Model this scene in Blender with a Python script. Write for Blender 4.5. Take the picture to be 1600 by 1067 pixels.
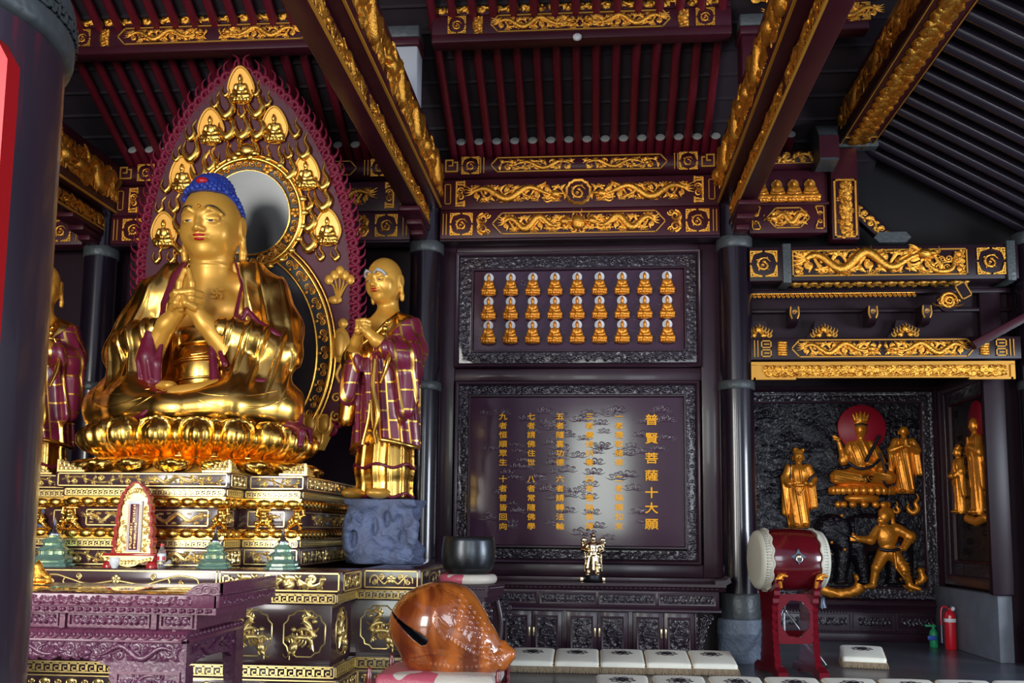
import bpy, bmesh, math, random
import numpy as np
from mathutils import Matrix, Vector

for o in list(bpy.data.objects):
    bpy.data.objects.remove(o)
SC = bpy.context.scene
COL = SC.collection
PI = math.pi

# ---------------------------------------------------------------- camera
F_PX, YAW, PITCH, ROLL, PP_Y = 1500.0, -0.0849377, 0.1154639, 0.0102972, 654.93
CAM_POS = Vector((0.0, 0.0, 1.5))
_fw = Vector((math.sin(YAW) * math.cos(PITCH), math.cos(YAW) * math.cos(PITCH), math.sin(PITCH)))
_rt = Vector((math.cos(YAW), -math.sin(YAW), 0))
_up = _rt.cross(_fw)
_r2 = _rt * math.cos(ROLL) + _up * math.sin(ROLL)
_u2 = -_rt * math.sin(ROLL) + _up * math.cos(ROLL)
cam = bpy.data.objects.new('camera', bpy.data.cameras.new('camera'))
COL.objects.link(cam)
cam.matrix_world = Matrix(((_r2.x, _u2.x, -_fw.x, CAM_POS.x), (_r2.y, _u2.y, -_fw.y, CAM_POS.y),
                           (_r2.z, _u2.z, -_fw.z, CAM_POS.z), (0, 0, 0, 1)))
cam.data.sensor_width = 36.0
cam.data.lens = F_PX / 1600 * 36
cam.data.shift_y = (PP_Y - 533.5) / 1600
cam.data.clip_end = 200
SC.camera = cam

# ---------------------------------------------------------------- light
SC.view_settings.view_transform = 'Standard'
SC.view_settings.look = 'None'
SC.view_settings.exposure = 0.35
SC.view_settings.gamma = 1.0
world = bpy.data.worlds.new('sky')
SC.world = world
world.use_nodes = True
_n = world.node_tree.nodes
_l = world.node_tree.links
_bg = _n['Background']
_tc = _n.new('ShaderNodeTexCoord')
_sx = _n.new('ShaderNodeSeparateXYZ')
_rp = _n.new('ShaderNodeValToRGB')
_l.new(_tc.outputs['Generated'], _sx.inputs[0])
_l.new(_sx.outputs['Z'], _rp.inputs[0])
_rp.color_ramp.elements[0].position = 0.0
_rp.color_ramp.elements[0].color = (0.20, 0.22, 0.26, 1)
_rp.color_ramp.elements[1].position = 0.5
_rp.color_ramp.elements[1].color = (0.50, 0.56, 0.95, 1)
_e = _rp.color_ramp.elements.new(0.06)
_e.color = (0.30, 0.36, 0.34, 1)
_e = _rp.color_ramp.elements.new(0.16)
_e.color = (0.70, 0.76, 1.0, 1)
_l.new(_rp.outputs[0], _bg.inputs[0])
_bg.inputs[1].default_value = 0.50


def daylight(name, loc, target, w, h, power, color=(1, 1, 1)):
    d = bpy.data.lights.new(name, 'AREA')
    d.shape = 'RECTANGLE'
    d.size, d.size_y = w, h
    d.energy = power
    d.color = color
    o = bpy.data.objects.new(name, d)
    COL.objects.link(o)
    o.location = loc
    o.rotation_euler = (Vector(target) - Vector(loc)).to_track_quat('-Z', 'Y').to_euler()
    return o


# daylight falling in through the open doors of the hall front, behind the viewer
daylight('door_daylight', (-6.6, -3.2, 3.0), (-3.0, 9.0, 2.6), 2.6, 4.6, 640, (1.0, 0.97, 0.92))
daylight('door_daylight', (-2.9, -3.2, 3.0), (-2.6, 9.0, 2.2), 1.3, 4.2, 270, (1.0, 0.97, 0.93))
daylight('door_daylight', (0.15, -3.2, 3.1), (0.0, 11.9, 2.7), 1.6, 3.2, 125, (0.90, 1.0, 0.92))
daylight('door_daylight', (4.3, -3.2, 2.7), (2.6, 12.0, 0.8), 2.2, 3.8, 170, (0.82, 0.90, 1.0))
daylight('eave_daylight', (9.5, 5.0, 2.2), (4.2, 10.0, 5.2), 3.0, 2.6, 560, (0.80, 0.88, 1.0))

# ---------------------------------------------------------------- pixels of the photograph to points in the hall
_M = np.array([[_r2.x, _r2.y, _r2.z], [-_u2.x, -_u2.y, -_u2.z], [_fw.x, _fw.y, _fw.z]])


def _ray(x, y):
    return _M.T @ np.array([(x - 800) / F_PX, (y - PP_Y) / F_PX, 1.0])


def atY(x, y, d):
    r = _ray(x, y)
    return Vector(np.array(CAM_POS) + r * (d / r[1]))


def atZ(x, y, h):
    r = _ray(x, y)
    return Vector(np.array(CAM_POS) + r * ((h - 1.5) / r[2]))


# ---------------------------------------------------------------- materials
MATS = {}


def srgb(h):
    h = h.lstrip('#')
    c = [int(h[i:i + 2], 16) / 255 for i in (0, 2, 4)]
    return [x / 12.92 if x <= 0.04045 else ((x + 0.055) / 1.055) ** 2.4 for x in c]


def material(name, col, rough=0.4, metal=0.0, coat=0.0, bump=None, var=0.0, vscale=6.0, spec=0.5, trans=0.0, ior=1.45):
    m = bpy.data.materials.new(name)
    m.use_nodes = True
    nt = m.node_tree
    b = nt.nodes['Principled BSDF']
    if isinstance(col, str):
        col = srgb(col)
    b.inputs['Base Color'].default_value = (*col, 1)
    b.inputs['Roughness'].default_value = rough
    b.inputs['Metallic'].default_value = metal
    b.inputs['Coat Weight'].default_value = coat
    b.inputs['Coat Roughness'].default_value = 0.08
    b.inputs['Specular IOR Level'].default_value = spec
    b.inputs['Transmission Weight'].default_value = trans
    b.inputs['IOR'].default_value = ior
    tc = nt.nodes.new('ShaderNodeTexCoord')
    if var > 0:
        nz = nt.nodes.new('ShaderNodeTexNoise')
        nz.inputs['Scale'].default_value = vscale
        nz.inputs['Detail'].default_value = 5
        nt.links.new(tc.outputs['Object'], nz.inputs['Vector'])
        mx = nt.nodes.new('ShaderNodeMixRGB')
        mx.inputs[1].default_value = (*[c * (1 - var) for c in col], 1)
        mx.inputs[2].default_value = (*[min(1, c * (1 + var)) for c in col], 1)
        nt.links.new(nz.outputs['Fac'], mx.inputs[0])
        nt.links.new(mx.outputs[0], b.inputs['Base Color'])
    if bump:
        kind, scale, strength = bump[:3]
        if kind == 'noise':
            t = nt.nodes.new('ShaderNodeTexNoise')
            t.inputs['Scale'].default_value = scale
            t.inputs['Detail'].default_value = 4
            t.inputs['Distortion'].default_value = bump[3] if len(bump) > 3 else 0
            out = t.outputs['Fac']
        elif kind == 'voronoi':
            t = nt.nodes.new('ShaderNodeTexVoronoi')
            t.feature = 'SMOOTH_F1'
            t.inputs['Scale'].default_value = scale
            out = t.outputs['Distance']
        else:
            t = nt.nodes.new('ShaderNodeTexWave')
            t.inputs['Scale'].default_value = scale
            t.inputs['Distortion'].default_value = 3
            out = t.outputs['Fac']
        nt.links.new(tc.outputs['Object'], t.inputs['Vector'])
        bp = nt.nodes.new('ShaderNodeBump')
        bp.inputs['Strength'].default_value = strength
        bp.inputs['Distance'].default_value = 0.02
        nt.links.new(out, bp.inputs['Height'])
        nt.links.new(bp.outputs[0], b.inputs['Normal'])
    MATS[name] = m
    return m


material('lacquer', (0.046, 0.007, 0.014), 0.38, coat=0.0, spec=0.3, var=0.35, vscale=2.5)
material('lacquer_dark', (0.016, 0.006, 0.011), 0.4, coat=0.0, spec=0.3, var=0.3, vscale=2)
material('column_lacquer', (0.010, 0.006, 0.012), 0.22, coat=0.4, var=0.4, vscale=1.5)
material('rosewood', (0.032, 0.013, 0.022), 0.3, coat=0.15, spec=0.45, var=0.4, vscale=3)
material('rosewood_carved', (0.026, 0.018, 0.026), 0.22, coat=0.5, bump=('voronoi', 24, 1.0), var=0.3)
material('relief_black', (0.007, 0.005, 0.009), 0.2, coat=0.0, spec=0.32, bump=('noise', 11, 1.0, 1.5))
material('panel_lacquer', (0.048, 0.016, 0.036), 0.13, coat=0.4, bump=('noise', 1.0, 0.07), var=0.35, vscale=1.6)
material('table_wood', (0.15, 0.040, 0.080), 0.3, coat=0.35, bump=('noise', 40, 0.18), var=0.35, vscale=9)
material('table_carved', (0.12, 0.035, 0.075), 0.25, coat=0.4, bump=('noise', 26, 0.45, 1.0), var=0.35, vscale=9)
material('table_top', (0.03, 0.02, 0.025), 0.06, coat=0.9)
material('altar_wood', (0.055, 0.022, 0.026), 0.2, coat=0.6, var=0.35, vscale=4)
material('gold', (0.86, 0.50, 0.10), 0.26, metal=1.0, var=0.12, vscale=5)
material('gold_satin', (0.72, 0.37, 0.055), 0.40, metal=0.40, var=0.06, vscale=3, coat=0.15)
material('gold_robe', (0.80, 0.47, 0.10), 0.24, metal=1.0, var=0.16, vscale=4)
material('gold_old', (0.82, 0.38, 0.055), 0.34, metal=0.9, bump=('noise', 70, 0.45), var=0.25, vscale=14)
material('gold_pale_lit', (0.95, 0.68, 0.26), 0.32, metal=0.85, var=0.15, vscale=18)  # gilding paled in its colour for the strong light from the front
material('gold_paint', (0.62, 0.30, 0.04), 0.42, metal=0.4)
material('gold_relief', (0.80, 0.29, 0.028), 0.33, metal=0.6, bump=('noise', 26, 0.25), var=0.2, vscale=8)
material('maroon', (0.13, 0.008, 0.026), 0.34, coat=0.15, var=0.2, vscale=6)
material('maroon_halo', (0.075, 0.010, 0.024), 0.5, coat=0.0, spec=0.35, var=0.2, vscale=5)
material('flame_red', (0.15, 0.006, 0.026), 0.42, coat=0.0, spec=0.25, var=0.25, vscale=8)
material('halo_black', (0.018, 0.018, 0.026), 0.4)
material('mirror_glass', (0.13, 0.135, 0.135), 0.34, metal=1.0, bump=('noise', 2.5, 0.05), var=0.15, vscale=2)
material('hair_blue', (0.020, 0.045, 0.30), 0.45, var=0.35, vscale=20)
material('paint_red', (0.42, 0.008, 0.012), 0.35)
material('paint_black', (0.012, 0.012, 0.02), 0.4)
material('paint_white', (0.75, 0.76, 0.78), 0.4)
material('paint_grey', (0.42, 0.44, 0.48), 0.5)
material('rock_blue', (0.12, 0.15, 0.25), 0.62, bump=('noise', 16, 0.9, 1.5), var=0.45, vscale=5)
material('stone_grey', (0.16, 0.18, 0.21), 0.55, bump=('noise', 30, 0.15), var=0.3, vscale=4)
material('stone_carved', (0.11, 0.14, 0.19), 0.55, bump=('voronoi', 26, 0.5), var=0.35, vscale=8)
material('ring_grey', (0.065, 0.075, 0.08), 0.45, metal=0.2, bump=('voronoi', 26, 0.25), var=0.3)
material('tile_dark', (0.020, 0.014, 0.019), 0.65, spec=0.3, var=0.4, vscale=3)
material('rafter_red', (0.105, 0.007, 0.016), 0.35, coat=0.1, var=0.35, vscale=3)
material('rafter_black', (0.020, 0.014, 0.024), 0.28, coat=0.4, var=0.35, vscale=3)
material('rafter_end', (0.30, 0.31, 0.30), 0.6)
material('halo_red', (0.30, 0.006, 0.02), 0.45)
material('halo_pearl', (0.72, 0.80, 0.88), 0.35)
material('drum_red', (0.095, 0.004, 0.008), 0.18, coat=0.7, var=0.45, vscale=5)
material('drum_skin', (0.60, 0.58, 0.47), 0.5, var=0.08)
material('stand_red', (0.15, 0.005, 0.012), 0.22, coat=0.6, var=0.25)
material('cushion_cream', (0.92, 0.92, 0.78), 0.7, bump=('noise', 14, 0.12), var=0.08)
material('fringe', (0.36, 0.27, 0.17), 0.8, bump=('wave', 30, 0.4), var=0.4, vscale=60)
material('extinguisher_red', (0.62, 0.012, 0.025), 0.25, coat=0.5)
material('green_plastic', (0.02, 0.32, 0.12), 0.4)
material('blue_plastic', (0.03, 0.10, 0.45), 0.4)
material('bronze', (0.055, 0.060, 0.065), 0.3, metal=0.85, bump=('noise', 90, 0.05), var=0.35, vscale=10)
material('chrome', (0.75, 0.77, 0.8), 0.2, metal=1.0)
material('steel_dark', (0.12, 0.14, 0.17), 0.3, metal=0.9)
material('fabric_pink', (0.55, 0.13, 0.18), 0.5, coat=0.2, bump=('noise', 40, 0.15), var=0.25, vscale=12)
material('fabric_pale', (0.62, 0.58, 0.50), 0.5, coat=0.2, bump=('noise', 40, 0.15), var=0.2, vscale=12)
material('glass_green', (0.50, 0.86, 0.70), 0.06, trans=0.75, ior=1.4, coat=0.3)
material('glass_clear', (0.90, 0.94, 0.97), 0.04, trans=0.9, ior=1.33)
material('porcelain', (0.80, 0.84, 0.84), 0.15, coat=0.5)
material('tablet_red', (0.42, 0.02, 0.02), 0.18, coat=0.7)
material('inscription_gold', (1.0, 0.46, 0.03), 0.6, spec=0.1)
material('brass', (0.75, 0.62, 0.36), 0.3, metal=1.0)
material('statue_gold', (0.95, 0.72, 0.45), 0.12, metal=1.0, var=0.2, vscale=20)
material('painted_shade', (0.004, 0.003, 0.005), 0.8)


def wood_material(name, dark, light, scale, rough, coat):
    m = bpy.data.materials.new(name)
    m.use_nodes = True
    nt = m.node_tree
    b = nt.nodes['Principled BSDF']
    tc = nt.nodes.new('ShaderNodeTexCoord')
    mp = nt.nodes.new('ShaderNodeMapping')
    mp.inputs['Scale'].default_value = scale
    nz = nt.nodes.new('ShaderNodeTexNoise')
    nz.inputs['Scale'].default_value = 3.0
    nz.inputs['Detail'].default_value = 6
    nz.inputs['Distortion'].default_value = 1.1
    rp = nt.nodes.new('ShaderNodeValToRGB')
    rp.color_ramp.elements[0].position = 0.38
    rp.color_ramp.elements[0].color = (*dark, 1)
    rp.color_ramp.elements[1].position = 0.62
    rp.color_ramp.elements[1].color = (*light, 1)
    nt.links.new(tc.outputs['Object'], mp.inputs[0])
    nt.links.new(mp.outputs[0], nz.inputs['Vector'])
    nt.links.new(nz.outputs['Fac'], rp.inputs[0])
    nt.links.new(rp.outputs[0], b.inputs['Base Color'])
    b.inputs['Roughness'].default_value = rough
    b.inputs['Coat Weight'].default_value = coat
    b.inputs['Coat Roughness'].default_value = 0.05
    MATS[name] = m


wood_material('fish_wood', (0.15, 0.028, 0.006), (0.50, 0.135, 0.020), (1.6, 1.0, .35), 0.22, 0.9)


def stained_column():
    m = material('column_front', (0.030, 0.018, 0.030), 0.34, coat=0.2)
    nt = m.node_tree
    b = nt.nodes['Principled BSDF']
    tc = nt.nodes.new('ShaderNodeTexCoord')
    mp = nt.nodes.new('ShaderNodeMapping')
    mp.inputs['Scale'].default_value = (9, 9, .9)
    nz = nt.nodes.new('ShaderNodeTexNoise')
    nz.inputs['Scale'].default_value = 1.3
    nz.inputs['Detail'].default_value = 6
    rp = nt.nodes.new('ShaderNodeValToRGB')
    rp.color_ramp.elements[0].position = .56
    rp.color_ramp.elements[0].color = (0.032, 0.020, 0.034, 1)
    rp.color_ramp.elements[1].position = .70
    rp.color_ramp.elements[1].color = (0.16, 0.012, 0.03, 1)
    nt.links.new(tc.outputs['Object'], mp.inputs[0])
    nt.links.new(mp.outputs[0], nz.inputs['Vector'])
    nt.links.new(nz.outputs['Fac'], rp.inputs[0])
    nt.links.new(rp.outputs[0], b.inputs['Base Color'])


stained_column()


def floor_material():
    m = bpy.data.materials.new('floor_stone')
    m.use_nodes = True
    nt = m.node_tree
    b = nt.nodes['Principled BSDF']
    tc = nt.nodes.new('ShaderNodeTexCoord')
    br = nt.nodes.new('ShaderNodeTexBrick')
    br.inputs['Scale'].default_value = 1.0
    br.inputs['Brick Width'].default_value = 0.8
    br.inputs['Row Height'].default_value = 0.8
    br.inputs['Mortar Size'].default_value = 0.006
    br.offset = 0.0
    br.inputs['Color1'].default_value = (0.15, 0.17, 0.195, 1)
    br.inputs['Color2'].default_value = (0.085, 0.098, 0.115, 1)
    br.inputs['Mortar'].default_value = (0.10, 0.105, 0.11, 1)
    nt.links.new(tc.outputs['Object'], br.inputs['Vector'])
    nz = nt.nodes.new('ShaderNodeTexNoise')
    nz.inputs['Scale'].default_value = 2.5
    nz.inputs['Detail'].default_value = 5
    nt.links.new(tc.outputs['Object'], nz.inputs['Vector'])
    mx = nt.nodes.new('ShaderNodeMixRGB')
    mx.blend_type = 'MULTIPLY'
    mx.inputs[0].default_value = 0.6
    nt.links.new(br.outputs['Color'], mx.inputs[1])
    nt.links.new(nz.outputs['Color'], mx.inputs[2])
    nt.links.new(mx.outputs[0], b.inputs['Base Color'])
    b.inputs['Roughness'].default_value = 0.28
    MATS['floor_stone'] = m


floor_material()


# ---------------------------------------------------------------- mesh helpers
class MB:
    """collects shapes and links them as one mesh object"""

    def __init__(self):
        self.v, self.f, self.n = [], [], 0

    def add(self, verts, faces):
        verts = np.asarray(verts, float).reshape(-1, 3)
        n = self.n
        self.v.append(verts)
        self.f.extend([tuple(i + n for i in q) for q in faces])
        self.n += len(verts)
        return self

    def merge(self, other, mat=None):
        for v in [np.concatenate(other.v)] if other.v else []:
            if mat is not None:
                v = v @ np.array(mat.to_3x3()).T + np.array(mat.translation)
            self.add(v, other.f)
        return self

    def box(self, x0, x1, y0, y1, z0, z1, bev=0.0):
        if bev <= 0:
            self.add([(x, y, z) for x in (x0, x1) for y in (y0, y1) for z in (z0, z1)],
                     [(0, 1, 3, 2), (4, 6, 7, 5), (0, 4, 5, 1), (2, 3, 7, 6), (0, 2, 6, 4), (1, 5, 7, 3)])
        else:
            bm = bmesh.new()
            bmesh.ops.create_cube(bm, size=1)
            for v in bm.verts:
                v.co = ((x0 + x1) / 2 + v.co.x * (x1 - x0), (y0 + y1) / 2 + v.co.y * (y1 - y0), (z0 + z1) / 2 + v.co.z * (z1 - z0))
            bmesh.ops.bevel(bm, geom=bm.edges[:], offset=bev, segments=2, profile=0.5, affect='EDGES')
            bm.verts.index_update()
            self.add([v.co[:] for v in bm.verts], [[v.index for v in f.verts] for f in bm.faces])
            bm.free()
        return self

    def prism(self, poly, d0, d1, axis='y'):
        """closed outline extruded along an axis: 'y' outline in xz, 'x' outline in yz, 'z' outline in xy"""
        n = len(poly)

        def p(a, b, d):
            return {'y': (a, d, b), 'x': (d, a, b), 'z': (a, b, d)}[axis]
        vs = [p(a, b, d0) for a, b in poly] + [p(a, b, d1) for a, b in poly]
        fs = [(i, (i + 1) % n, n + (i + 1) % n, n + i) for i in range(n)]
        fs += [tuple(range(n))[::-1], tuple(range(n, 2 * n))]
        return self.add(vs, fs)

    def ring_prism(self, outer, inner, d0, d1, axis='y'):
        n = len(outer)

        def p(a, b, d):
            return {'y': (a, d, b), 'x': (d, a, b), 'z': (a, b, d)}[axis]
        vs = [p(a, b, d) for L in (outer, inner) for d in (d0, d1) for a, b in L]
        fs = []
        for i in range(n):
            j = (i + 1) % n
            fs += [(i, j, n + j, n + i), (2 * n + j, 2 * n + i, 3 * n + i, 3 * n + j), (j, i, 2 * n + i, 2 * n + j), (n + i, n + j, 3 * n + j, 3 * n + i)]
        return self.add(vs, fs)

    def lathe(self, prof, c=(0, 0, 0), n=32, axis='z', sq=None):
        """profile of (radius, height)"""
        vs = []
        for r, h in prof:
            for k in range(n):
                a = 2 * PI * k / n
                x, y = r * math.cos(a), r * math.sin(a)
                vs.append({'z': (c[0] + x, c[1] + y, c[2] + h), 'x': (c[0] + h, c[1] + x, c[2] + y), 'y': (c[0] + x, c[1] + h, c[2] + y)}[axis])
        fs = []
        for i in range(len(prof) - 1):
            for k in range(n):
                a, b = i * n + k, i * n + (k + 1) % n
                fs.append((a, b, b + n, a + n))
        if prof[0][0] > 1e-6:
            fs.append(tuple(range(n))[::-1])
        if prof[-1][0] > 1e-6:
            m = (len(prof) - 1) * n
            fs.append(tuple(range(m, m + n)))
        return self.add(vs, fs)

    def ball(self, c, r, nu=12, nv=8, rot=None):
        if not hasattr(r, '__len__'):
            r = (r, r, r)
        vs = [(0, 0, -1)]
        for i in range(1, nv):
            t = PI * i / nv - PI / 2
            for k in range(nu):
                a = 2 * PI * k / nu
                vs.append((math.cos(t) * math.cos(a), math.cos(t) * math.sin(a), math.sin(t)))
        vs.append((0, 0, 1))
        vs = np.array(vs) * np.array(r)
        if rot is not None:
            vs = vs @ np.array(rot).T
        vs = vs + np.array(c)
        fs = [(0, 1 + (k + 1) % nu, 1 + k) for k in range(nu)]
        for i in range(nv - 2):
            for k in range(nu):
                a, b = 1 + i * nu + k, 1 + i * nu + (k + 1) % nu
                fs.append((a, b, b + nu, a + nu))
        m = 1 + (nv - 2) * nu
        fs += [(m + k, m + (k + 1) % nu, len(vs) - 1) for k in range(nu)]
        return self.add(vs, fs)

    def tube(self, pts, r, n=8, closed=False, flat=1.0, plane=None):
        """swept tube; r a number or one per point; plane: fixed binormal for curves lying in a plane, flat scales along it"""
        P = np.asarray(pts, float)
        m = len(P)
        R = np.full(m, r, float) if not hasattr(r, '__len__') else np.asarray(r, float)
        T = np.zeros_like(P)
        if closed:
            T = np.roll(P, -1, 0) - np.roll(P, 1, 0)
        else:
            T[1:-1] = P[2:] - P[:-2]
            T[0], T[-1] = P[1] - P[0], P[-1] - P[-2]
        T /= np.maximum(np.linalg.norm(T, axis=1, keepdims=True), 1e-9)
        if plane is not None:
            B = np.tile(np.asarray(plane, float), (m, 1))
            N = np.cross(B, T)
            N /= np.maximum(np.linalg.norm(N, axis=1, keepdims=True), 1e-9)
        else:
            N = np.zeros_like(P)
            u = np.array([0, 0, 1.0]) if abs(T[0][2]) < 0.9 else np.array([1.0, 0, 0])
            u = u - T[0] * (u @ T[0])
            N[0] = u / np.linalg.norm(u)
            for i in range(1, m):
                u = N[i - 1] - T[i] * (N[i - 1] @ T[i])
                N[i] = u / max(np.linalg.norm(u), 1e-9)
            B = np.cross(T, N)
        a = np.arange(n) * 2 * PI / n
        vs = P[:, None, :] + R[:, None, None] * (np.cos(a)[None, :, None] * N[:, None, :] + flat * np.sin(a)[None, :, None] * B[:, None, :])
        fs = []
        for i in range(m if closed else m - 1):
            j = (i + 1) % m
            for k in range(n):
                q = (k + 1) % n
                fs.append((i * n + k, i * n + q, j * n + q, j * n + k))
        if not closed:
            fs += [tuple(range(n))[::-1], tuple(range((m - 1) * n, m * n))]
        return self.add(vs.reshape(-1, 3), fs)

    def data(self, name, mat, smooth=True):
        me = bpy.data.meshes.new(name)
        V = np.concatenate(self.v) if self.v else np.zeros((0, 3))
        me.from_pydata(V.tolist(), [], self.f)
        me.materials.append(MATS[mat])
        if smooth:
            me.polygons.foreach_set('use_smooth', [True] * len(me.polygons))
            try:
                me.set_sharp_from_angle(angle=1.12)
            except Exception:
                pass
        me.update()
        return me

    def build(self, name, mat, parent=None, loc=(0, 0, 0), rot=(0, 0, 0), smooth=True):
        return link(name, self.data(name, mat, smooth), parent, loc, rot)


def link(name, me, parent=None, loc=(0, 0, 0), rot=(0, 0, 0), scale=(1, 1, 1)):
    o = bpy.data.objects.new(name, me)
    COL.objects.link(o)
    o.parent = parent
    o.location, o.rotation_euler, o.scale = loc, rot, scale
    return o


def tag(o, label, cat, group=None, kind=None):
    o['label'], o['category'] = label, cat
    if group:
        o['group'] = group
    if kind:
        o['kind'] = kind
    return o


def thing(name, label, cat, loc=(0, 0, 0), rot=(0, 0, 0), group=None):
    return tag(link(name, None, None, loc, rot), label, cat, group)


def structure(o):
    o['kind'] = 'structure'
    return o


def copy_tree(o, loc=None, rot=None, label=None, parent=None, scale=None):
    c = o.copy()
    COL.objects.link(c)
    c.parent = parent
    if loc is not None:
        c.location = loc
    if rot is not None:
        c.rotation_euler = rot
    if scale is not None:
        c.scale = scale
    if label:
        c['label'] = label
    for ch in list(o.children):
        copy_tree(ch, parent=c)
    return c


# ---------------------------------------------------------------- sculpting with distance fields
class Sculpt:
    def __init__(self, lo, hi, res):
        self.res = res
        self.lo = np.array(lo, float)
        n = np.ceil((np.array(hi) - self.lo) / res).astype(int) + 1
        self.n = n
        self.ax = [self.lo[i] + np.arange(n[i]) * res for i in range(3)]
        self.D = np.full(n, 1.0, np.float32)
        self.I = np.zeros(n, np.int8)

    def sub(self, lo, hi):
        s = []
        for i in range(3):
            a = max(0, int((lo[i] - self.lo[i]) / self.res))
            b = min(self.n[i], int((hi[i] - self.lo[i]) / self.res) + 2)
            if b <= a:
                return None, None
            s.append(slice(a, b))
        g = np.meshgrid(self.ax[0][s[0]], self.ax[1][s[1]], self.ax[2][s[2]], indexing='ij', sparse=True)
        return tuple(s), g

    def op(self, fn, lo, hi, k=0.0, mat=0, cut=False, disp=None):
        m = k + 4 * self.res + (0.05 if disp else 0)
        s, g = self.sub(np.array(lo) - m, np.array(hi) + m)
        if s is None:
            return self
        d = fn(*g)
        if disp is not None:
            d = d + disp(*g)
        d = np.broadcast_to(d, self.D[s].shape).astype(np.float32)
        D = self.D[s]
        if cut:
            d = -d
            if k > 0:
                h = np.clip(0.5 - 0.5 * (D - d) / k, 0, 1)
                self.D[s] = D + (d - D) * h + k * h * (1 - h)
            else:
                self.D[s] = np.maximum(D, d)
            if mat:
                self.I[s] = np.where(d > D - 1e-4, mat, self.I[s])
            return self
        self.I[s] = np.where(d < D, mat, self.I[s])
        if k > 0:
            h = np.clip(0.5 + 0.5 * (D - d) / k, 0, 1)
            self.D[s] = D + (d - D) * h - k * h * (1 - h)
        else:
            self.D[s] = np.minimum(D, d)
        return self

    def ball(self, c, r, k=0.0, mat=0, cut=False, disp=None, rot=None):
        if not hasattr(r, '__len__'):
            r = (r, r, r)
        c, r = np.array(c, float), np.array(r, float)
        big = r if rot is None else np.full(3, r.max())
        R = None if rot is None else np.array(rot)

        def fn(x, y, z):
            x, y, z = x - c[0], y - c[1], z - c[2]
            if R is not None:
                x, y, z = R[0, 0] * x + R[1, 0] * y + R[2, 0] * z, R[0, 1] * x + R[1, 1] * y + R[2, 1] * z, R[0, 2] * x + R[1, 2] * y + R[2, 2] * z
            k0 = np.sqrt((x / r[0]) ** 2 + (y / r[1]) ** 2 + (z / r[2]) ** 2)
            k1 = np.sqrt((x / r[0] ** 2) ** 2 + (y / r[1] ** 2) ** 2 + (z / r[2] ** 2) ** 2)
            return k0 * (k0 - 1) / np.maximum(k1, 1e-6)
        return self.op(fn, c - big, c + big, k, mat, cut, disp)

    def cap(self, a, b, ra, rb=None, k=0.0, mat=0, cut=False, disp=None, sq=(1, 1, 1)):
        """tapered capsule; sq squashes space about the segment"""
        rb = ra if rb is None else rb
        a, b = np.array(a, float), np.array(b, float)
        q = np.array(sq, float)
        m = max(ra, rb)
        ab = (b - a) / q
        L2 = max(ab @ ab, 1e-9)

        def fn(x, y, z):
            px, py, pz = (x - a[0]) / q[0], (y - a[1]) / q[1], (z - a[2]) / q[2]
            h = np.clip((px * ab[0] + py * ab[1] + pz * ab[2]) / L2, 0, 1)
            d = np.sqrt((px - h * ab[0]) ** 2 + (py - h * ab[1]) ** 2 + (pz - h * ab[2]) ** 2)
            return (d - (ra + (rb - ra) * h)) * q.min()
        e = m * q.max()
        return self.op(fn, np.minimum(a, b) - e, np.maximum(a, b) + e, k, mat, cut, disp)

    def path(self, pts, rs, k=0.0, mat=0, cut=False, kk=None, sq=(1, 1, 1), disp=None):
        if not hasattr(rs, '__len__'):
            rs = [rs] * len(pts)
        for i in range(len(pts) - 1):
            self.cap(pts[i], pts[i + 1], rs[i], rs[i + 1], k if i == 0 or kk is None else kk, mat, cut, sq=sq, disp=disp)
        return self

    def box(self, c, h, r=0.0, k=0.0, mat=0, cut=False, rot=None, disp=None):
        c, h = np.array(c, float), np.array(h, float)
        R = None if rot is None else np.array(rot)
        big = h if rot is None else np.full(3, np.linalg.norm(h))

        def fn(x, y, z):
            x, y, z = x - c[0], y - c[1], z - c[2]
            if R is not None:
                x, y, z = R[0, 0] * x + R[1, 0] * y + R[2, 0] * z, R[0, 1] * x + R[1, 1] * y + R[2, 1] * z, R[0, 2] * x + R[1, 2] * y + R[2, 2] * z
            qx, qy, qz = np.abs(x) - h[0] + r, np.abs(y) - h[1] + r, np.abs(z) - h[2] + r
            o = np.sqrt(np.maximum(qx, 0) ** 2 + np.maximum(qy, 0) ** 2 + np.maximum(qz, 0) ** 2)
            return o + np.minimum(np.maximum(np.maximum(qx, qy), qz), 0) - r
        return self.op(fn, c - big, c + big, k, mat, cut, disp)

    def front(self, x, z):
        """y of the first solid met when looking along +y at (x, z)"""
        i = int(round((x - self.lo[0]) / self.res))
        k = int(round((z - self.lo[2]) / self.res))
        if not (0 <= i < self.n[0] and 0 <= k < self.n[2]):
            return None
        w = np.nonzero(self.D[i, :, k] < 0)[0]
        return None if not len(w) else float(self.lo[1] + w[0] * self.res)

    def studs(self, pts, k=.006, sink=.35):
        """low bumps set on the front surface: (x, z, rx, rz, depth)"""
        ys = [self.front(p[0], p[1]) for p in pts]
        for (x, z, rx, rz, d), y in zip(pts, ys):
            if y is not None:
                self.ball((x, y + d * sink, z), (rx, d, rz), k)
        return self

    def mesh(self, name, mats, recolor=None):
        D = self.D
        S = D < 0
        c = S[:-1, :-1, :-1].astype(np.int8)
        cnt = np.zeros(c.shape, np.int8)
        for i in (0, 1):
            for j in (0, 1):
                for l in (0, 1):
                    cnt += S[i:i + c.shape[0], j:j + c.shape[1], l:l + c.shape[2]]
        act = np.argwhere((cnt > 0) & (cnt < 8))
        idx = np.full(c.shape, -1, np.int32)
        idx[act[:, 0], act[:, 1], act[:, 2]] = np.arange(len(act))
        corners = [(i, j, l) for i in (0, 1) for j in (0, 1) for l in (0, 1)]
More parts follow.
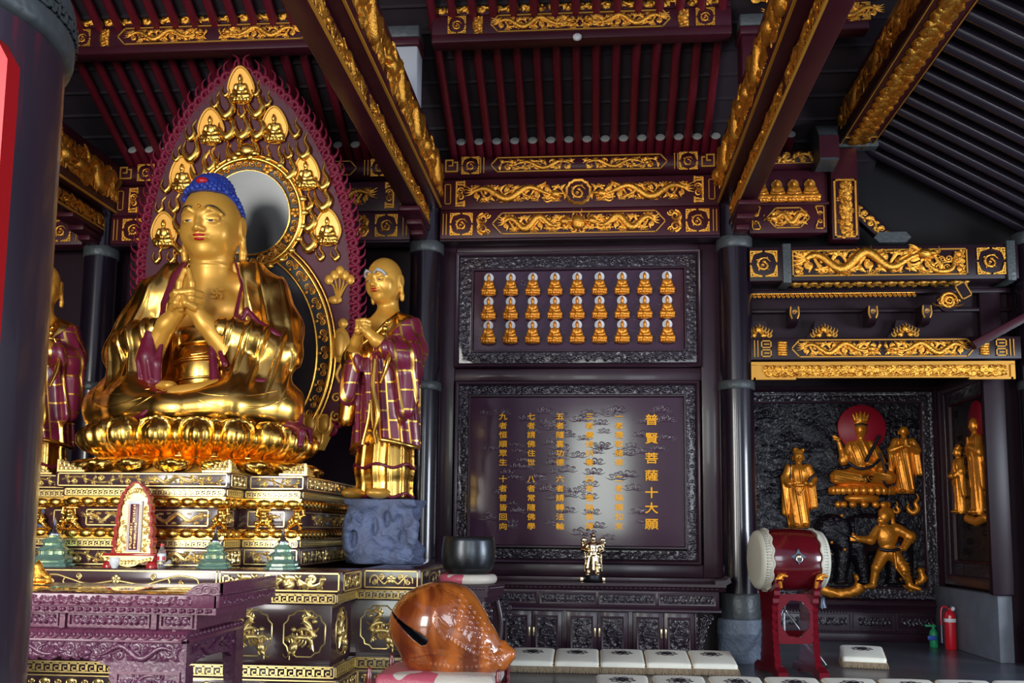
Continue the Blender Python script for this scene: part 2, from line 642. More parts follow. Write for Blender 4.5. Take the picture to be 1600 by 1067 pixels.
        val = np.stack([D[act[:, 0] + i, act[:, 1] + j, act[:, 2] + l] for i, j, l in corners], 1)
        acc = np.zeros((len(act), 3))
        num = np.zeros(len(act))
        for a in range(8):
            for b in range(a + 1, 8):
                ca, cb = np.array(corners[a]), np.array(corners[b])
                if np.abs(ca - cb).sum() != 1:
                    continue
                va, vb = val[:, a], val[:, b]
                m = (va < 0) != (vb < 0)
                t = np.where(m, va / np.where(m, va - vb, 1), 0)
                acc += m[:, None] * (ca + t[:, None] * (cb - ca))
                num += m
        V = (act + acc / num[:, None]) * self.res + self.lo
        quads = []
        for ax in range(3):
            u, w = [(1, 2), (2, 0), (0, 1)][ax]
            sl0 = [slice(None)] * 3
            sl1 = [slice(None)] * 3
            sl0[ax], sl1[ax] = slice(0, -1), slice(1, None)
            for x in (u, w):
                sl0[x] = slice(1, -1)
                sl1[x] = slice(1, -1)
            s0, s1 = S[tuple(sl0)], S[tuple(sl1)]
            for flip in (False, True):
                e = np.argwhere((s0 & ~s1) if not flip else (~s0 & s1))
                if not len(e):
                    continue
                e[:, u] += 1
                e[:, w] += 1

                def g(du, dw):
                    q = e.copy()
                    q[:, u] += du
                    q[:, w] += dw
                    return idx[q[:, 0], q[:, 1], q[:, 2]]
                q = np.stack([g(-1, -1), g(0, -1), g(0, 0), g(-1, 0)], 1)
                quads.append(q[:, ::-1] if flip else q)
        Q = np.concatenate(quads)
        me = bpy.data.meshes.new(name)
        me.vertices.add(len(V))
        me.vertices.foreach_set('co', V.ravel())
        me.loops.add(Q.size)
        me.loops.foreach_set('vertex_index', Q.ravel())
        me.polygons.add(len(Q))
        me.polygons.foreach_set('loop_start', np.arange(len(Q)) * 4)
        me.polygons.foreach_set('loop_total', np.full(len(Q), 4))
        me.polygons.foreach_set('use_smooth', np.ones(len(Q), bool))
        for m in mats:
            me.materials.append(MATS[m])
        if len(mats) > 1:
            Fc = V[Q].mean(1)
            ii = np.clip(np.rint((Fc - self.lo) / self.res).astype(int), 0, self.n - 1)
            mi = self.I[ii[:, 0], ii[:, 1], ii[:, 2]].astype(np.int32)
            if recolor is not None:
                mi = recolor(Fc, mi)
            me.polygons.foreach_set('material_index', mi.astype(np.int32))
        me.update(calc_edges=True)
        me.validate()
        return me


def rotm(ax=0, ay=0, az=0):
    return np.array(Matrix.Rotation(az, 3, 'Z') @ Matrix.Rotation(ay, 3, 'Y') @ Matrix.Rotation(ax, 3, 'X'))
# ---------------------------------------------------------------- carved ornament (relief standing out of y = 0 towards -y)
PY = (0, 1, 0)


def spl(pts, n=8):
    """smooth curve through points"""
    P = np.asarray(pts, float)
    P = np.vstack([2 * P[0] - P[1], P, 2 * P[-1] - P[-2]])
    out = []
    for i in range(1, len(P) - 2):
        for t in np.arange(n) / n:
            a, b, c, d = P[i - 1], P[i], P[i + 1], P[i + 2]
            out.append(0.5 * (2 * b + (c - a) * t + (2 * a - 5 * b + 4 * c - d) * t * t + (3 * b - a - 3 * c + d) * t ** 3))
    out.append(P[-2])
    return np.array(out)


def curve2(mb, pts, r, n=6, flat=1.0, y=0.0, sm=6):
    """tube along a smooth curve in the xz plane; r may be a list over the control points"""
    P = spl([(p[0], y, p[1]) for p in pts], sm)
    if hasattr(r, '__len__'):
        R = np.interp(np.linspace(0, len(r) - 1, len(P)), np.arange(len(r)), r)
    else:
        R = r
    mb.tube(P, R, n, flat=flat, plane=PY)


def spiral(mb, cx, cz, r, turns=1.6, a0=0.0, d=1, w=0.1, n=6, flat=1.0, y=0.0, steps=12):
    m = int(turns * steps) + 1
    pts, R = [], []
    for i in range(m):
        t = i / (m - 1)
        rr = r * (1 - 0.82 * t)
        a = a0 + d * turns * 2 * PI * t
        pts.append((cx + rr * math.cos(a), y, cz + rr * math.sin(a)))
        R.append(w * r * (1.15 - 0.35 * t))
    mb.tube(pts, R, n, flat=flat, plane=PY)


def cloud(mb, x, z, s, flip=1, flat=0.8, n=5):
    """auspicious cloud: three curled lobes over a trailing tail"""
    spiral(mb, x, z, 0.30 * s, 1.5, PI, -flip, 0.2, n, flat)
    spiral(mb, x - 0.46 * s, z - 0.06 * s, 0.22 * s, 1.3, PI * 0.9, -1, 0.22, n, flat)
    spiral(mb, x + 0.46 * s, z - 0.06 * s, 0.22 * s, 1.3, 0.1, 1, 0.22, n, flat)
    curve2(mb, [(x - 0.95 * s * flip, z - 0.16 * s), (x - 0.5 * s * flip, z - 0.31 * s), (x, z - 0.22 * s), (x + 0.5 * s * flip, z - 0.32 * s), (x + 0.9 * s * flip, z - 0.18 * s)],
           [0.01 * s, 0.05 * s, 0.07 * s, 0.05 * s, 0.01 * s], n, flat, sm=4)


def tongue(mb, x, z, h, lean=0.0, w=0.1, flat=0.8, n=6):
    """one flame tongue: a fat curl running up into a thin waving tip"""
    curve2(mb, [(x - 0.22 * h + lean * h * .3, z + 0.52 * h), (x - 0.24 * h, z + 0.22 * h), (x, z), (x + 0.24 * h, z + 0.2 * h), (x + 0.10 * h + lean * h * .4, z + 0.5 * h),
                (x + 0.22 * h + lean * h * .8, z + 0.75 * h), (x + 0.10 * h + lean * h, z + h)],
           [0.12 * w * h, 0.7 * w * h, 1.1 * w * h, 1.15 * w * h, 0.8 * w * h, 0.5 * w * h, 0.06 * w * h], n, flat, sm=5)


def dragon(L, H, seed=0, flip=1, waves=1.7, clouds=True, n=7, thick=1.0):
    """coiling dragon relief, head at +x"""
    rnd = random.Random(seed)
    mb = MB()
    m = 46
    P, R = [], []
    for i in range(m):
        t = i / (m - 1)
        x = -0.44 * L + 0.80 * L * t
        amp = 0.30 * H * (0.55 + 0.45 * math.sin(PI * min(1, t * 1.15)))
        z = amp * math.sin(waves * 2 * PI * t + 0.6)
        P.append((flip * x, -0.02 * H, z))
        R.append(thick * H * (0.035 + 0.125 * math.sin(PI * min(1, 0.12 + 0.86 * t)) ** 0.8) * (1 + 0.10 * (i % 2)))
    mb.tube(P, R, n, flat=0.9, plane=PY)
    P = np.array(P)

    def sx(x):
        return flip * x
    hx, hz = P[-1][0], P[-1][2]
    s = H * 0.25 * (.5 + .5 * thick)
    mb.ball((hx + sx(0.4 * s), -0.03 * H, hz + 0.2 * s), (1.0 * s, 0.7 * s, 0.75 * s), 8, 6)
    mb.ball((hx + sx(1.35 * s), -0.03 * H, hz + 0.25 * s), (0.75 * s, 0.5 * s, 0.32 * s), 8, 6)
    mb.ball((hx + sx(1.15 * s), -0.03 * H, hz - 0.35 * s), (0.65 * s, 0.45 * s, 0.2 * s), 8, 6)
    for q in (0.5, 1.0):
        curve2(mb, [(hx, hz + 0.5 * s), (hx - sx(0.9 * s), hz + (0.9 + q * .4) * s), (hx - sx(1.6 * s), hz + (0.9 + q * .6) * s)], [0.2 * s, 0.15 * s, 0.03 * s], 5, 1, -0.02 * H, 4)
        curve2(mb, [(hx + sx(1.9 * s), hz + 0.1 * s), (hx + sx(2.5 * s), hz + (q - .6) * 1.6 * s), (hx + sx(2.2 * s), hz + (q - .6) * 3.2 * s)], [0.1 * s, 0.08 * s, 0.02 * s], 4, 1, -0.02 * H, 4)
    for i in range(4):
        a = -0.3 + i * 0.55
        curve2(mb, [(hx - sx(0.3 * s), hz - (a - .4) * s), (hx - sx(1.1 * s), hz - (a - .1) * s), (hx - sx(1.9 * s), hz - (a - .5) * s)], [0.24 * s, 0.2 * s, 0.02 * s], 5, 1, 0, 4)
    # four legs with claws
    for t, d in ((0.2, 1), (0.38, -1), (0.62, 1), (0.8, -1)):
        i = int(t * (m - 1))
        x, z = P[i][0], P[i][2]
        ex, ez = x + sx(0.10 * L * (1 if d > 0 else .6)), max(-.40 * H, min(.40 * H, z - d * 0.34 * H))
        curve2(mb, [(x, z), ((x + ex) / 2 - sx(0.03 * L), (z + ez) / 2), (ex, ez)], [0.11 * H, 0.085 * H, 0.055 * H], 6, 1, -0.02 * H, 4)
        for q in (-1, 0, 1):
            curve2(mb, [(ex, ez), (ex + sx(0.10 * H), ez + q * 0.08 * H), (ex + sx(0.15 * H), ez + q * 0.12 * H - 0.03 * H)], [0.045 * H, 0.036 * H, 0.006 * H], 4, 1, -0.02 * H, 3)
        curve2(mb, [(x, z), (x - sx(0.1 * H), z + d * 0.12 * H), (x - sx(0.24 * H), z + d * 0.14 * H)], [0.05 * H, 0.04 * H, 0.005 * H], 4, 1, 0, 4)
    # dorsal fins
    for i in range(4, m - 3, 3):
        nrm = np.array([-(P[i + 1] - P[i - 1])[2], 0, (P[i + 1] - P[i - 1])[0]])
        nrm /= np.linalg.norm(nrm) + 1e-9
        a = P[i] + nrm * R[i] * 0.6
        b = P[i] + nrm * (R[i] + 0.08 * H) - (P[i + 1] - P[i]) * 0.7
        mb.tube([a, b], [0.03 * H, 0.004 * H], 4, plane=PY)
    # tail flames
    tx, tz = P[0][0], P[0][2]
    for q in (-1, -.35, .35, 1):
        curve2(mb, [(tx, tz), (tx - sx(0.04 * L), tz + q * 0.14 * H), (tx - sx(0.10 * L), tz + q * 0.26 * H + 0.04 * H)], [0.05 * H, 0.05 * H, 0.005 * H], 5, 1, 0, 4)
    if clouds:
        k = max(4, int(L / H * 2.3))
        for i in range(k):
            x = -0.45 * L + 0.9 * L * (i + rnd.random() * .6) / k
            z = (-1) ** i * 0.34 * H + rnd.uniform(-.04, .04) * H
            cloud(mb, sx(x), z, H * rnd.uniform(0.24, 0.34), flip if i % 2 else -flip, 0.7, 4)
    return mb


def coil_dragon(r):
    """little dragon coiled in a round"""
    mb = MB()
    pts = [(r * q * math.cos(a), r * q * math.sin(a)) for a, q in [(0.3, 0.95), (1.2, 0.85), (2.2, 0.8), (3.1, 0.75), (4.0, 0.72), (4.9, 0.7), (5.8, 0.55), (6.6, 0.35), (7.6, 0.22)]]
    curve2(mb, pts, [0.03 * r, 0.10 * r, 0.15 * r, 0.19 * r, 0.2 * r, 0.18 * r, 0.15 * r, 0.13 * r, 0.1 * r], 6, 0.9, -0.03 * r, 5)
    mb.ball((0.05 * r, -0.06 * r, 0.3 * r), (0.26 * r, 0.18 * r, 0.2 * r), 8, 6)
    for a in (0.9, 2.4, 3.9, 5.3):
        c, s = math.cos(a), math.sin(a)
        curve2(mb, [(0.75 * r * c, 0.75 * r * s), (0.98 * r * c - .1 * r * s, 0.98 * r * s + .1 * r * c), (1.02 * r * c - .3 * r * s, 1.02 * r * s + .3 * r * c)], [0.09 * r, 0.07 * r, 0.01 * r], 5, 1, -0.02 * r, 4)
    spiral(mb, -0.15 * r, -0.2 * r, 0.22 * r, 1.3, 0, 1, 0.25, 5)
    return mb


def bars(mb, segs, w, t=0.012):
    """flat bars: (x0,z0,x1,z1) axis aligned or slanted"""
    for x0, z0, x1, z1 in segs:
        dx, dz = x1 - x0, z1 - z0
        l = math.hypot(dx, dz)
        ux, uz = dx / l * w / 2, dz / l * w / 2
        a = (x0 - ux, z0 - uz)
        b = (x1 + ux, z1 + uz)
        mb.prism([(a[0] - uz, a[1] + ux), (a[0] + uz, a[1] - ux), (b[0] + uz, b[1] - ux), (b[0] - uz, b[1] + ux)], 0.004, -t)
    return mb


def rect_bars(mb, x0, x1, z0, z1, w, t=0.012):
    return bars(mb, [(x0, z0, x1, z0), (x0, z1, x1, z1), (x0, z0, x0, z1), (x1, z0, x1, z1)], w, t)


def hex_bars(mb, x0, x1, z0, z1, w, t=0.012, notch=None):
    k = notch if notch is not None else (z1 - z0) * 0.45
    zm = (z0 + z1) / 2
    return bars(mb, [(x0 + k, z0, x1 - k, z0), (x0 + k, z1, x1 - k, z1), (x0 + k, z0, x0, zm), (x0, zm, x0 + k, z1), (x1 - k, z0, x1, zm), (x1, zm, x1 - k, z1)], w, t)


def corner_square(s, w):
    """square panel: pierced triangle brackets in the four corners round a coiled dragon"""
    mb = MB()
    h = s / 2
    k = 0.42 * s
    for sx in (-1, 1):
        for sz in (-1, 1):
            X, Z = sx * h, sz * h
            bars(mb, [(X, Z, X - sx * k, Z), (X, Z, X, Z - sz * k), (X - sx * k, Z, X - sx * .06 * s, Z - sz * .06 * s - sz * .05 * s), (X, Z - sz * k, X - sx * .11 * s, Z - sz * .06 * s),
                      (X - sx * .12 * s, Z - sz * .12 * s, X - sx * .12 * s, Z)], w)
    mb.merge(coil_dragon(0.30 * s))
    return mb


def meander(x0, x1, z0, z1, w, t=0.01, border=True):
    """Greek key band"""
    mb = MB()
    if border:
        rect_bars(mb, x0, x1, z0, z1, w, t)
        g = (z1 - z0) * 0.16
        x0, x1, z0, z1 = x0 + g, x1 - g, z0 + g, z1 - g
    h = z1 - z0
    n = max(1, int(round((x1 - x0) / (h * 1.35))))
    p = (x1 - x0) / n
    for i in range(n):
        a = x0 + i * p
        q = p * 0.86
        if i % 1 == 0:
            bars(mb, [(a, z1, a + q, z1), (a, z0, a, z1), (a + q, z0 + .0 * h, a + q, z1), (a + q, z0, a + .36 * q, z0), (a + .36 * q, z0, a + .36 * q, z0 + .55 * h),
                      (a + .36 * q, z0 + .55 * h, a + .68 * q, z0 + .55 * h)], w, t)
    return mb


def key_hook(s, w, t=0.012):
    """square hooked fret"""
    mb = MB()
    return bars(mb, [(-.5 * s, -.5 * s, -.5 * s, .5 * s), (-.5 * s, .5 * s, .1 * s, .5 * s), (.1 * s, .5 * s, .1 * s, 0), (.1 * s, 0, -.2 * s, 0), (-.5 * s, -.5 * s, .5 * s, -.5 * s), (.5 * s, -.5 * s, .5 * s, .3 * s), (.5 * s, .3 * s, .3 * s, .3 * s)], w, t)


def vine(L, H, n=4, w=0.05, leaves=True, k=5):
    """scrolling vine with curls"""
    mb = MB()
    m = n * 10 + 1
    P = [(-L / 2 + L * i / (m - 1), 0, 0.26 * H * math.sin(n * PI * i / (m - 1))) for i in range(m)]
    mb.tube(P, w * H, k, flat=0.8, plane=PY)
    for i in range(n):
        x = -L / 2 + L * (i + 0.5) / n
        d = 1 if i % 2 == 0 else -1
        r = min(0.27 * H, 0.3 * L / n)
        spiral(mb, x, -d * 0.14 * H, r, 1.5, PI / 2 * d, d, w * H / r * 1.1, k, 0.8)
        if leaves:
            for q in (-1, 1):
                xx = x + q * 0.32 * L / n
                curve2(mb, [(xx, d * 0.10 * H), (xx + 0.06 * H, d * 0.3 * H), (xx + 0.24 * H, d * 0.42 * H)], [w * H, 2.1 * w * H, 0.2 * w * H], k, 0.8, 0, 4)
                curve2(mb, [(xx + .05 * H, d * 0.05 * H), (xx + 0.2 * H, -d * 0.2 * H), (xx + 0.16 * H, -d * 0.42 * H)], [w * H, 1.8 * w * H, 0.2 * w * H], k, 0.8, 0, 4)
                mb.ball((xx - 0.1 * H, 0, d * 0.30 * H), (0.09 * H, 0.04 * H, 0.07 * H), 6, 4)
    return mb


def flower_scroll(L, H):
    """open bloom between two mirrored scrolls"""
    mb = MB()
    for a in range(5):
        t = PI / 2 + a * 2 * PI / 5
        mb.ball((0.17 * H * math.cos(t), -0.005, 0.17 * H * math.sin(t)), (0.15 * H, 0.05 * H, 0.15 * H), 8, 5)
    mb.ball((0, -0.03 * H, 0), (0.1 * H, 0.06 * H, 0.1 * H), 8, 5)
    for s in (-1, 1):
        curve2(mb, [(s * 0.2 * H, -0.1 * H), (s * 0.16 * L, -0.3 * H), (s * 0.27 * L, 0.0), (s * 0.36 * L, 0.25 * H), (s * 0.46 * L, 0.1 * H), (s * 0.48 * L, -0.25 * H)],
               [0.07 * H, 0.07 * H, 0.06 * H, 0.06 * H, 0.05 * H, 0.03 * H], 6, 0.8)
        spiral(mb, s * 0.22 * L, 0.18 * H, 0.2 * H, 1.5, -PI / 2, -s, 0.25, 6)
        spiral(mb, s * 0.38 * L, -0.2 * H, 0.18 * H, 1.5, PI / 2, s, 0.25, 6)
        curve2(mb, [(s * 0.3 * L, 0.1 * H), (s * 0.31 * L, -0.2 * H), (s * 0.28 * L, -0.42 * H)], [0.05 * H, 0.06 * H, 0.01 * H], 5, 0.8)
    return mb


def quatrefoil(w, h):
    """closed outline with stepped-in round corners"""
    pts = []
    c = 0.16 * min(w, h)
    for sx, sz, a0 in ((1, 1, 0), (-1, 1, 1), (-1, -1, 2), (1, -1, 3)):
        X, Z = sx * w / 2, sz * h / 2
        q = [(X, Z - sz * 2.0 * c), (X - sx * .55 * c, Z - sz * 1.45 * c), (X - sx * .75 * c, Z - sz * .75 * c), (X - sx * 1.45 * c, Z - sz * .55 * c), (X - sx * 2.0 * c, Z)]
        pts += q if a0 % 2 == 0 else q[::-1]
    return pts


def quatre_ring(mb, w, h, r):
    q = quatrefoil(w, h)
    mb.tube([(x, 0, z) for x, z in q], r, 5, closed=True, plane=PY)
    return mb


def s_dragon(w, h, seed=0):
    """upright winding dragon for a panel"""
    d = dragon(h * 1.05, w * 0.95, seed, 1, 1.35, False, 8, .55)
    m = Matrix.Rotation(math.radians(62), 4, 'Y')
    mb = MB().merge(d, m)
    for x, z in ((-.32, .32), (.30, -.3), (-.33, -.05), (.33, .1)):
        mb.ball((x * w, 0, z * h), (.09 * w, .03 * w, .05 * h), 7, 4)
        spiral(mb, x * w, z * h, .07 * w, 1.2, 0, 1, .3, 5)
    return mb


def petal_row(x0, x1, z0, z1, n, depth, down=False, y0=0.0):
    """row of rounded lotus petals on a moulding"""
    mb = MB()
    p = (x1 - x0) / n
    h = z1 - z0
    for i in range(n):
        x = x0 + (i + .5) * p
        mb.ball((x, y0, z0 + h * (.45 if down else .55)), (p * .47, depth, h * .48), 10, 6)
        mb.tube(spl([(x - p * .46, y0 - depth * .3, z0 + h * .9), (x - p * .40, y0 - depth * .8, z0 + h * .25), (x, y0 - depth * 1.1, z0 + h * .05), (x + p * .40, y0 - depth * .8, z0 + h * .25), (x + p * .46, y0 - depth * .3, z0 + h * .9)], 3),
                h * .07, 4, plane=PY)
    return mb


_cache = {}


def shared(key, mat, fn):
    k = (key, mat)
    if k not in _cache:
        _cache[k] = fn().data(key.split(':')[0], mat)
    return _cache[k]
# ================================================================ the hall
YC = 11.8                     # row of back columns
CX = {'a': -6.45, 'b': -2.12, 'c': 1.745, 'd': 5.28}
YR = 14.25                    # back of the recessed bay on the right

# ---------------------------------------------------------------- shell
structure(MB().box(-14, 14, -6, 16, -0.2, 0).build('floor', 'floor_stone'))
structure(MB().box(-9.2, -9.0, -2, 12.6, 0, 9).build('wall_left', 'lacquer_dark'))
structure(MB().box(-9.0, 1.72, 12.15, 12.3, 0, 9).build('wall_back', 'lacquer_dark'))
structure(MB().box(1.72, 5.05, YR + 0.06, YR + 0.2, 0, 4.6).build('wall_right', 'lacquer_dark'))
structure(MB().box(4.98, 5.2, 12.1, YR + 0.2, 0, 4.6).build('wall_side', 'lacquer_dark'))
structure(MB().box(1.72, 5.2, YC + 0.35, YR + 0.2, 4.62, 4.7).build('ceiling_recess', 'tile_dark'))
structure(MB().box(4.80, 4.97, 12.05, YR + 0.05, 0.0, 0.79, 0.01).build('trim_1', 'stone_grey'))
# roof boards: rising from the back purlin towards the front
RZ0, SLOPE = 6.31, 0.52       # rafter axis height at the back columns, rise per metre forward


def roof_z(y):
    return RZ0 + SLOPE * (YC - y)


mb = MB()
for x0, x1 in ((-9.2, 3.6),):
    mb.prism([(12.4, roof_z(12.4) + .09), (-3.0, roof_z(-3.0) + .09), (-3.0, roof_z(-3.0) + .2), (12.4, roof_z(12.4) + .2)], x0, x1, 'x')
structure(mb.build('ceiling', 'tile_dark'))
# laps of the tiles seen between the rafters
mb = MB()
for i in range(26):
    y = 12.1 - i * 0.30
    mb.box(-9, 3.5, y, y + .02, roof_z(y) + .055, roof_z(y) + .095)
structure(mb.build('trim_2', 'tile_dark'))

# ---------------------------------------------------------------- columns
RC = 0.205


def column(x, y, label, mat='column_lacquer', r=RC, top=6.0, bands=((3.28, .055), (5.06, .075)), stone=True):
    t = thing('column', label, 'column', (x, y, 0), group='round columns of the hall')
    z0 = 0.78 if stone else 0
    MB().lathe([(r * 1.02, z0), (r, (z0 + top) / 2), (r * .985, top)], n=40).build('shaft', mat, t)
    for z, h in bands:
        MB().lathe([(r * 1.005, z - h), (r * 1.07, z - h * .8), (r * 1.07, z + h * .8), (r * 1.005, z + h)], n=40).build('band', 'ring_grey', t)
    if stone:
        MB().lathe([(r * 1.1, .49), (r * 1.14, .52), (r * 1.14, .77), (r * 1.08, .79)], n=40).build('foot_band', 'ring_grey', t)
        b = MB().lathe([(r * 1.30, 0), (r * 1.34, .05), (r * 1.32, .30), (r * 1.36, .31), (r * 1.37, .34), (r * 1.33, .36), (r * 1.36, .42), (r * 1.30, .49), (r * 1.1, .5)], n=40).build('stone_base', 'stone_carved', t)
    return t


c_b = column(CX['b'], YC, 'dark lacquered column standing just behind the monk statue with the patched robe')
c_c = column(CX['c'], YC, 'dark lacquered column on a blue stone base beside the red drum')
c_a = column(CX['a'], YC, 'dark maroon column at the back, left of the flame-edged halo')
c_d = column(CX['d'], YC, 'dark column on a stone base at the far right edge', top=5.06)
# the thick column close by on the left
t = thing('front_column', 'thick glossy column close by, filling the left edge', 'column', (-2.125, 2.62, 0))
MB().lathe([(.475, 0), (.472, 2), (.462, 4.5)], n=72).build('shaft', 'column_front', t)
MB().lathe([(.470, 2.97), (.486, 2.98), (.492, 3.0), (.492, 3.14), (.486, 3.16), (.470, 3.17)], n=72).build('band', 'ring_grey', t)
mb = MB()
for k in range(64):
    a = 2 * PI * k / 64
    m = Matrix.Translation((.494 * math.cos(a), .494 * math.sin(a), 3.07)) @ Matrix.Rotation(a + PI / 2, 4, 'Z')
    q = key_hook(.042, .007, .006) if k % 2 else bars(MB(), [(-.02, .02, .02, .02), (-.02, -.02, -.02, .02), (-.02, -.02, .008, -.02), (.008, -.02, .008, .005)], .007, .006)
    mb.merge(q, m)
mb.build('fret_pattern', 'ring_grey', t)
# red couplet board hung on it
t2 = thing('couplet_board', 'red hanging board cut off by the left edge, on the thick column', 'sign')
pA = atY(-4, 66, 2.02)
mb = MB()
x1 = atY(12, 90, 2.05).x
z1 = atY(8, 86, 2.05).z
mb.prism([(x1, 0.9), (x1, z1 - .01), (x1 - .035, z1 + .05), (x1 - .26, z1 + .05), (x1 - .295, z1 - .01), (x1 - .295, .9)], 2.05, 2.10)
mb.build('board', 'paint_red', t2)
MB().box(x1 - .05, x1 - .03, 2.04, 2.06, .95, z1 - .03).build('border_strip', 'gold_paint', t2)
# ================================================================ beams and roof timbers
YF = YC - 0.13                # front face of the beams between the back columns


def zpx(y, d=YF, x=900):
    return atY(x, y, d).z


Z_PUR = (zpx(271), zpx(239))
Z_UP = (zpx(323), zpx(277))
Z_LOW = (zpx(371), zpx(326))
T_R = 0.02


def carve(name, me, parent, x, y, z, flip=1, rot=(0, 0, 0), s=1.0):
    return link(name, me, parent, (x, y, z), rot, (flip * s, s, s))


def wall_beams(x0, x1, where):
    L = x1 - x0
    xm = (x0 + x1) / 2
    k = L / 3.46
    # round purlin
    z0, z1 = Z_PUR
    r = (z1 - z0) / 2
    t = thing('purlin', 'round lacquered purlin with gilded carving ' + where[0], 'beam', (xm, YF + r, (z0 + z1) / 2))
    MB().lathe([(r, -L / 2), (r, L / 2)], n=28, axis='x').build('beam_body', 'lacquer', t)
    h = 2 * r
    hx = hex_bars(MB(), -1.10 * k, 1.10 * k, -.34 * h, .34 * h, .013, .012)
    hx.build('gilt_border', 'gold_paint', t, (0, -r * .98, 0))
    me = shared('cloud_carving:pur', 'gold_old', lambda: vine(.95, .62 * h, 5, .075).merge(dragon(.9, .6 * h, 5, 1, 1.5, False)))
    for s in (-1, 1):
        carve('dragon_carving', me, t, s * .52 * k, -r * .93, 0, s)
        carve('corner_carving', shared('corner_carving:pur', 'gold_old', lambda: corner_square(.8 * h, .016)), t, s * 1.36 * k, -r * .95, 0)
        carve('fret_carving', shared('fret_carving:pur', 'gold_paint', lambda: key_hook(.55 * h, .018)), t, s * 1.60 * k, -r * .95, 0, -s)
        bars(MB(), [(s * 1.19 * k, -.36 * h, s * 1.19 * k, .36 * h), (s * 1.23 * k, -.36 * h, s * 1.23 * k, .36 * h)], .011).build('gilt_line', 'gold_paint', t, (0, -r * .97, 0))
    # upper lintel
    z0, z1 = Z_UP
    h = z1 - z0
    t = thing('lintel', 'lacquered lintel with two gilded dragons facing a round medallion ' + where[1], 'beam', (xm, YF, (z0 + z1) / 2))
    MB().box(-L / 2, L / 2, 0, .22, -h / 2 - .012, h / 2, .008).build('beam_body', 'lacquer', t)
    me = shared('dragon_carving:up', 'gold_old', lambda: dragon(1.25, .70 * h, 11, 1, 1.6, True).merge(vine(1.15, .62 * h, 9, .045)))
    for s in (-1, 1):
        carve('dragon_carving', me, t, -s * .76 * k, -.015, 0, s)
        def br():
            m = MB()
            bars(m, [(0, -.4 * h, 0, .4 * h), (0, .4 * h, .1, .4 * h), (0, -.4 * h, .1, -.4 * h), (.02, .32 * h, .1, .3 * h), (.02, -.32 * h, .1, -.3 * h), (.1, .42 * h, .1, .26 * h), (.1, -.42 * h, .1, -.26 * h)], .022)
            spiral(m, .05, .1 * h, .05, 1.4, 0, 1, .22, 5)
            spiral(m, .05, -.1 * h, .05, 1.4, PI, -1, .22, 5)
            return m
        carve('bracket_carving', shared('bracket_carving:up', 'gold_old', br), t, -s * 1.53 * k, -.004, 0, s)
        rect_bars(MB(), s * 1.64 * k - .035, s * 1.64 * k + .035, -.33 * h, .33 * h, .009).build('gilt_border', 'gold_paint', t, (0, -.002, 0))
    def med():
        m = quatre_ring(MB(), .78 * h, .78 * h, .022)
        return m.merge(coil_dragon(.26 * h))
    carve('medallion_carving', shared('medallion_carving:up', 'gold_old', med), t, 0, -.012, 0)
    # lower lintel
    z0, z1 = Z_LOW
    h = z1 - z0
    t = thing('lintel', 'lacquered lintel with gilded dragons in a pointed frame ' + where[2], 'beam', (xm, YF - .02, (z0 + z1) / 2))
    MB().box(-L / 2, L / 2, 0, .26, -h / 2, h / 2, .008).build('beam_body', 'lacquer', t)
    hex_bars(MB(), -1.07 * k, 1.07 * k, -.36 * h, .36 * h, .013, .014).build('gilt_border', 'gold_paint', t, (0, -.002, 0))
    me = shared('dragon_carving:low', 'gold_old', lambda: dragon(.90, .70 * h, 23, 1, 1.9, True).merge(vine(.86, .62 * h, 8, .05)))
    for s in (-1, 1):
        carve('dragon_carving', me, t, -s * .52 * k, -.015, 0, s)
        carve('corner_carving', shared('corner_carving:low', 'gold_old', lambda: corner_square(.74 * h, .015)), t, s * 1.46 * k, -.006, 0)
        def sc():
            m = MB()
            for q in (-1, 1):
                spiral(m, 0, q * .18 * h, .07, 1.5, PI / 2 * q, q, .2, 5)
                spiral(m, .05, q * .3 * h, .045, 1.3, 0, -q, .25, 5)
                curve2(m, [(-.05, 0), (-.06, q * .2 * h), (.05, q * .38 * h)], [.02, .02, .006], 5)
            return m
        carve('scroll_carving', shared('scroll_carving:low', 'gold_old', sc), t, s * 1.19 * k, -.006, 0, -s)
        bars(MB(), [(s * 1.65 * k, -.36 * h, s * 1.65 * k, .36 * h), (s * 1.69 * k, -.36 * h, s * 1.69 * k, .36 * h)], .009).build('gilt_line', 'gold_paint', t, (0, -.002, 0))
    m = MB().ball((0, -.02, 0), (.09, .05, .09), 12, 8)
    for a in range(7):
        tongue(m, .12 * math.cos(a * .9 - 1.2), .10 * math.sin(a * .9 - 1.2) - .03, .12, .1, .12)
    m.build('pearl_carving', 'gold_old', t)
    # plain rail under it
    tag(MB().box(x0, x1, YF - .03, YF + .2, z0 - .035, z0 - .002, .006).build('rail', 'lacquer_dark'), 'thin dark rail running below the ' + where[3], 'rail')


wall_beams(CX['b'] + .19, CX['c'] - .19, ('above the panels in the middle bay', 'in the middle bay', 'right above the panel of small gilded figures', 'lowest gilded lintel of the middle bay'))
wall_beams(CX['a'] + .19, CX['b'] - .19, ('behind the halo in the left bay', 'in the left bay, mostly behind the halo', 'in the left bay behind the halo, lowest of three', 'gilded lintels behind the halo'))
# stub of the beams left of the left column
t = thing('lintel', 'lacquered lintel end with a coiled gilded dragon beside the left front column', 'beam', (-7.3, YF - .02, (Z_LOW[0] + Z_LOW[1]) / 2))
h = Z_LOW[1] - Z_LOW[0]
MB().box(-1.2, .66, 0, .26, -h / 2, h / 2, .008).build('beam_body', 'lacquer', t)
carve('corner_carving', shared('corner_carving:low', 'gold_old', lambda: corner_square(.74 * h, .015)), t, .36, -.006, 0)
bars(MB(), [(.58, -.36 * h, .58, .36 * h), (.62, -.36 * h, .62, .36 * h)], .009).build('gilt_line', 'gold_paint', t, (0, -.002, 0))

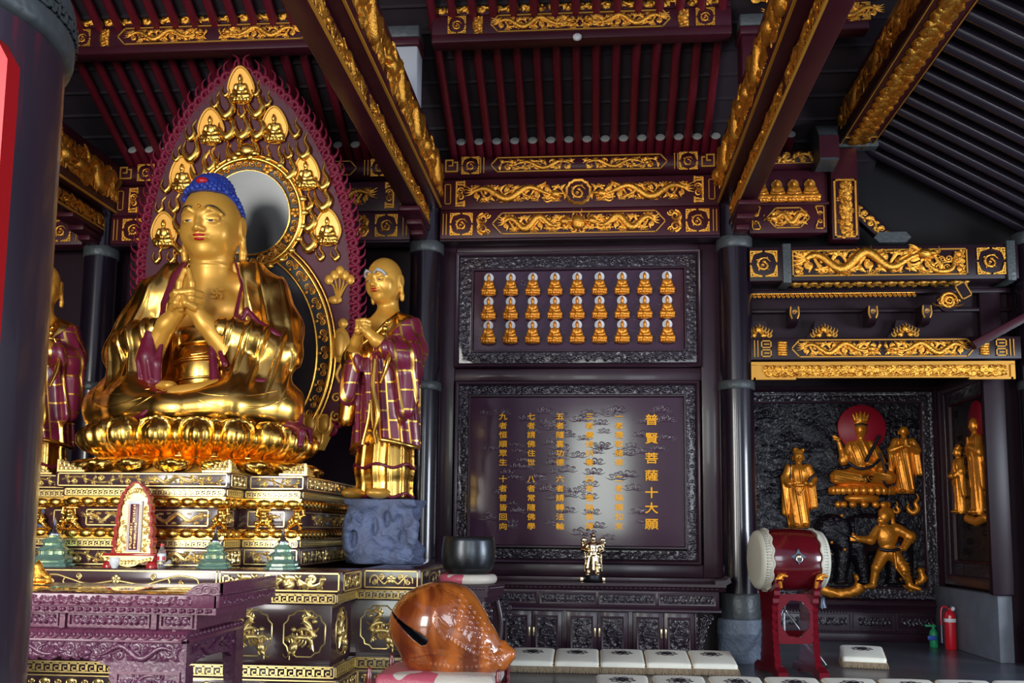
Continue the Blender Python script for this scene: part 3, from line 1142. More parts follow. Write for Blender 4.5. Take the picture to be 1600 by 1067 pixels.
# ---------------------------------------------------------------- cross beams in front, under the roof
YB = 10.05


def cross_beam(x0, x1, where):
    xm, L = (x0 + x1) / 2, x1 - x0
    zl0, zl1 = zpx(52, YB, 800), zpx(22, YB, 800)
    h = zl1 - zl0
    t = thing('cross_beam', 'gilded cross beam with dragons under the roof ' + where, 'beam', (xm, YB, (zl0 + zl1) / 2))
    MB().box(-L / 2, L / 2, 0, .14, -h / 2, h / 2, .006).build('beam_body', 'lacquer', t)
    MB().box(-L / 2, L / 2, -.03, .16, -h / 2 - .10, -h / 2, .015).build('moulding', 'lacquer', t)
    k = L / 3.5
    hex_bars(MB(), -1.05 * k, 1.05 * k, -.42 * h, .42 * h, .012, .014).build('gilt_border', 'gold_paint', t, (0, -.002, 0))
    me = shared('dragon_carving:cross', 'gold_old', lambda: dragon(.95, .78 * h, 31, 1, 1.9, True).merge(vine(.9, .7 * h, 8, .05)))
    for s in (-1, 1):
        carve('dragon_carving', me, t, -s * .5 * k, -.015, 0, s)
        carve('corner_carving', shared('corner_carving:cross', 'gold_old', lambda: corner_square(.85 * h, .014)), t, s * 1.45 * k, -.006, 0)
        carve('scroll_carving', shared('scroll_carving:cross', 'gold_old', lambda: vine(.8 * h, .13, 3, .12).merge(MB(), None)), t, s * 1.2 * k, -.004, 0, 1, (0, PI / 2, 0))
    zu0, zu1 = zl1 + .02, zl1 + .26
    t = thing('cross_beam', 'upper gilded cross beam with scrolling clouds at the top edge ' + where, 'beam', (xm, YB + .02, (zu0 + zu1) / 2))
    h2 = zu1 - zu0
    MB().box(-L / 2, L / 2, 0, .22, -h2 / 2, h2 / 2, .006).build('beam_body', 'lacquer', t)
    me = shared('cloud_carving:cross', 'gold_old', lambda: vine(.9, .85 * h2, 4, .09).merge(dragon(.85, .7 * h2, 37, 1, 2, True)))
    for i in (-1.5, -.5, .5, 1.5):
        carve('cloud_carving', me, t, i * .85 * k, -.008, -.02, 1 if i < 0 else -1)
    tag(MB().box(x0, x1, YB - .02, YB + .26, zu1 + .01, zu1 + .30, .01).build('plain_beam', 'lacquer'), 'plain lacquered beam at the top edge of the picture ' + where, 'beam')


cross_beam(-1.80, 1.50, 'between the two carved tie beams')
cross_beam(-6.2, -2.45, 'left of the long carved tie beam')
cross_beam(1.98, 2.95, 'between the two tie beams on the right')


# ---------------------------------------------------------------- tie beams running from the back columns towards the viewer
def relief_strip(L, H, seed):
    """busy openwork carving for a long beam side: dragons and clouds"""
    mb = MB()
    n = int(L / .95)
    for i in range(n):
        d = dragon(.95, H * .92, seed + i, 1 if i % 2 else -1, 1.7, True, 6)
        mb.merge(d, Matrix.Translation((-L / 2 + (i + .5) * L / n, 0, 0)))
    mb.merge(vine(L, H * .9, int(L / .16), .05))
    return mb


def tie_beam(xc, side, label_u, label_l, where):
    # side = +1: carved face looks towards +x ; -1 towards -x
    y0, y1 = 4.2, YC - .02
    L = y1 - y0
    for (hw, z0, z1, lab, off, seed, nm) in ((.19, 5.56, 6.23, label_u, 0.0, 3, 'tie_beam'), (.105, 5.32, 5.555, label_l, -.05 * side, 7, 'lower_tie_beam')):
        t = thing(nm, lab, 'beam', (xc + off, (y0 + y1) / 2, (z0 + z1) / 2))
        h = z1 - z0
        MB().box(-hw, hw, -L / 2, L / 2, -h / 2, h / 2, .03 if hw > .15 else .015).build('beam_body', 'lacquer', t)
        me = shared('relief_carving:tie%d' % seed, 'gold_old', lambda: relief_strip(3.3, h * (.80 if hw > .15 else .88), seed))
        for j, yy in enumerate((2.0, -1.45)):
            carve('relief_carving', me, t, side * (hw + .004), yy, 0, 1, (0, 0, side * PI / 2))
        MB().box(side * (hw - .01), side * (hw + .012), -L / 2, L / 2, -h / 2 + .0, -h / 2 + .022).build('gilt_line', 'gold_paint', t)
    # stepped corbels carrying it at the column
    t = thing('corbel', 'stepped lacquer corbel under the tie beam ends ' + where, 'corbel', (xc - .05 * side, YC - .2, 5.31))
    MB().box(-.13, .13, -.75, 0, -.06, 0, .012).box(-.10, .10, -.45, 0, -.13, -.06, .012).box(-.08, .08, -.25, 0, -.2, -.13, .012).build('block', 'lacquer', t)


tie_beam(-2.12, 1, 'broad gilded tie beam running overhead from the column by the monk', 'narrow lower tie beam under the broad left one', 'at the column behind the monk')
tie_beam(1.735, -1, 'broad gilded tie beam running overhead from the column by the drum', 'narrow lower tie beam under the broad one by the drum', 'at the column by the drum')
tie_beam(-6.40, 1, 'dark gilded tie beam high between left front column and halo', 'lower tie beam above the left back column, half hidden by the thick column', 'at the dark column left of the halo')
# painted posts on the tie beams carrying the cross beams
for xc, lab in ((-2.12, 'short pale painted post standing on the left tie beam'), (1.765, 'short post standing on the tie beam by the drum')):
    t = thing('post', lab, 'post', (xc, YB + .1, 6.24))
    MB().box(-.17, .17, -.13, .17, 0, .62, .02).build('shaft', 'paint_grey' if xc < 0 else 'lacquer', t)
    MB().box(-.19, .19, -.15, .19, .62, .72, .02).build('band', 'lacquer', t)
    MB().box(-.185, .185, -.145, .185, .72, .86, .02).build('cap', 'ring_grey', t)
# the beam at the edge of the side roof
xh0, xh1, zh = 3.00, 3.45, 6.26
t = thing('eave_beam', 'broad carved beam on the right with gilded vine on its underside', 'beam', ((xh0 + xh1) / 2, 8.0, zh))
MB().box(-.225, .225, -4, 3.75, 0, .5, .02).build('beam_body', 'lacquer', t)
me = shared('vine_carving:eave', 'gold_old', lambda: vine(3.4, .30, 13, .10).merge(vine(3.4, .26, 17, .09)))
for yy in (2.0, -1.45):
    carve('vine_carving', me, t, 0, yy, -.004, 1, (PI / 2, 0, PI / 2))
for s in (-1, 1):
    MB().box(s * .195 - .005, s * .195 + .005, -4, 3.7, -.010, .002).build('gilt_line', 'gold_paint', t)
MB().box(-.195, .195, 3.42, 3.43, -.010, .002).build('gilt_line', 'gold_paint', t)
me = shared('relief_carving:eave', 'gold_old', lambda: relief_strip(3.3, .36, 51))
for yy in (1.9, -1.5):
    carve('relief_carving', me, t, -.229, yy, .26, 1, (0, 0, -PI / 2))
MB().box(-.26, .26, 3.62, 3.78, -.035, .52, .01).build('end_cap', 'ring_grey', t)
# curved grey bracket beside it
t = thing('bracket', 'grey edged curved bracket left of the carved eave beam', 'bracket', (2.80, YC - .2, 5.92))
MB().prism([(-.34, .0), (-.30, .34), (-.16, .50), (.0, .56), (.1, .5), (.1, .02), (-.05, -.04)], -.11, .11, 'x').build('bracket_body', 'ring_grey', t)
MB().box(-.115, .115, -.345, -.325, .03, .30).build('face_board', 'lacquer', t)

# ---------------------------------------------------------------- rafters
p0 = atY(903, 232, YC - .1)
SP = .2285
xs = [p0.x + SP * k for k in range(-26, 12)]
ang = math.atan(SLOPE)
mid = [x for x in xs if CX['b'] + .25 < x < CX['c'] - .2]
lef = [x for x in xs if -6.6 < x < CX['b'] - .3]
rig = [x for x in xs if CX['c'] + .3 < x < 2.95]
Lr = 9.5
raf = MB().lathe([(.052, 0), (.052, Lr)], n=14, axis='y').data('rafter', 'rafter_red')
rafk = raf.copy()
rafk.materials[0] = MATS['rafter_black']
stub = MB().lathe([(.058, -.32), (.058, 0)], n=20, axis='y').data('rafter_stub', 'rafter_red')
endm = MB().lathe([(.059, 0), (.059, .008), (.05, .012)], n=20, axis='y').data('painted_end', 'rafter_end')
for group, lst, me, lab in (('rafters of the middle bay', mid, raf, 'dark red round roof rafter above the panelled middle bay'),
                            ('rafters of the left bay', lef, rafk if False else raf, 'dark red round roof rafter above the halo in the left bay'),
                            ('rafters right of the drum tie beam', rig, rafk, 'black round rafter between the two right hand beams')):
    for x in lst:
        o = link('rafter', me, None, (x, 12.1, roof_z(12.1)), (ang, 0, PI))
        tag(o, lab, 'rafter', group)
for group, lst, lab in (('pale rafter ends of the middle bay', mid, 'pale painted rafter end above the purlin in the middle bay'),
                        ('pale rafter ends of the left bay', lef, 'pale painted rafter end above the purlin in the left bay'),
                        ('pale rafter ends on the right', rig, 'pale painted rafter end right of the drum tie beam')):
    for x in lst:
        t = thing('rafter_stub', lab, 'rafter end', (x + SP / 2, YC - .16, roof_z(YC - .16) + .012), (ang, 0, PI), group)
        link('stub', stub, t)
        link('painted_end', endm, t)
# side roof rafters over the right
SL2 = .58
a2 = math.atan(SL2)
raf2 = MB().lathe([(.066, 0), (.066, 3.6)], n=14, axis='x').data('rafter', 'rafter_black')
for k in range(24):
    y = 12.0 - .293 * k
    o = link('rafter', raf2, None, (3.40, y, 6.385), (0, a2, 0))
    tag(o, 'dark glossy rafter of the sloping side roof at upper right', 'rafter', 'rafters of the side roof')
mb = MB()
mb.prism([(3.1, 6.64), (7.2, 6.64 - 4.1 * SL2), (7.2, 6.74 - 4.1 * SL2), (3.1, 6.74)], 4.4, 12.5, 'y')
structure(mb.build('ceiling_side', 'tile_dark'))
structure(MB().box(1.72, 9, 12.36, 12.5, 4.7, 7).build('wall_dark_backing', 'painted_shade'))  # backing added above the recess, the shade there put into its near-black colour
# smoke detector
pd = atY(902, 60, YB - .06)
t = thing('smoke_detector', 'small round white smoke detector under the cross beam', 'smoke detector', pd, (math.radians(60), 0, 0))
MB().lathe([(.046, 0), (.05, .012), (.048, .03), (.03, .045), (0, .047)], n=24).build('cover', 'paint_white', t)
MB().lathe([(.012, .044), (.008, .052), (0, .053)], n=10).build('sensor', 'paint_grey', t)
# ================================================================ panelled wall, cabinet, right recess
YW = 11.96                      # face of the panel frames in the middle bay


def frame_band(name, parent, x0, x1, z0, z1, w, y0, y1, mat, prof=None):
    """mitred picture frame with its own moulding profile [(distance from outer edge, y)]"""
    mb = MB()
    prof = prof or [(0, y1), (0, y0), (w, y0), (w, y1)]
    vs, n = [], len(prof)
    for (cx, cz, sx, sz) in ((x0, z0, 1, 1), (x1, z0, -1, 1), (x1, z1, -1, -1), (x0, z1, 1, -1)):
        for d, y in prof:
            vs.append((cx + sx * d, y, cz + sz * d))
    fs = []
    for c in range(4):
        e = (c + 1) % 4
        for i in range(n - 1):
            fs.append((c * n + i, e * n + i, e * n + i + 1, c * n + i + 1))
    mb.add(vs, fs)
    return mb.build(name, mat, parent)


# wide plain frame posts and rails of the bay
t = thing('wall_frame', 'dark plain timber frame round the two carved wall panels', 'frame', (0, YW + .02, 0))
MB().box(CX['b'] + .12, -1.76, 0, .12, .95, 5.2, .01).build('upright', 'rosewood', t)
MB().box(1.34, CX['c'] - .1, 0, .12, .95, 5.2, .01).build('upright', 'rosewood', t)
MB().box(-1.76, 1.34, 0, .12, 5.04, 5.2, .01).build('rail', 'rosewood', t)
MB().box(-1.76, 1.34, .0, .12, 3.38, 3.54, .01).build('rail', 'rosewood', t)
MB().box(-1.76, 1.34, 0, .12, .95, 1.11, .01).build('rail', 'rosewood', t)


def wall_panel(name, label, x0, x1, z0, z1, ix0, ix1, iz0, iz1, field):
    t = thing(name, label, 'panel', (0, YW, 0))
    w = ix0 - x0
    frame_band('outer_moulding', t, x0, x1, z0, z1, .05, 0, 0, 'rosewood', [(0, .05), (0, -.05), (.012, -.062), (.03, -.05), (.045, -.03), (.05, .0)])
    frame_band('carved_border', t, x0 + .05, x1 - .05, z0 + .05, z1 - .05, w - .09, 0, 0, 'rosewood_carved', [(0, -.012), (.01, .004), (w / 2 - .045, -.006), (w - .10, .004), (w - .09, .0)])
    frame_band('inner_moulding', t, ix0 - .04, ix1 + .04, iz0 - .04, iz1 + .04, .04, 0, 0, 'rosewood', [(0, .0), (.008, -.02), (.025, -.02), (.04, .03)])
    MB().box(ix0 - .01, ix1 + .01, .025, .05, iz0 - .01, iz1 + .01).build('field', field, t)
    # little blossoms carved along the border
    mb = MB()
    n = 13
    for zc in ((z1 + iz1) / 2, (z0 + iz0) / 2):
        for i in range(n):
            x = x0 + .22 + (x1 - x0 - .44) * i / (n - 1)
            for a in range(5):
                mb.ball((x + .026 * math.cos(a * 1.2566), -.006, zc + .026 * math.sin(a * 1.2566)), (.02, .012, .02), 6, 4)
            if i < n - 1:
                xx = x + (x1 - x0 - .44) / (n - 1) / 2
                curve2(mb, [(x + .05, zc), (xx - .03, zc + .03), (xx + .03, zc - .03), (xx + .075, zc)], .009, 4)
                spiral(mb, xx, zc + .02, .028, 1.2, 0, 1, .22, 4)
                spiral(mb, xx + .03, zc - .02, .028, 1.2, 3, 1, .22, 4)
    for xc in ((x0 + ix0) / 2, (x1 + ix1) / 2):
        m = int((z1 - z0) / .2)
        for i in range(m):
            z = z0 + .2 + (z1 - z0 - .4) * i / (m - 1)
            spiral(mb, xc, z, .034, 1.4, i, 1 if i % 2 else -1, .2, 4)
            mb.ball((xc, -.004, z + .07), (.026, .012, .026), 6, 4)
            mb.ball((xc + .03, -.004, z - .04), (.02, .012, .02), 6, 4)
    mb.build('blossom_carving', 'rosewood_carved', t)
    return t


up = wall_panel('figured_wall', 'upper dark wall panel set with three rows of small gilded figures', -1.762, 1.345, 3.55, 5.045, -1.518, 1.128, 3.785, 4.80, 'panel_lacquer')
# wispy low relief behind the small figures
mb = MB()
rnd = random.Random(4)
for i in range(90):
    x, z = rnd.uniform(-1.44, 1.05), rnd.uniform(3.83, 4.75)
    curve2(mb, [(x - .06, z), (x - .02, z + .012), (x + .03, z - .01), (x + .07, z + .004)], [.001, .005, .005, .001], 4, .6, .025, 3)
mb.build('cloud_relief', 'panel_lacquer', up)


def seated_figure(res=.0042, mats=('gold_relief',)):
    """small seated figure, 0.27 high, facing -y"""
    s = Sculpt((-.13, -.09, -.01), (.13, .075, .29), res)
    s.ball((0, 0, .225), (.026, .028, .034), mat=0)
    s.ball((0, 0, .258), (.013, .013, .013), .008)
    s.cap((0, 0, .17), (0, 0, .21), .017, .014, .01)
    s.ball((0, .005, .135), (.052, .036, .058), .015)
    for q in (-1, 1):
        s.ball((q * .05, .003, .155), (.024, .026, .03), .015)
        s.path([(q * .056, 0, .15), (q * .072, -.012, .105), (q * .015, -.048, .095)], [.021, .019, .012], .012)
        s.path([(q * .03, 0, .065), (q * .092, -.022, .058), (-q * .01, -.058, .055)], [.036, .028, .02], .012)
        s.path([(q * .072, 0, .1), (q * .085, .0, .07)], [.016, .02], .01)
    s.ball((0, -.045, .095), (.02, .014, .018), .01)
    s.ball((0, 0, .03), (.105, .06, .028), .006)
    for k in range(14):
        a = 2 * PI * k / 14
        s.ball((.098 * math.cos(a), .058 * math.sin(a), .024), (.024, .018, .022), .004)
    s.ball((0, 0, .004), (.09, .055, .012), .006)
    return s.mesh('seated_figure', mats)


SEATED = seated_figure()
HALO_S = MB().lathe([(.001, .012), (.042, .012), (.050, .004), (.052, .012), (.05, .022), (.001, .022)], n=26, axis='y').data('halo', 'halo_pearl')
g0, g1 = atY(764, 466, YW + .02), atY(1042, 460, YW + .02)
rowz = [atY(905, y, YW + .02).z for y in (462.0, 499.5, 537.0)]
ordn = ('first', 'second', 'third', 'fourth', 'middle', 'sixth', 'seventh', 'eighth', 'last')
for r, rn in enumerate(('top', 'middle', 'bottom')):
    for k in range(9):
        x = g0.x + (g1.x - g0.x) * k / 8
        t = thing('seated_figure', 'gilded seated figure with pale halo, %s from left in %s row of the wall panel' % (ordn[k], rn), 'figurine',
                  (x, YW - .035, rowz[r]), group='gilded figures on the wall panel')
        o = link('figure', SEATED, t)
        o.scale = (.80, .85, 1.06)
        link('halo', HALO_S, t, (0, .012, .235), (0, 0, 0), (1.22, 1, 1.22))

low = wall_panel('inscription_panel', 'glossy lower wall panel with orange-gold calligraphy over carved clouds', -1.741, 1.314, 1.107, 3.373, -1.534, 1.11, 1.33, 3.165, 'panel_lacquer')
mb = MB()
rnd = random.Random(12)
for i in range(85):
    x, z = rnd.uniform(-1.35, .95), rnd.uniform(1.42, 3.05)
    if i < 30:
        x = rnd.gauss(-.25, .45)
    mb2 = MB()
    s = rnd.uniform(.10, .17)
    cloud(mb2, 0, 0, s, rnd.choice((-1, 1)), .42, 5)
    x = max(-1.36, min(.94, x))
    mb.merge(mb2, Matrix.Translation((x, .022, z)))
mb.build('cloud_relief', 'panel_lacquer', low)


def glyph(ch, size, name, mat, parent, loc, depth=.006, rot=(PI / 2, 0, 0), bold=.0):
    cu = bpy.data.curves.new('txt', 'FONT')
    cu.body = ch
    cu.size = size
    cu.extrude = depth
    cu.offset = bold
    cu.align_x = 'CENTER'
    cu.align_y = 'CENTER'
    tmp = bpy.data.objects.new('txt', cu)
    COL.objects.link(tmp)
    dg = bpy.context.evaluated_depsgraph_get()
    me = bpy.data.meshes.new_from_object(tmp.evaluated_get(dg))
    bpy.data.objects.remove(tmp)
    bpy.data.curves.remove(cu)
    me.materials.clear()
    me.materials.append(MATS[mat])
    return link(name, me, parent, loc, rot)


def column_of(parent, text, px, ys, size, d=YW + .008):
    # one part per written column
    pts = [atY(px, y, d) for y in ys]
    o = None
    vs, fs, n = [], [], 0
    for ch, p in zip(text, pts):
        g = glyph(ch, size, 'inscription', 'inscription_gold', None, (0, 0, 0), .005)
        me = g.data
        w = size * .016
        for oy, (ox, oz) in enumerate(((-w, 0), (w, 0), (0, w), (0, -w))):
            m = Matrix.Translation((p.x + ox, p.y - YW - .0008 * oy, p.z + oz)) @ Matrix.Rotation(PI / 2, 4, 'X') @ Matrix.Diagonal((1.1, .92, 1, 1))
            for v in me.vertices:
                vs.append((m @ v.co)[:])
            for f in me.polygons:
                fs.append(tuple(i + n for i in f.vertices))
            n = len(vs)
        bpy.data.objects.remove(g)
        bpy.data.meshes.remove(me)
    MB().add(vs, fs).build('inscription', 'inscription_gold', parent, smooth=False)


def lin(a, b, n):
    return [a + (b - a) * i / (n - 1) for i in range(n)]


column_of(low, '普賢菩薩十大願', 1018, [657, 686, 717, 744, 771, 795, 820], .155)
ya, yb = lin(651.5, 723, 6), lin(749, 823, 6)
for px, a, b in ((967, '一者禮敬諸佛', '二者稱讚如來'), (921, '三者廣修供養', '四者懺悔業障'), (875, '五者隨喜功德', '六者請轉法輪'), (830, '七者請佛住世', '八者常隨佛學'), (786, '九者恒順眾生', '十者普皆回向')):
    column_of(low, a + b, px, ya + yb, .098)

# ---------------------------------------------------------------- low cabinet under the panels
YCAB = 11.25
xa, xb = -1.83, 1.43
t = thing('cabinet', 'long low carved rosewood cabinet under the calligraphy panel', 'cabinet', (0, YCAB, 0))
MB().box(xa, 1.17, .03, .33, .06, .64, .006).build('carcass', 'rosewood', t)
MB().box(xa, 1.20, .0, .33, 0, .07, .008).build('plinth', 'rosewood', t)
MB().box(xa, xb, -.02, .34, .625, .835, .008).build('frieze_body', 'rosewood', t)
MB().prism([(-.04, .60), (-.04, .625), (-.02, .64), (.34, .64), (.34, .60)], xa, xb + .02, 'x').build('lower_moulding', 'rosewood', t)
MB().prism([(-.03, .83), (-.05, .85), (-.06, .87), (-.10, .885), (-.10, .915), (.345, .915), (.345, .83)], xa, 1.50, 'x').build('top_board', 'rosewood', t)
mb = MB()
for k in range(60):
    x = xa + (xb - xa) * (k + .5) / 60
    mb.ball((x, -.045, .862), (.024, .016, .012), 6, 4)
mb.build('bead_moulding', 'rosewood', t)
mb = MB().prism([(1.38, .91), (1.50, .905), (1.56, .94), (1.545, 1.0), (1.50, .965), (1.38, .955)], -.08, .30, 'y')
mb.build('raised_end', 'rosewood', t)
MB().box(xa, 1.42, .29, .345, .915, .965, .004).build('back_ledge', 'rosewood', t)
for i in range(5):
    w = .655
    x1 = 1.395 - i * (w + .025)
    x0 = x1 - w
    o = frame_band('frieze_panel', t, x0, x1, .665, .805, .03, 0, 0, 'rosewood', [(0, -.021), (.004, -.034), (.02, -.034), (.03, -.02)])
    m = MB().box(x0 + .025, x1 - .025, -.024, -.018, .69, .78)
    v = vine(w - .1, .085, 9, .11)
    m.merge(v, Matrix.Translation(((x0 + x1) / 2, -.024, .735)))
    m.build('carving', 'rosewood_carved', o)
dz0, dz1 = .10, .585
for i in range(3):
    for j in (0, 1):
        x1 = 1.15 - i * .755 - j * .352
        x0 = x1 - .345
        d = MB().box(x0, x1, .0, .03, dz0, dz1, .006).build('door', 'rosewood', t)
        frame_band('moulding', d, x0 + .04, x1 - .04, dz0 + .05, dz1 - .05, .03, 0, 0, 'rosewood', [(0, .0), (.004, -.012), (.018, -.012), (.03, .004)])
        m = MB().box(x0 + .065, x1 - .065, -.003, .001, dz0 + .075, dz1 - .075)
        m.merge(s_dragon(.20, .30, 3 + i + j), Matrix.Translation(((x0 + x1) / 2, -.002, (dz0 + dz1) / 2)))
        for q in range(5):
            spiral(m, (x0 + x1) / 2 + (-.07 if q % 2 else .07), dz0 + .12 + q * .062, .03, 1.3, q, 1, .2, 4, 1, -.003)
        m.build('carving', 'rosewood_carved', d)
        hx = x0 + .022 if j == 0 else x1 - .022
        MB().box(hx - .009, hx + .009, -.008, .001, .30, .40, .002).build('handle_plate', 'brass', d)
        m = MB().tube([(hx, -.008, .335), (hx, -.02, .345), (hx, -.02, .36), (hx, -.008, .37)], .004, 6)
        m.build('handle', 'brass', d)
    MB().box(1.155 - i * .755, 1.170 - i * .755, -.004, .02, dz0, dz1, .003).build('stile', 'rosewood', t)
# pierced bracket at the right end
m = MB()
rnd = random.Random(3)
for q in range(9):
    z = .12 + q * .05
    w = .03 + .10 * max(0, (q - 2) / 7) ** 1.3
    spiral(m, 1.20 + w * .6, z, .028 + w * .14, 1.5, q, 1 if q % 2 else -1, .26, 6)
    spiral(m, 1.19 + w * 1.3, z + .02, .026 + w * .10, 1.3, q + 2, 1, .26, 5)
    m.ball((1.19 + w * rnd.random() * 1.5, .01, z), (.03, .02, .022), 6, 4)
m.box(1.17, 1.185, -.01, .03, .08, .6)
m.build('pierced_bracket', 'rosewood_carved', t, (0, .02, 0))

# guardian statuette standing on the cabinet
p = atY(927, 905, 11.42)
t = thing('guardian_statuette', 'small shiny gold guardian statuette standing on the cabinet', 'statuette', (p.x, 11.42, .915))
s = Sculpt((-.16, -.13, 0), (.17, .13, .60), .0045)
s.path([(-.06, -.01, .09), (-.055, 0, .2), (-.03, 0, .29)], [.026, .032, .045], .01)
s.path([(.05, -.04, .10), (.06, -.03, .2), (.03, 0, .29)], [.026, .034, .045], .01)
s.ball((-.065, -.03, .085), (.03, .05, .022), .01)
s.ball((.055, -.06, .09), (.03, .05, .022), .01)
s.ball((0, 0, .36), (.068, .05, .10), .03)
s.ball((0, .01, .42), (.085, .05, .05), .03)
s.path([(-.08, 0, .42), (-.12, -.03, .38), (-.06, -.08, .36)], [.03, .028, .02], .015)
s.path([(.08, 0, .42), (.11, .02, .36), (.06, -.05, .33)], [.03, .028, .02], .015)
s.ball((0, -.005, .50), (.036, .038, .042), .008)
s.ball((0, 0, .545), (.026, .026, .024), .01)
s.cap((0, 0, .55), (0, 0, .585), .012, .004, .006)
for q in (-1, 1):
    s.ball((q * .11, .01, .485), (.035, .02, .032), .008)
    s.path([(q * .10, .02, .50), (q * .13, .02, .45), (q * .09, .03, .28), (q * .10, .03, .12)], [.012, .016, .014, .01], .01)
    s.cap((q * .05, -.035, .28), (q * .07, -.04, .16), .016, .022, .012)
s.cap((0, -.045, .29), (0, -.06, .14), .02, .016, .012)
s.box((0, .01, .30), (.07, .055, .012), .01, .01)
link('figure', s.mesh('guardian', ('statue_gold',)), t)
MB().lathe([(.10, 0), (.115, .015), (.09, .04), (.10, .075), (.09, .085), (.001, .085)], n=24).build('pedestal', 'bronze', t, (0, 0, 0))
m = MB()
for x in (-.135, .12):
    m.box(x - .02, x + .02, -.06, .06, 0, .06, .01)
m.build('foot', 'statue_gold', t)

# ---------------------------------------------------------------- small wall above the right beam: niche with figures
t = thing('niche_wall', 'lacquered wall strip with four haloed gilded figures high up right of the drum tie beam', 'wall panel', (0, YC - .12, 0))
MB().box(1.90, 2.87, 0, .2, 5.52, 5.96, .005).build('board', 'lacquer', t)
MB().box(1.90, 2.87, -.06, .2, 5.5, 5.535, .006).build('shelf', 'lacquer', t)
HALO_D = HALO_S.copy()
HALO_D.materials[0] = MATS['gold_paint']
for k, px in enumerate((1189, 1215, 1241, 1267)):
    pp = atY(px, 313, YC - .17)
    q = thing('seated_figure', 'dim gilded seated figure with dull halo, %s of the four high on the right' % ('leftmost', 'second', 'third', 'rightmost')[k], 'figurine', (pp.x, YC - .17, 5.54), group='four gilded figures high on the right')
    o = link('figure', SEATED, q)
    o.scale = (1.0, .7, 1.05)
    h = link('halo', HALO_D, q, (0, .025, .225))
    h.scale = (1.35, 1, 1.35)
t = thing('lintel', 'short lintel with one small gilded dragon right of the drum column', 'beam', (2.38, YC - .14, 5.345))
MB().box(-.47, .47, 0, .22, -.19, .17, .006).build('beam_body', 'lacquer', t)
hex_bars(MB(), -.26, .26, -.125, .125, .014, .014).build('gilt_border', 'gold_paint', t, (0, -.002, 0))
carve('dragon_carving', shared('dragon_carving:small', 'gold_old', lambda: dragon(.44, .22, 61, -1, 1.5, True).merge(vine(.4, .2, 4, .05))), t, 0, -.01, 0)
m = MB()
for s in (-1, 1):
    bars(m, [(s * .43, -.14, s * .43, .14), (s * .43, .14, s * .33, .14), (s * .43, -.14, s * .33, -.14), (s * .33, .14, s * .36, .05), (s * .33, -.14, s * .36, -.05)], .014)
    spiral(m, s * .385, .05, .03, 1.4, 0, s, .22, 5)
    spiral(m, s * .385, -.05, .03, 1.4, PI, -s, .22, 5)
m.build('scroll_carving', 'gold_old', t, (0, -.004, 0))
t = thing('purlin', 'short dark purlin with a gilded cloud above the four small figures', 'beam', (2.38, YC - .06, 6.10))
MB().lathe([(.13, -.5), (.13, .5)], n=20, axis='x').build('beam_body', 'lacquer', t)
carve('cloud_carving', shared('cloud_carving:pur2', 'gold_old', lambda: vine(.6, .16, 3, .09)), t, 0, -.128, .0)
MB().box(-.5, .5, -.118, -.11, -.075, -.062).build('gilt_line', 'gold_paint', t)
t = thing('hanging_post', 'short post with a tall gilded openwork panel above the dragon beam', 'post', (3.055, YC - .2, 5.05))
MB().box(-.16, .16, .01, .24, 0, 1.15, .006).build('post_body', 'lacquer', t)
m = rect_bars(MB(), -.125, .125, .03, .74, .022, .012)
m.merge(vine(.68, .17, 7, .11), Matrix.Translation((0, -.006, .385)) @ Matrix.Rotation(PI / 2, 4, 'Y'))
m.merge(vine(.64, .14, 5, .12), Matrix.Translation((.02, -.006, .385)) @ Matrix.Rotation(PI / 2, 4, 'Y'))
for q in range(5):
    cloud(m, (-.04 if q % 2 else .04), .09 + q * .14, .09, 1, .8, 4)
m.build('openwork_carving', 'gold_old', t)
t = thing('brace', 'dark slanting gilded brace behind the tall openwork panel', 'brace', (3.45, YC + .1, 5.35), (0, math.radians(45), 0))
MB().box(-.42, .34, 0, .12, -.09, .09, .01).build('brace_body', 'lacquer_dark', t)
carve('vine_carving', shared('vine_carving:brace', 'gold_old', lambda: vine(.7, .14, 5, .09)), t, 0, -.004, 0)
t = thing('block', 'grey eight-sided block on top of the dragon beam', 'block', (3.62, YC - .02, 5.02))
MB().prism([(-.22, .06), (-.16, .13), (.16, .13), (.22, .06), (.16, 0), (-.16, 0)], -.12, .12, 'y').build('block_body', 'ring_grey', t)

# ---------------------------------------------------------------- dragon beam and lintels of the right bay
zt, zb = 4.975, 4.545
xl, xr = 1.90, 5.06
t = thing('dragon_beam', 'deep dark beam with one long gilded dragon across the right bay', 'beam', ((xl + xr) / 2, YC - .17, (zt + zb) / 2))
h = zt - zb
L = xr - xl
MB().box(-L / 2, L / 2, 0, .36, -h / 2, h / 2, .008).build('beam_body', 'lacquer_dark', t)
x0, x1 = 2.42 - (xl + xr) / 2, 4.46 - (xl + xr) / 2
rect_bars(MB(), x0, x1, -.36 * h, .36 * h, .016, .012).build('gilt_border', 'gold_paint', t, (0, -.002, 0))
carve('dragon_carving', shared('dragon_carving:right', 'gold_old', lambda: dragon(1.70, .36, 71, 1, 2.2, True).merge(vine(1.6, .33, 9, .05))), t, (x0 + x1) / 2 - .12, -.016, .02)
m = MB()
cloud(m, .0, -.06, .2, 1)
cloud(m, .12, .04, .17, -1)
curve2(m, [(-.2, .1), (-.05, -.1), (.15, -.09), (.2, .12)], [.02, .035, .035, .015], 6)
m.build('fish_carving', 'gold_old', t, (x1 - .33, -.012, 0))
for s, xx in ((-1, x0 + .07), (1, x1 - .07)):
    carve('scroll_carving', shared('scroll_carving:right', 'gold_old', lambda: vine(.28, .11, 3, .12)), t, xx, -.008, 0, 1, (0, PI / 2, 0))
for xx in (2.07, 4.74):
    carve('corner_carving', shared('corner_carving:right', 'gold_old', lambda: corner_square(.31, .016)), t, xx - (xl + xr) / 2, -.006, 0)
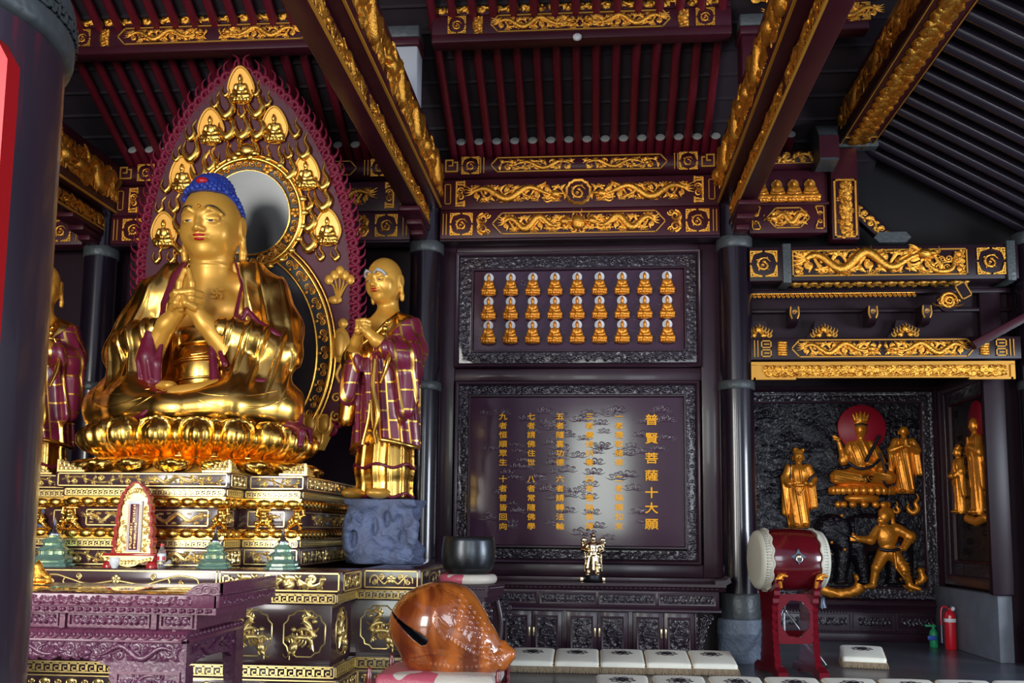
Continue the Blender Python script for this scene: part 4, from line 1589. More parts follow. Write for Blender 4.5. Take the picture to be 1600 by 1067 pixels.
carve('underside_carving', shared('underside_carving:right', 'gold_paint', lambda: vine(2.1, .2, 11, .1)), t, -.02, .18, -h / 2 - .004, 1, (PI / 2, 0, 0))
for xx in (2.345, 4.965):
    m = MB().box(xx - .05, xx + .05, YC - .205, YC + .22, zb - .03, zt + .03, .008)
    tag(m.build('clamp', 'ring_grey'), 'grey clamp strap round the %s end of the dragon beam' % ('left' if xx < 3 else 'right'), 'clamp', None)

z0, z1 = 3.585, 3.855
t = thing('lintel', 'long dark lintel with gilded dragons below the brackets of the right bay', 'beam', (3.46, YC - .12, (z0 + z1) / 2))
h = z1 - z0
MB().box(-1.58, 1.6, 0, .24, -h / 2, h / 2, .006).build('beam_body', 'lacquer_dark', t)
hex_bars(MB(), -1.07, 1.07, -.38 * h, .38 * h, .014, .012).build('gilt_border', 'gold_paint', t, (0, -.002, 0))
for s in (-1, 1):
    carve('dragon_carving', shared('dragon_carving:rlow', 'gold_old', lambda: dragon(.95, .78 * h, 83, 1, 1.8, True).merge(vine(.9, .72 * h, 8, .06))), t, -s * .5, -.012, 0, s)
    m = MB()
    for q in range(6):
        m.ball((0, -.004, -.075 + q * .03), (.07, .02, .02), 8, 5)
        spiral(m, (-1) ** q * .03, -.075 + q * .03, .025, 1.2, q, 1, .3, 4)
    m.build('leaf_carving', 'gold_old', t, (s * 1.18, 0, 0))
    m = MB()
    for q in (-1, 1):
        rect_bars(m, -.055, .055, q * .055 - .04, q * .055 + .04, .014)
        bars(m, [(-.02, q * .055, .03, q * .055)], .014)
    m.build('fret_carving', 'gold_paint', t, (s * 1.37, -.002, 0))
    bars(MB(), [(s * 1.47, -.36 * h, s * 1.47, .36 * h), (s * 1.51, -.36 * h, s * 1.51, .36 * h)], .01).build('gilt_line', 'gold_paint', t, (0, -.002, 0))
t = thing('hanging_frieze', 'bright golden openwork frieze hanging across the right bay', 'frieze', (3.42, YC - .2, 3.44))
m = MB()
L, h = 3.05, .215
m.box(-L / 2, L / 2, 0, .05, .065, .105)
m.box(-L / 2, -L / 2 + .05, 0, .05, -.11, .07)
m.box(L / 2 - .05, L / 2, 0, .05, -.11, .07)
for s in (-1, 1):
    m.box(min(s * 1.5, s * 1.0), max(s * 1.5, s * 1.0), 0, .05, -.11, -.085)
    m.box(min(s * .98, s * 0), max(s * .98, s * 0), 0, .05, -.09, -.065)
m.build('border', 'gold_paint', t)
m = MB()
m.box(-L / 2 + .03, L / 2 - .03, .02, .045, -.085, .07)
m.build('back_plate', 'gold_paint', t)
m = MB()
rnd = random.Random(9)
m.merge(vine(L - .3, .15, 21, .13))
m.merge(vine(L - .3, .13, 17, .13), Matrix.Translation((.05, -.004, 0)))
for q in range(12):
    m.merge(coil_dragon(.05), Matrix.Translation((-1.3 + q * .235, 0, rnd.uniform(-.02, .02))))
m.build('openwork_carving', 'gold_old', t, (0, .01, -.008))

# bracket zone between the beams: dark board with corbel heads and flaming pearl plaques
t = thing('bracket_board', 'dark board behind the corbel heads between the two right bay beams', 'board', (3.46, YC + .21, 4.2))
MB().box(-1.50, 1.6, 0, .06, -.36, .36).build('board', 'lacquer_dark', t)
MB().box(-1.50, 1.6, -.12, 0, .24, .30, .01).build('ledge', 'lacquer_dark', t)
MB().box(-1.50, 1.6, -.08, 0, .02, .07, .01).build('ledge', 'lacquer_dark', t)
for i, px in enumerate((1185, 1287, 1414)):
    pp = atY(px, 512, YC + .05)
    q = thing('pearl_plaque', 'carved flame plaque with gilded pearls, %s of three under the dragon beam' % ('leftmost', 'middle', 'rightmost')[i], 'carving', (pp.x, YC + .06, 3.86), group='flame plaques of the right bay')
    MB().prism([(-.22, 0), (.22, 0), (.2, .05), (.13, .10), (.1, .24), (-.1, .24), (-.13, .10), (-.2, .05)], 0, .05, 'y').build('plate', 'lacquer_dark', q)
    m = MB()
    for a in range(9):
        tongue(m, -.13 + a * .0325, .04 + .07 * (1 - abs(a - 4) / 4), .10, .2 * (a - 4) / 4, .12)
    m.build('flames', 'gold_paint', q, (0, -.004, 0))
    m = MB()
    for x, z, r in ((0, .13, .045), (-.06, .06, .04), (.06, .06, .04)):
        m.ball((x, -.01, z), (r, .03, r), 12, 8)
    m.build('pearls', 'gold_old', q)
for i, px in enumerate((1240, 1362, 1446)):
    pp = atY(px, 495, YC - .1)
    q = thing('corbel', 'small corbel head edged in gold, %s of three between the flame plaques' % ('leftmost', 'middle', 'rightmost')[i], 'corbel', (pp.x, YC - .16, 4.08), group='corbel heads of the right bay')
    MB().prism([(.0, 0), (.0, .16), (.28, .16), (.28, -.06), (.1, -.06)], -.05, .05, 'x').build('head', 'lacquer_dark', q)
    m = MB()
    for s in (-1, 1):
        curve2(m, [(s * .045, .15), (s * .05, .06), (s * .03, .0)], .01, 5)
    spiral(m, 0, .08, .03, 1.5, 0, 1, .2, 5)
    m.build('gilt_edge', 'gold_paint', q)
q = thing('cloud_boss', 'round gilded cloud boss under the right half of the dragon beam', 'carving', atY(1482, 470, YC - .12))
m = MB()
cloud(m, 0, 0, .2, 1, 1)
spiral(m, 0, 0, .11, 1.8, 0, 1, .2, 6)
m.build('cloud_carving', 'gold_old', q)
MB().lathe([(.001, .01), (.13, .01), (.13, .06), (.001, .06)], n=20, axis='y').build('plate', 'lacquer_dark', q)
q = thing('tag_board', 'tilted dark board with a bright gold edge below the dragon beam', 'board', atY(1505, 454, YC - .2), (0, math.radians(-28), 0))
MB().box(-.06, .06, 0, .03, -.09, .09).build('board', 'lacquer_dark', q)
rect_bars(MB(), -.06, .06, -.09, .09, .014).build('gilt_border', 'gold_paint', q)
q = thing('slanting_beam', 'thin dark red slanting beam at the far right above the golden frieze', 'beam', (5.0, YC - .3, 4.02), (0, math.radians(-29), 0))
MB().box(-.62, .9, 0, .12, -.05, .05, .008).build('beam_body', 'lacquer', q)
MB().box(-.62, .9, -.005, .0, -.05, -.042).build('edge', 'ring_grey', q)
q = thing('fringe_carving', 'thin drooping gilded fringe below the dragon beam', 'carving', (2.9, YC + .0, 4.40))
m = MB()
for a in range(34):
    x = -.95 + a * .058
    curve2(m, [(x, .03), (x + .03, -.01), (x + .045, .0), (x + .03, .02)], [.006, .014, .01, .004], 4)
m.tube([(-1, 0, .03), (1.0, 0, .03)], .007, 5)
m.build('fringe', 'gold_old', q)
# ================================================================ altar, plinth, lotus seat and what stands on them
XB = -3.81
ZA = 1.166


def steps(mb, z0, z1, boxes, inset=0.0, bev=0.006):
    for hw, y0, y1 in boxes:
        mb.box(XB - hw + inset, XB + hw - inset, y0 + inset, y1, z0, z1, bev)
    return mb


def faces_of(boxes, inset):
    """(centre x, y, half width, rotation) of the visible front and right hand faces"""
    out = []
    for i, (hw, y0, y1) in enumerate(boxes):
        nxt = boxes[i - 1][0] if i else 0
        yb = boxes[i + 1][1] if i + 1 < len(boxes) else y1
        if i == 0:
            out.append(('front', XB, y0 + inset, hw - inset, 0))
        else:
            for s in (-1, 1):
                out.append(('shoulder', XB + s * (nxt + hw - 2 * inset) / 2, y0 + inset, (hw - nxt) / 2, 0))
        out.append(('side', XB + hw - inset, (y0 + inset + yb + inset) / 2, (yb - y0) / 2, PI / 2))
    return out


AB = [(1.85, 7.5, 11.0), (2.36, 8.12, 11.0)]
t = thing('altar', 'long dark altar platform with gilded scrolls and dragon medallions', 'altar', (0, 0, 0))
steps(MB(), .993, ZA, AB, 0, .008).build('top_slab', 'altar_wood', t)
steps(MB(), .905, .993, AB, .06).build('key_band', 'altar_wood', t)
body = steps(MB(), .43, .905, AB, .11).build('body', 'altar_wood', t)
steps(MB(), .33, .43, AB, .05).build('lower_key_band', 'altar_wood', t)
steps(MB(), .20, .33, AB, .02).build('cloud_band', 'altar_wood', t)
steps(MB(), .0, .20, AB, -.02).build('foot', 'altar_wood', t)
GP = 'gold_pale_lit'
for kind, x, y, hw, rz in faces_of(AB, 0):
    if kind == 'front':
        for c, w, fl in ((0, 1.66, True), (-1.34, .96, False), (1.34, .96, False)):
            m = rect_bars(MB(), -w / 2, w / 2, -.068, .068, .010, .006)
            m.merge(flower_scroll(w * .86, .13) if fl else vine(w * .74, .13, 4, .12).merge(key_hook(.08, .01), Matrix.Translation((-w * .43, 0, 0))))
            m.build('gilt_scroll', GP, t, (x + c, y - .002, 1.08))
    else:
        m = rect_bars(MB(), -hw + .03, hw - .03, -.068, .068, .010, .006)
        m.merge(flower_scroll(hw * 1.5, .13))
        m.build('gilt_scroll', GP, t, (x, y, 1.08) if rz == 0 else (x + .002, y, 1.08), (0, 0, rz))
for kind, x, y, hw, rz in faces_of(AB, .06):
    if kind == 'side' and hw > .6:
        hw = hw * .98
    meander(-hw + .01, hw - .01, -.034, .034, .008, .006).build('key_pattern', GP, t, (x, y, .949), (0, 0, rz))
for kind, x, y, hw, rz in faces_of(AB, .05):
    meander(-hw + .01, hw - .01, -.04, .04, .009, .006).build('key_pattern', GP, t, (x, y, .38), (0, 0, rz))
for kind, x, y, hw, rz in faces_of(AB, .02):
    m = rect_bars(MB(), -hw + .01, hw - .01, -.052, .052, .008, .006)
    n = max(2, int(2 * hw / .11))
    for k in range(n):
        xx = -hw + 2 * hw * (k + .5) / n
        s = .05 if k % 2 else .03
        spiral(m, xx - s * .5, .0, s * .5, 1.1, 0, 1, .25, 5)
        spiral(m, xx + s * .5, .0, s * .5, 1.1, PI, -1, .25, 5)
        m.ball((xx, 0, .014), (s * .6, .008, s * .45), 7, 5)
        m.box(xx - .005, xx + .005, -.006, 0, -.04, 0)
    m.build('gilt_clouds', GP, t, (x, y, .265), (0, 0, rz))
fc = {}
for i in range(3):
    fc[i] = quatre_ring(MB(), .335, .36, .007).merge(s_dragon(.26, .30, 5 + i)).data('dragon_medallion', GP)
for kind, x, y, hw, rz in faces_of(AB, .11):
    n = max(1, int(2 * hw / .40))
    for k in range(n):
        xx = -hw + 2 * hw * (k + .5) / n
        if kind == 'side' and hw > 1 and k > 2:
            continue
        o = link('dragon_medallion', fc[k % 3], t, (x + (xx if rz == 0 else 0), y + (xx if rz else 0), .668), (0, 0, rz))
        if k % 2:
            o.scale = (-1, 1, 1)

# ---------------------------------------------------------------- stepped plinth
PB = [(.77, 7.85, 10.45), (1.30, 8.26, 10.45)]
t = thing('plinth', 'stepped lacquer and gold plinth under the big lotus seat', 'plinth', (0, 0, 0))
LV = [('foot_slab', ZA, 1.325, .05, 'altar_wood'), ('key_band', 1.325, 1.400, .065, 'altar_wood'), ('waist', 1.485, 1.672, .13, 'altar_wood'),
      ('key_band', 1.757, 1.830, .05, 'altar_wood'), ('top_slab', 1.830, 1.962, 0, 'altar_wood')]
for nm, z0, z1, ins, mat in LV:
    steps(MB(), z0, z1, PB, ins).build(nm, mat, t)
for nm, z0, z1, ins in (('foot_slab', ZA, 1.325, .05), ('top_slab', 1.83, 1.962, 0)):
    for kind, x, y, hw, rz in faces_of(PB, ins):
        hh = (z1 - z0) * .39
        m = rect_bars(MB(), -hw + .03, hw - .03, -hh, hh, .008, .006)
        m.merge(vine(2 * hw - .12, hh * 1.9, max(2, int(hw * 9)), .075, True, 4))
        if hw > .4 and rz == 0:
            m.merge(dragon(min(.55, hw), hh * 1.8, 3, 1, 2, False, 5), Matrix.Translation((hw * .4, 0, 0)))
        m.build('gilt_scroll', GP, t, (x, y, (z0 + z1) / 2), (0, 0, rz))
for z0, z1, ins in ((1.325, 1.400, .065), (1.757, 1.830, .05)):
    for kind, x, y, hw, rz in faces_of(PB, ins):
        meander(-hw + .02, hw - .02, (z0 - z1) * .36, (z1 - z0) * .36, .007, .005).build('key_pattern', GP, t, (x, y, (z0 + z1) / 2), (0, 0, rz))


def moulding(z0, z1, up):
    """curved gilded moulding with rounded petals"""
    mb = MB()
    n = 6
    for i in range(n):
        a, b = i / n, (i + 1) / n
        za, zb_ = z0 + (z1 - z0) * a, z0 + (z1 - z0) * b
        q = (a + b) / 2
        ins = .055 + .075 * ((1 - q) ** 1.6 if up else q ** 1.6)
        steps(mb, za, zb_, PB, ins, 0)
    m2 = MB()
    for kind, x, y, hw, rz in faces_of(PB, .065):
        k = max(2, int(2 * hw / .125))
        r = MB()
        for j in range(k):
            xx = -hw + .01 + (2 * hw - .02) * (j + .5) / k
            p = (2 * hw - .02) / k
            R = rotm(-.5 if up else .5)
            r.ball((xx, .018, 0), (p * .57, .045, (z1 - z0) * .55), 12, 7, R)
        m2.merge(r, Matrix.Translation((x, y, (z0 + z1) / 2)) @ Matrix.Rotation(rz, 4, 'Z'))
    return mb.merge(m2)


moulding(1.400, 1.485, False).build('petal_moulding', 'gold', t)
moulding(1.672, 1.757, True).build('petal_moulding', 'gold', t)
for kind, x, y, hw, rz in faces_of(PB, .13):
    m = rect_bars(MB(), -hw + .10, hw - .10, -.065, .065, .008, .006)
    if hw > .22:
        m.merge(dragon(min(2 * hw - .35, .62), .11, 8, 1, 2.2, True, 5), Matrix.Translation((0 if hw < .5 else .28, 0, 0)))
        if hw > .5:
            m.merge(dragon(.55, .11, 9, -1, 2.2, True, 5), Matrix.Translation((-.32, 0, 0)))
    else:
        m.merge(vine(2 * hw - .2, .09, 3, .09))
    m.build('gilt_dragons', GP, t, (x, y, 1.578), (0, 0, rz))
# crouching bearers at the corners of the waist
s = Sculpt((-.10, -.08, 0), (.11, .08, .21), .0042)
s.ball((0, -.01, .155), (.030, .032, .034))
s.ball((0, 0, .10), (.040, .036, .05), .015)
s.ball((0, -.012, .085), (.036, .034, .035), .01)
s.path([(-.035, 0, .125), (-.065, .0, .14), (-.055, 0, .19)], [.018, .015, .013], .01)
s.path([(.035, 0, .12), (.06, -.02, .085), (.04, -.03, .05)], [.018, .015, .013], .01)
s.path([(-.02, 0, .065), (-.05, -.045, .06), (-.045, -.01, .012)], [.028, .023, .015], .01)
s.path([(.02, 0, .06), (.06, -.015, .035), (.085, -.01, .010)], [.028, .02, .014], .01)
s.ball((-.05, -.03, .008), (.02, .03, .01), .008)
s.ball((.088, -.02, .008), (.018, .026, .01), .008)
s.cap((-.05, .03, .19), (.05, .03, .19), .012, .012, .01)
BEAR = s.mesh('bearer', ('gold',))
i = 0
for hw, y in ((.77 - .10, 7.85 + .09), (1.30 - .10, 8.26 + .09)):
    for s_ in (-1, 1):
        o = link('bearer_figure', BEAR, t, (XB + s_ * hw, y, 1.485), (0, 0, -s_ * .15), (-s_, 1, .92))
        i += 1
o = link('bearer_figure', BEAR, t, (XB + .90, 8.34, 1.485), (0, 0, .1), (1, 1, .92))
o = link('bearer_figure', BEAR, t, (XB - .90, 8.34, 1.485), (0, 0, -.1), (-1, 1, .92))
# pierced corner crests on the top slab
def crest():
    m = MB()
    for q in range(5):
        spiral(m, -.03 - .042 * q, .075 - .014 * q, .030 - .003 * q, 1.4, q, 1, .3, 5)
        m.ball((-.03 - .04 * q, 0, .03), (.026, .012, .026 - .003 * q), 7, 5)
    m.box(-.012, .0, -.012, .012, 0, .105)
    m.box(-.24, 0, -.010, .012, 0, .016)
    return m
CR = crest().data('corner_crest', GP)
for hw, y in ((.77, 7.85), (1.30, 8.26)):
    for s_ in (-1, 1):
        link('corner_crest', CR, t, (XB + s_ * (hw - .01), y + .015, 1.962), (0, 0, 0), (s_, 1, 1))
        link('corner_crest', CR, t, (XB + s_ * (hw - .015), y + .015, 1.962), (0, 0, -PI / 2), (1, 1, .9) if s_ > 0 else (1, 1, .9))

# ---------------------------------------------------------------- lotus seat
XL, YL, ZL = XB, 9.06, 1.962


def lotus_petal(prof, half, sgn=1):
    """one thick petal of the ring: arched lip, groove and two-lobed boss; prof gives (radius, z) from root to tip"""
    mb = MB()
    nu, nv = 26, 20
    pr = np.array(spl([(a, 0, b) for a, b in prof], 8))
    vs = []
    vc = .50
    for j in range(nv + 1):
        v = j / nv
        f = min(v * (len(pr) - 1), len(pr) - 1.0001)
        i0 = int(f)
        r0, _, z0 = pr[i0] + (pr[i0 + 1] - pr[i0]) * (f - i0)
        t_ = max(0.0, (v - vc) / (1 - vc))
        wid = half * (.90 + .10 * min(1, v / vc)) * (math.sqrt(max(0.0, 1 - t_ ** 2.3)))
        for i in range(nu + 1):
            u = -1 + 2 * i / nu
            uu = u * math.sqrt(max(0.0, 1 - t_ ** 2.3))
            e = (abs(uu) ** 2.3 + t_ ** 2.3) ** (1 / 2.3)
            grow = min(1, v / .25)
            r = r0 - .055 * max(0, e - .90) / .10
            r += .034 * grow * math.exp(-((e - .86) / .085) ** 2)
            if e < .76:
                r += .018 * grow
            for lu in (-.22, .22):
                dd = ((uu - lu) / .50) ** 2 + ((v - .48) / .30) ** 2
                if dd < 1:
                    r += .062 * math.sqrt(1 - dd)
            dd = (uu / .13) ** 2 + ((v - .76) / .07) ** 2
            if dd < 1:
                r += .035 * math.sqrt(1 - dd)
            a = u * wid
            vs.append((r * math.sin(a), -r * math.cos(a), z0))
    fs = []
    for j in range(nv):
        for i in range(nu):
            a = j * (nu + 1) + i
            q = (a, a + 1, a + nu + 2, a + nu + 1)
            fs.append(q)
    return mb.add(vs, fs)


t = thing('lotus_seat', 'big golden lotus seat with two rings of petals under the cross-legged statue', 'lotus throne', (XL, YL, ZL))
PETAL_U = [(.875, .15), (.93, .20), (.985, .28), (1.01, .38), (1.005, .47), (.985, .515)]
PETAL_L = [(.865, .165), (.95, .155), (1.04, .115), (1.095, .06), (1.12, .0)]
PU = lotus_petal(PETAL_U, PI / 18 * .98).data('petal', 'gold')
PL = lotus_petal(PETAL_L, PI / 18 * .98).data('petal', 'gold')
for k in range(18):
    link('petal', PU, t, (0, 0, 0), (0, 0, 2 * PI * k / 18))
    link('petal', PL, t, (0, 0, 0), (0, 0, 2 * PI * (k + .5) / 18))
# inner rows showing between the petals and the solid core
PI2 = lotus_petal([(a - .105, b + .012) for a, b in PETAL_U], PI / 18 * 1.02).data('petal', 'gold')
for k in range(18):
    link('petal', PI2, t, (0, 0, -.015), (0, 0, 2 * PI * (k + .5) / 18))
MB().lathe([(1.03, 0.0), (1.03, .02), (.86, .145), (.85, .17), (.85, .24), (.86, .36), (.85, .44), (.82, .455), (0, .455)], n=72).build('core', 'gold_satin', t)
MB().lathe([(.862, .145), (.885, .155), (.885, .17), (.862, .18)], n=72).build('waist_ring', 'gold', t)

# ---------------------------------------------------------------- offerings on the altar
def glass_pagoda(x, y, k, label):
    t = thing('glass_pagoda', label, 'pagoda', (x, y, ZA), (0, 0, .35), 'green glass pagodas on the altar')
    prof = [(.155, 0), (.155, .02), (.135, .03), (.135, .05), (.150, .055), (.115, .085), (.10, .09), (.10, .115), (.125, .122), (.085, .150), (.072, .155), (.072, .175), (.095, .182), (.055, .212), (.04, .218), (.04, .235), (.0, .24)]
    MB().lathe([(r * k, h * k) for r, h in prof], n=8).build('body', 'glass_green', t, smooth=False)
    MB().lathe([(.05 * k, .236 * k), (.05 * k, .25 * k), (.028 * k, .262 * k), (.028 * k, .275 * k), (.018 * k, .28 * k), (.012 * k, .34 * k), (.0, .37 * k)], n=14).build('spire', 'chrome', t)
    m = MB()
    for q in range(8):
        a = q * PI / 4
        m.box(.085 * k * math.cos(a) - .012, .085 * k * math.cos(a) + .012, .085 * k * math.sin(a) - .012, .085 * k * math.sin(a) + .012, .09 * k, .115 * k)
    m.build('windows', 'brass', t)


pq = atZ(327, 889, ZA)
glass_pagoda(pq.x, 7.72, .92, 'green glass pagoda right of the red tablet, left one of two')
pq = atZ(441, 892, ZA)
glass_pagoda(atY(441, 880, 7.72).x, 7.72, .92, 'green glass pagoda nearest the right end of the altar')
glass_pagoda(atY(82, 880, 7.72).x, 7.72, 1.1, 'larger green glass pagoda at the left beside the thick column')

# spirit tablet
tx = atY(209, 860, 7.66).x
t = thing('spirit_tablet', 'red scalloped spirit tablet with gilded carving and a maroon centre strip', 'tablet', (tx, 7.66, ZA))
half = [(-.195, .115), (-.19, .15), (-.175, .165), (-.19, .20), (-.185, .24), (-.168, .255), (-.182, .29), (-.175, .33), (-.158, .345), (-.170, .38), (-.165, .42), (-.148, .435), (-.158, .47), (-.150, .515), (-.132, .53), (-.138, .565), (-.125, .60), (-.10, .625), (-.09, .655), (-.055, .675), (-.03, .70), (0, .705)]
half = [(a * .93, b) for a, b in half]
out = half + [(-a, b) for a, b in half[::-1][1:]]
inn = [(a * .86, .115 + (b - .115) * .965 + .006) for a, b in out]
MB().prism(out, .015, .04, 'y').ring_prism(out, inn, -.03, .015, 'y').build('frame', 'tablet_red', t)
m = MB()
m.prism([(a * .98, b) for a, b in inn], .0, .016, 'y')
rnd = random.Random(2)
for k in range(60):
    x = rnd.choice((-1, 1)) * rnd.uniform(.065, .135)
    z = rnd.uniform(.14, .62)
    if abs(x) > .165 - .07 * (z - .115) / .5:
        continue
    spiral(m, x, z, rnd.uniform(.014, .026), 1.4, rnd.random() * 6, rnd.choice((-1, 1)), .28, 5)
for k in range(9):
    x = -.08 + .02 * k
    spiral(m, x, .585 + .05 * math.cos(x * 16), .022, 1.4, k, 1, .28, 5)
m.build('carving', 'gold_pale_lit', t)
m = MB()
m.box(-.062, .062, -.02, .0, .128, .545, .004)
m.build('centre_frame', 'paint_white', t)
m = MB().box(-.036, .036, -.026, -.018, .145, .52, .002)
c = m.build('centre_strip', 'maroon', t)
m = MB()
for z in lin(.155, .51, 26):
    for x in (-.05, .05):
        m.box(x - .004, x + .004, -.024, -.018, z - .004, z + .004)
m.build('beading', 'gold_paint', t)
m = MB()
rnd = random.Random(8)
for z in lin(.165, .505, 17):
    for x in ((0,) if z > .36 else (-.017, .017)):
        for q in range(4):
            a, b = rnd.uniform(-.009, .009), rnd.uniform(-.008, .008)
            if q % 2:
                m.box(x - .009, x + .009, -.029, -.025, z + b - .0012, z + b + .0012)
            else:
                m.box(x + a - .0012, x + a + .0012, -.029, -.025, z - .008, z + .008)
m.build('gilt_strokes', 'gold_pale_lit', t)
m = MB().box(-.225, .225, -.08, .075, .098, .118, .006).box(-.19, .19, -.06, .06, .03, .1, .004)
m.build('base', 'tablet_red', t)
m = MB()
m.prism([(-.215, .098), (.215, .098), (.20, .06), (.11, .05), (.06, .02), (0, .01), (-.06, .02), (-.11, .05), (-.20, .06)], -.088, -.07, 'y')
for k in range(13):
    spiral(m, -.18 + k * .03, .075 - .03 * math.cos((k - 6) / 6 * 1.4), .018, 1.3, k, 1, .3, 5, 1, -.088)
m.build('apron_carving', 'gold_pale_lit', t)
for s in (-1, 1):
    MB().lathe([(.05, 0), (.055, .015), (.03, .05), (.045, .075), (.04, .1)], (s * .185, -.04, 0), 16).build('foot', 'tablet_red', t)
# white cup, drink bottle
t = tag(MB().lathe([(.001, .004), (.022, 0), (.024, .006), (.042, .04), (.044, .075), (.036, .088), (.033, .086), (.039, .07), (.036, .04), (.02, .012), (.001, .012)], n=24).build('cup', 'porcelain', None, (atY(182, 880, 7.60).x, 7.57, ZA)), 'round white porcelain cup in front of the red tablet', 'cup')
t = thing('drink_bottle', 'small clear plastic bottle with red cap and label beside the tablet', 'bottle', (atY(256, 870, 7.64).x, 7.6, ZA))
MB().lathe([(.028, 0), (.033, .008), (.033, .05), (.030, .06), (.033, .075), (.033, .12), (.026, .145), (.014, .165), (.013, .18), (.001, .18)], n=20).build('body', 'glass_clear', t)
MB().lathe([(.0335, .062), (.0345, .066), (.0345, .118), (.0335, .12)], n=20).build('label', 'paint_white', t)
m = MB()
for a0 in (-2.4, -1.0):
    m.add([(.0352 * math.cos(a0 + .25 * i), .0352 * math.sin(a0 + .25 * i), z) for i in range(4) for z in (.066, .098)], [(2 * i, 2 * i + 2, 2 * i + 3, 2 * i + 1) for i in range(3)])
m.build('label_print', 'extinguisher_red', t)
MB().lathe([(.016, .18), (.016, .2), (.001, .201)], n=16).build('cap', 'extinguisher_red', t)
# ================================================================ incense table in front of the altar
ys, ye = 5.48, 6.47
xr_ = -2.165
xl_ = 2 * XB - xr_
t = thing('incense_table', 'carved purple-brown incense table with glossy top at lower left', 'table', (0, 0, 0))
MB().box(xl_, xr_, ys, ye, 1.035, 1.11, .004).build('top_board', 'table_top', t)
# carved edge
m = MB()
m.box(xl_, xr_, ys - .012, ys + .02, 1.035, 1.11, .004)
m.box(xr_ - .02, xr_ + .012, ys - .012, ye, 1.035, 1.11, .004)
m.build('edge', 'table_wood', t)
m = MB()
m.merge(vine(2.0, .06, 17, .14).merge(vine(2.0, .055, 13, .12)), Matrix.Translation((xr_ - 1.15, ys - .012, 1.072)))
m.merge(vine(.9, .05, 9, .12), Matrix.Translation((xr_ + .012, (ys + ye) / 2, 1.072)) @ Matrix.Rotation(PI / 2, 4, 'Z'))
m.build('edge_carving', 'table_wood', t)
m = MB()
m.prism([(xr_ - .20, 1.11), (xr_ + .012, 1.11), (xr_ + .012, 1.18), (xr_ - .10, 1.178), (xr_ - .14, 1.16)], ys - .012, ys + .04, 'y')
m.box(xr_ - .03, xr_ + .012, ys, ye, 1.10, 1.18, .003)
cap = m.build('end_cap', 'table_wood', t)
m = MB()
cloud(m, xr_ - .065, 1.14, .10, 1, .8)
m.build('carving', 'table_wood', cap, (0, ys - .012, 0))
# beads
m = MB()
m.box(xl_ + .02, xr_ - .01, ys + .004, ye - .02, .995, 1.036)
n = 62
for k in range(n):
    x = xl_ + .04 + (xr_ - xl_ - .07) * (k + .5) / n
    m.ball((x - .006, ys + .0, 1.016), (.012, .014, .014), 7, 5)
    m.ball((x + .010, ys + .0, 1.018), (.012, .014, .012), 7, 5)
m.build('bead_moulding', 'table_wood', t)
# waist with sunk panels
MB().box(xl_ + .12, xr_ - .15, ys + .07, ye - .1, .905, .997).build('waist', 'table_wood', t)
px_edges = [(xr_ - .16 - .36 - .0, xr_ - .19), ]
x = xr_ - .17
for w in (.20, .50, .50, .50, .50, .50):
    o = frame_band('waist_panel', t, x - w, x, .912, .990, .012, 0, 0, 'table_wood', [(0, ys + .07), (0, ys + .055), (.012, ys + .055), (.012, ys + .068)])
    m = MB()
    m.merge(vine(w - .05, .055, max(3, int(w * 18)), .13), Matrix.Translation((x - w / 2, ys + .066, .951)))
    m.build('carving', 'table_carved', o)
    MB().box(x - w - .045, x - w - .012, ys + .045, ys + .08, .905, .997).build('stile', 'table_wood', t)
    x -= w + .06
# petal shoulder
m = MB()
xs0, xs1 = xl_ + .14, xr_ - .185
m.prism([(ys + .075, .905), (ys + .03, .885), (ys + .02, .845), (ys + .2, .845), (ys + .2, .905)], xs0, xs1, 'x')
m.prism([(xs1 - .10, .905), (xs1 - .02, .885), (xs1 + .005, .845), (xs1 - .1, .845)], ys + .05, ye - .05, 'y')
n = 42
p = (xs1 - xs0) / n
for k in range(n):
    xx = xs0 + (k + .5) * p
    for s in (-1, 1):
        m.ball((xx + s * p * .18, ys + .03, .868), (p * .2, .016, .018), 7, 5)
    m.tube(spl([(xx - p * .44, ys + .055, .900), (xx - p * .40, ys + .02, .868), (xx, ys + .012, .852), (xx + p * .40, ys + .02, .868), (xx + p * .44, ys + .055, .900)], 3), .006, 4)
for k in range(14):
    yy = ys + .1 + k * .062
    m.ball((xs1 - .005, yy, .868), (.016, .024, .018), 7, 5)
m.build('petal_shoulder', 'table_wood', t)
m = MB()
m.box(xs0, xs1 + .006, ys + .012, ys + .05, .828, .846, .004)
m.box(xs1 - .03, xs1 + .006, ys + .012, ye - .05, .828, .846, .004)
m.build('rail', 'table_wood', t)
# carved apron with curved lower edge
xe = xs1


def apron(parent, x0, x1, y, rz=0):
    pass


L = xs1 - xs0
m = MB()
prof = [(xs0, .83), (xs1, .83), (xs1, .69), (xs1 - .44, .69), (xs1 - .50, .70), (xs1 - .56, .735), (xs1 - .70, .742), (xs0 + .70, .742), (xs0 + .56, .735), (xs0 + .5, .70), (xs0 + .44, .69), (xs0, .69)]
m.prism(prof, ys + .03, ys + .07, 'y')
a = m.build('apron', 'table_carved', t)
m = MB()
for q in range(4):
    m.merge(dragon(.62, .125, 41 + q, 1 if q % 2 else -1, 1.8, True), Matrix.Translation((xs1 - .36 - q * .66, ys + .028, .775)))
m.merge(vine(2.6, .12, 26, .08), Matrix.Translation((xs1 - 1.35, ys + .028, .775)))
m.build('dragon_carving', 'table_carved', a)
m = MB()
yb0, yb1 = ys + .10, ye - .06
m.prism([(yb0, .83), (yb1, .83), (yb1, .56), (yb1 - .05, .60), (yb1 - .12, .66), (yb1 - .2, .70), (yb0 + .25, .72), (yb0, .69)], xs1 - .06, xs1 - .02, 'x')
a = m.build('side_apron', 'table_carved', t)
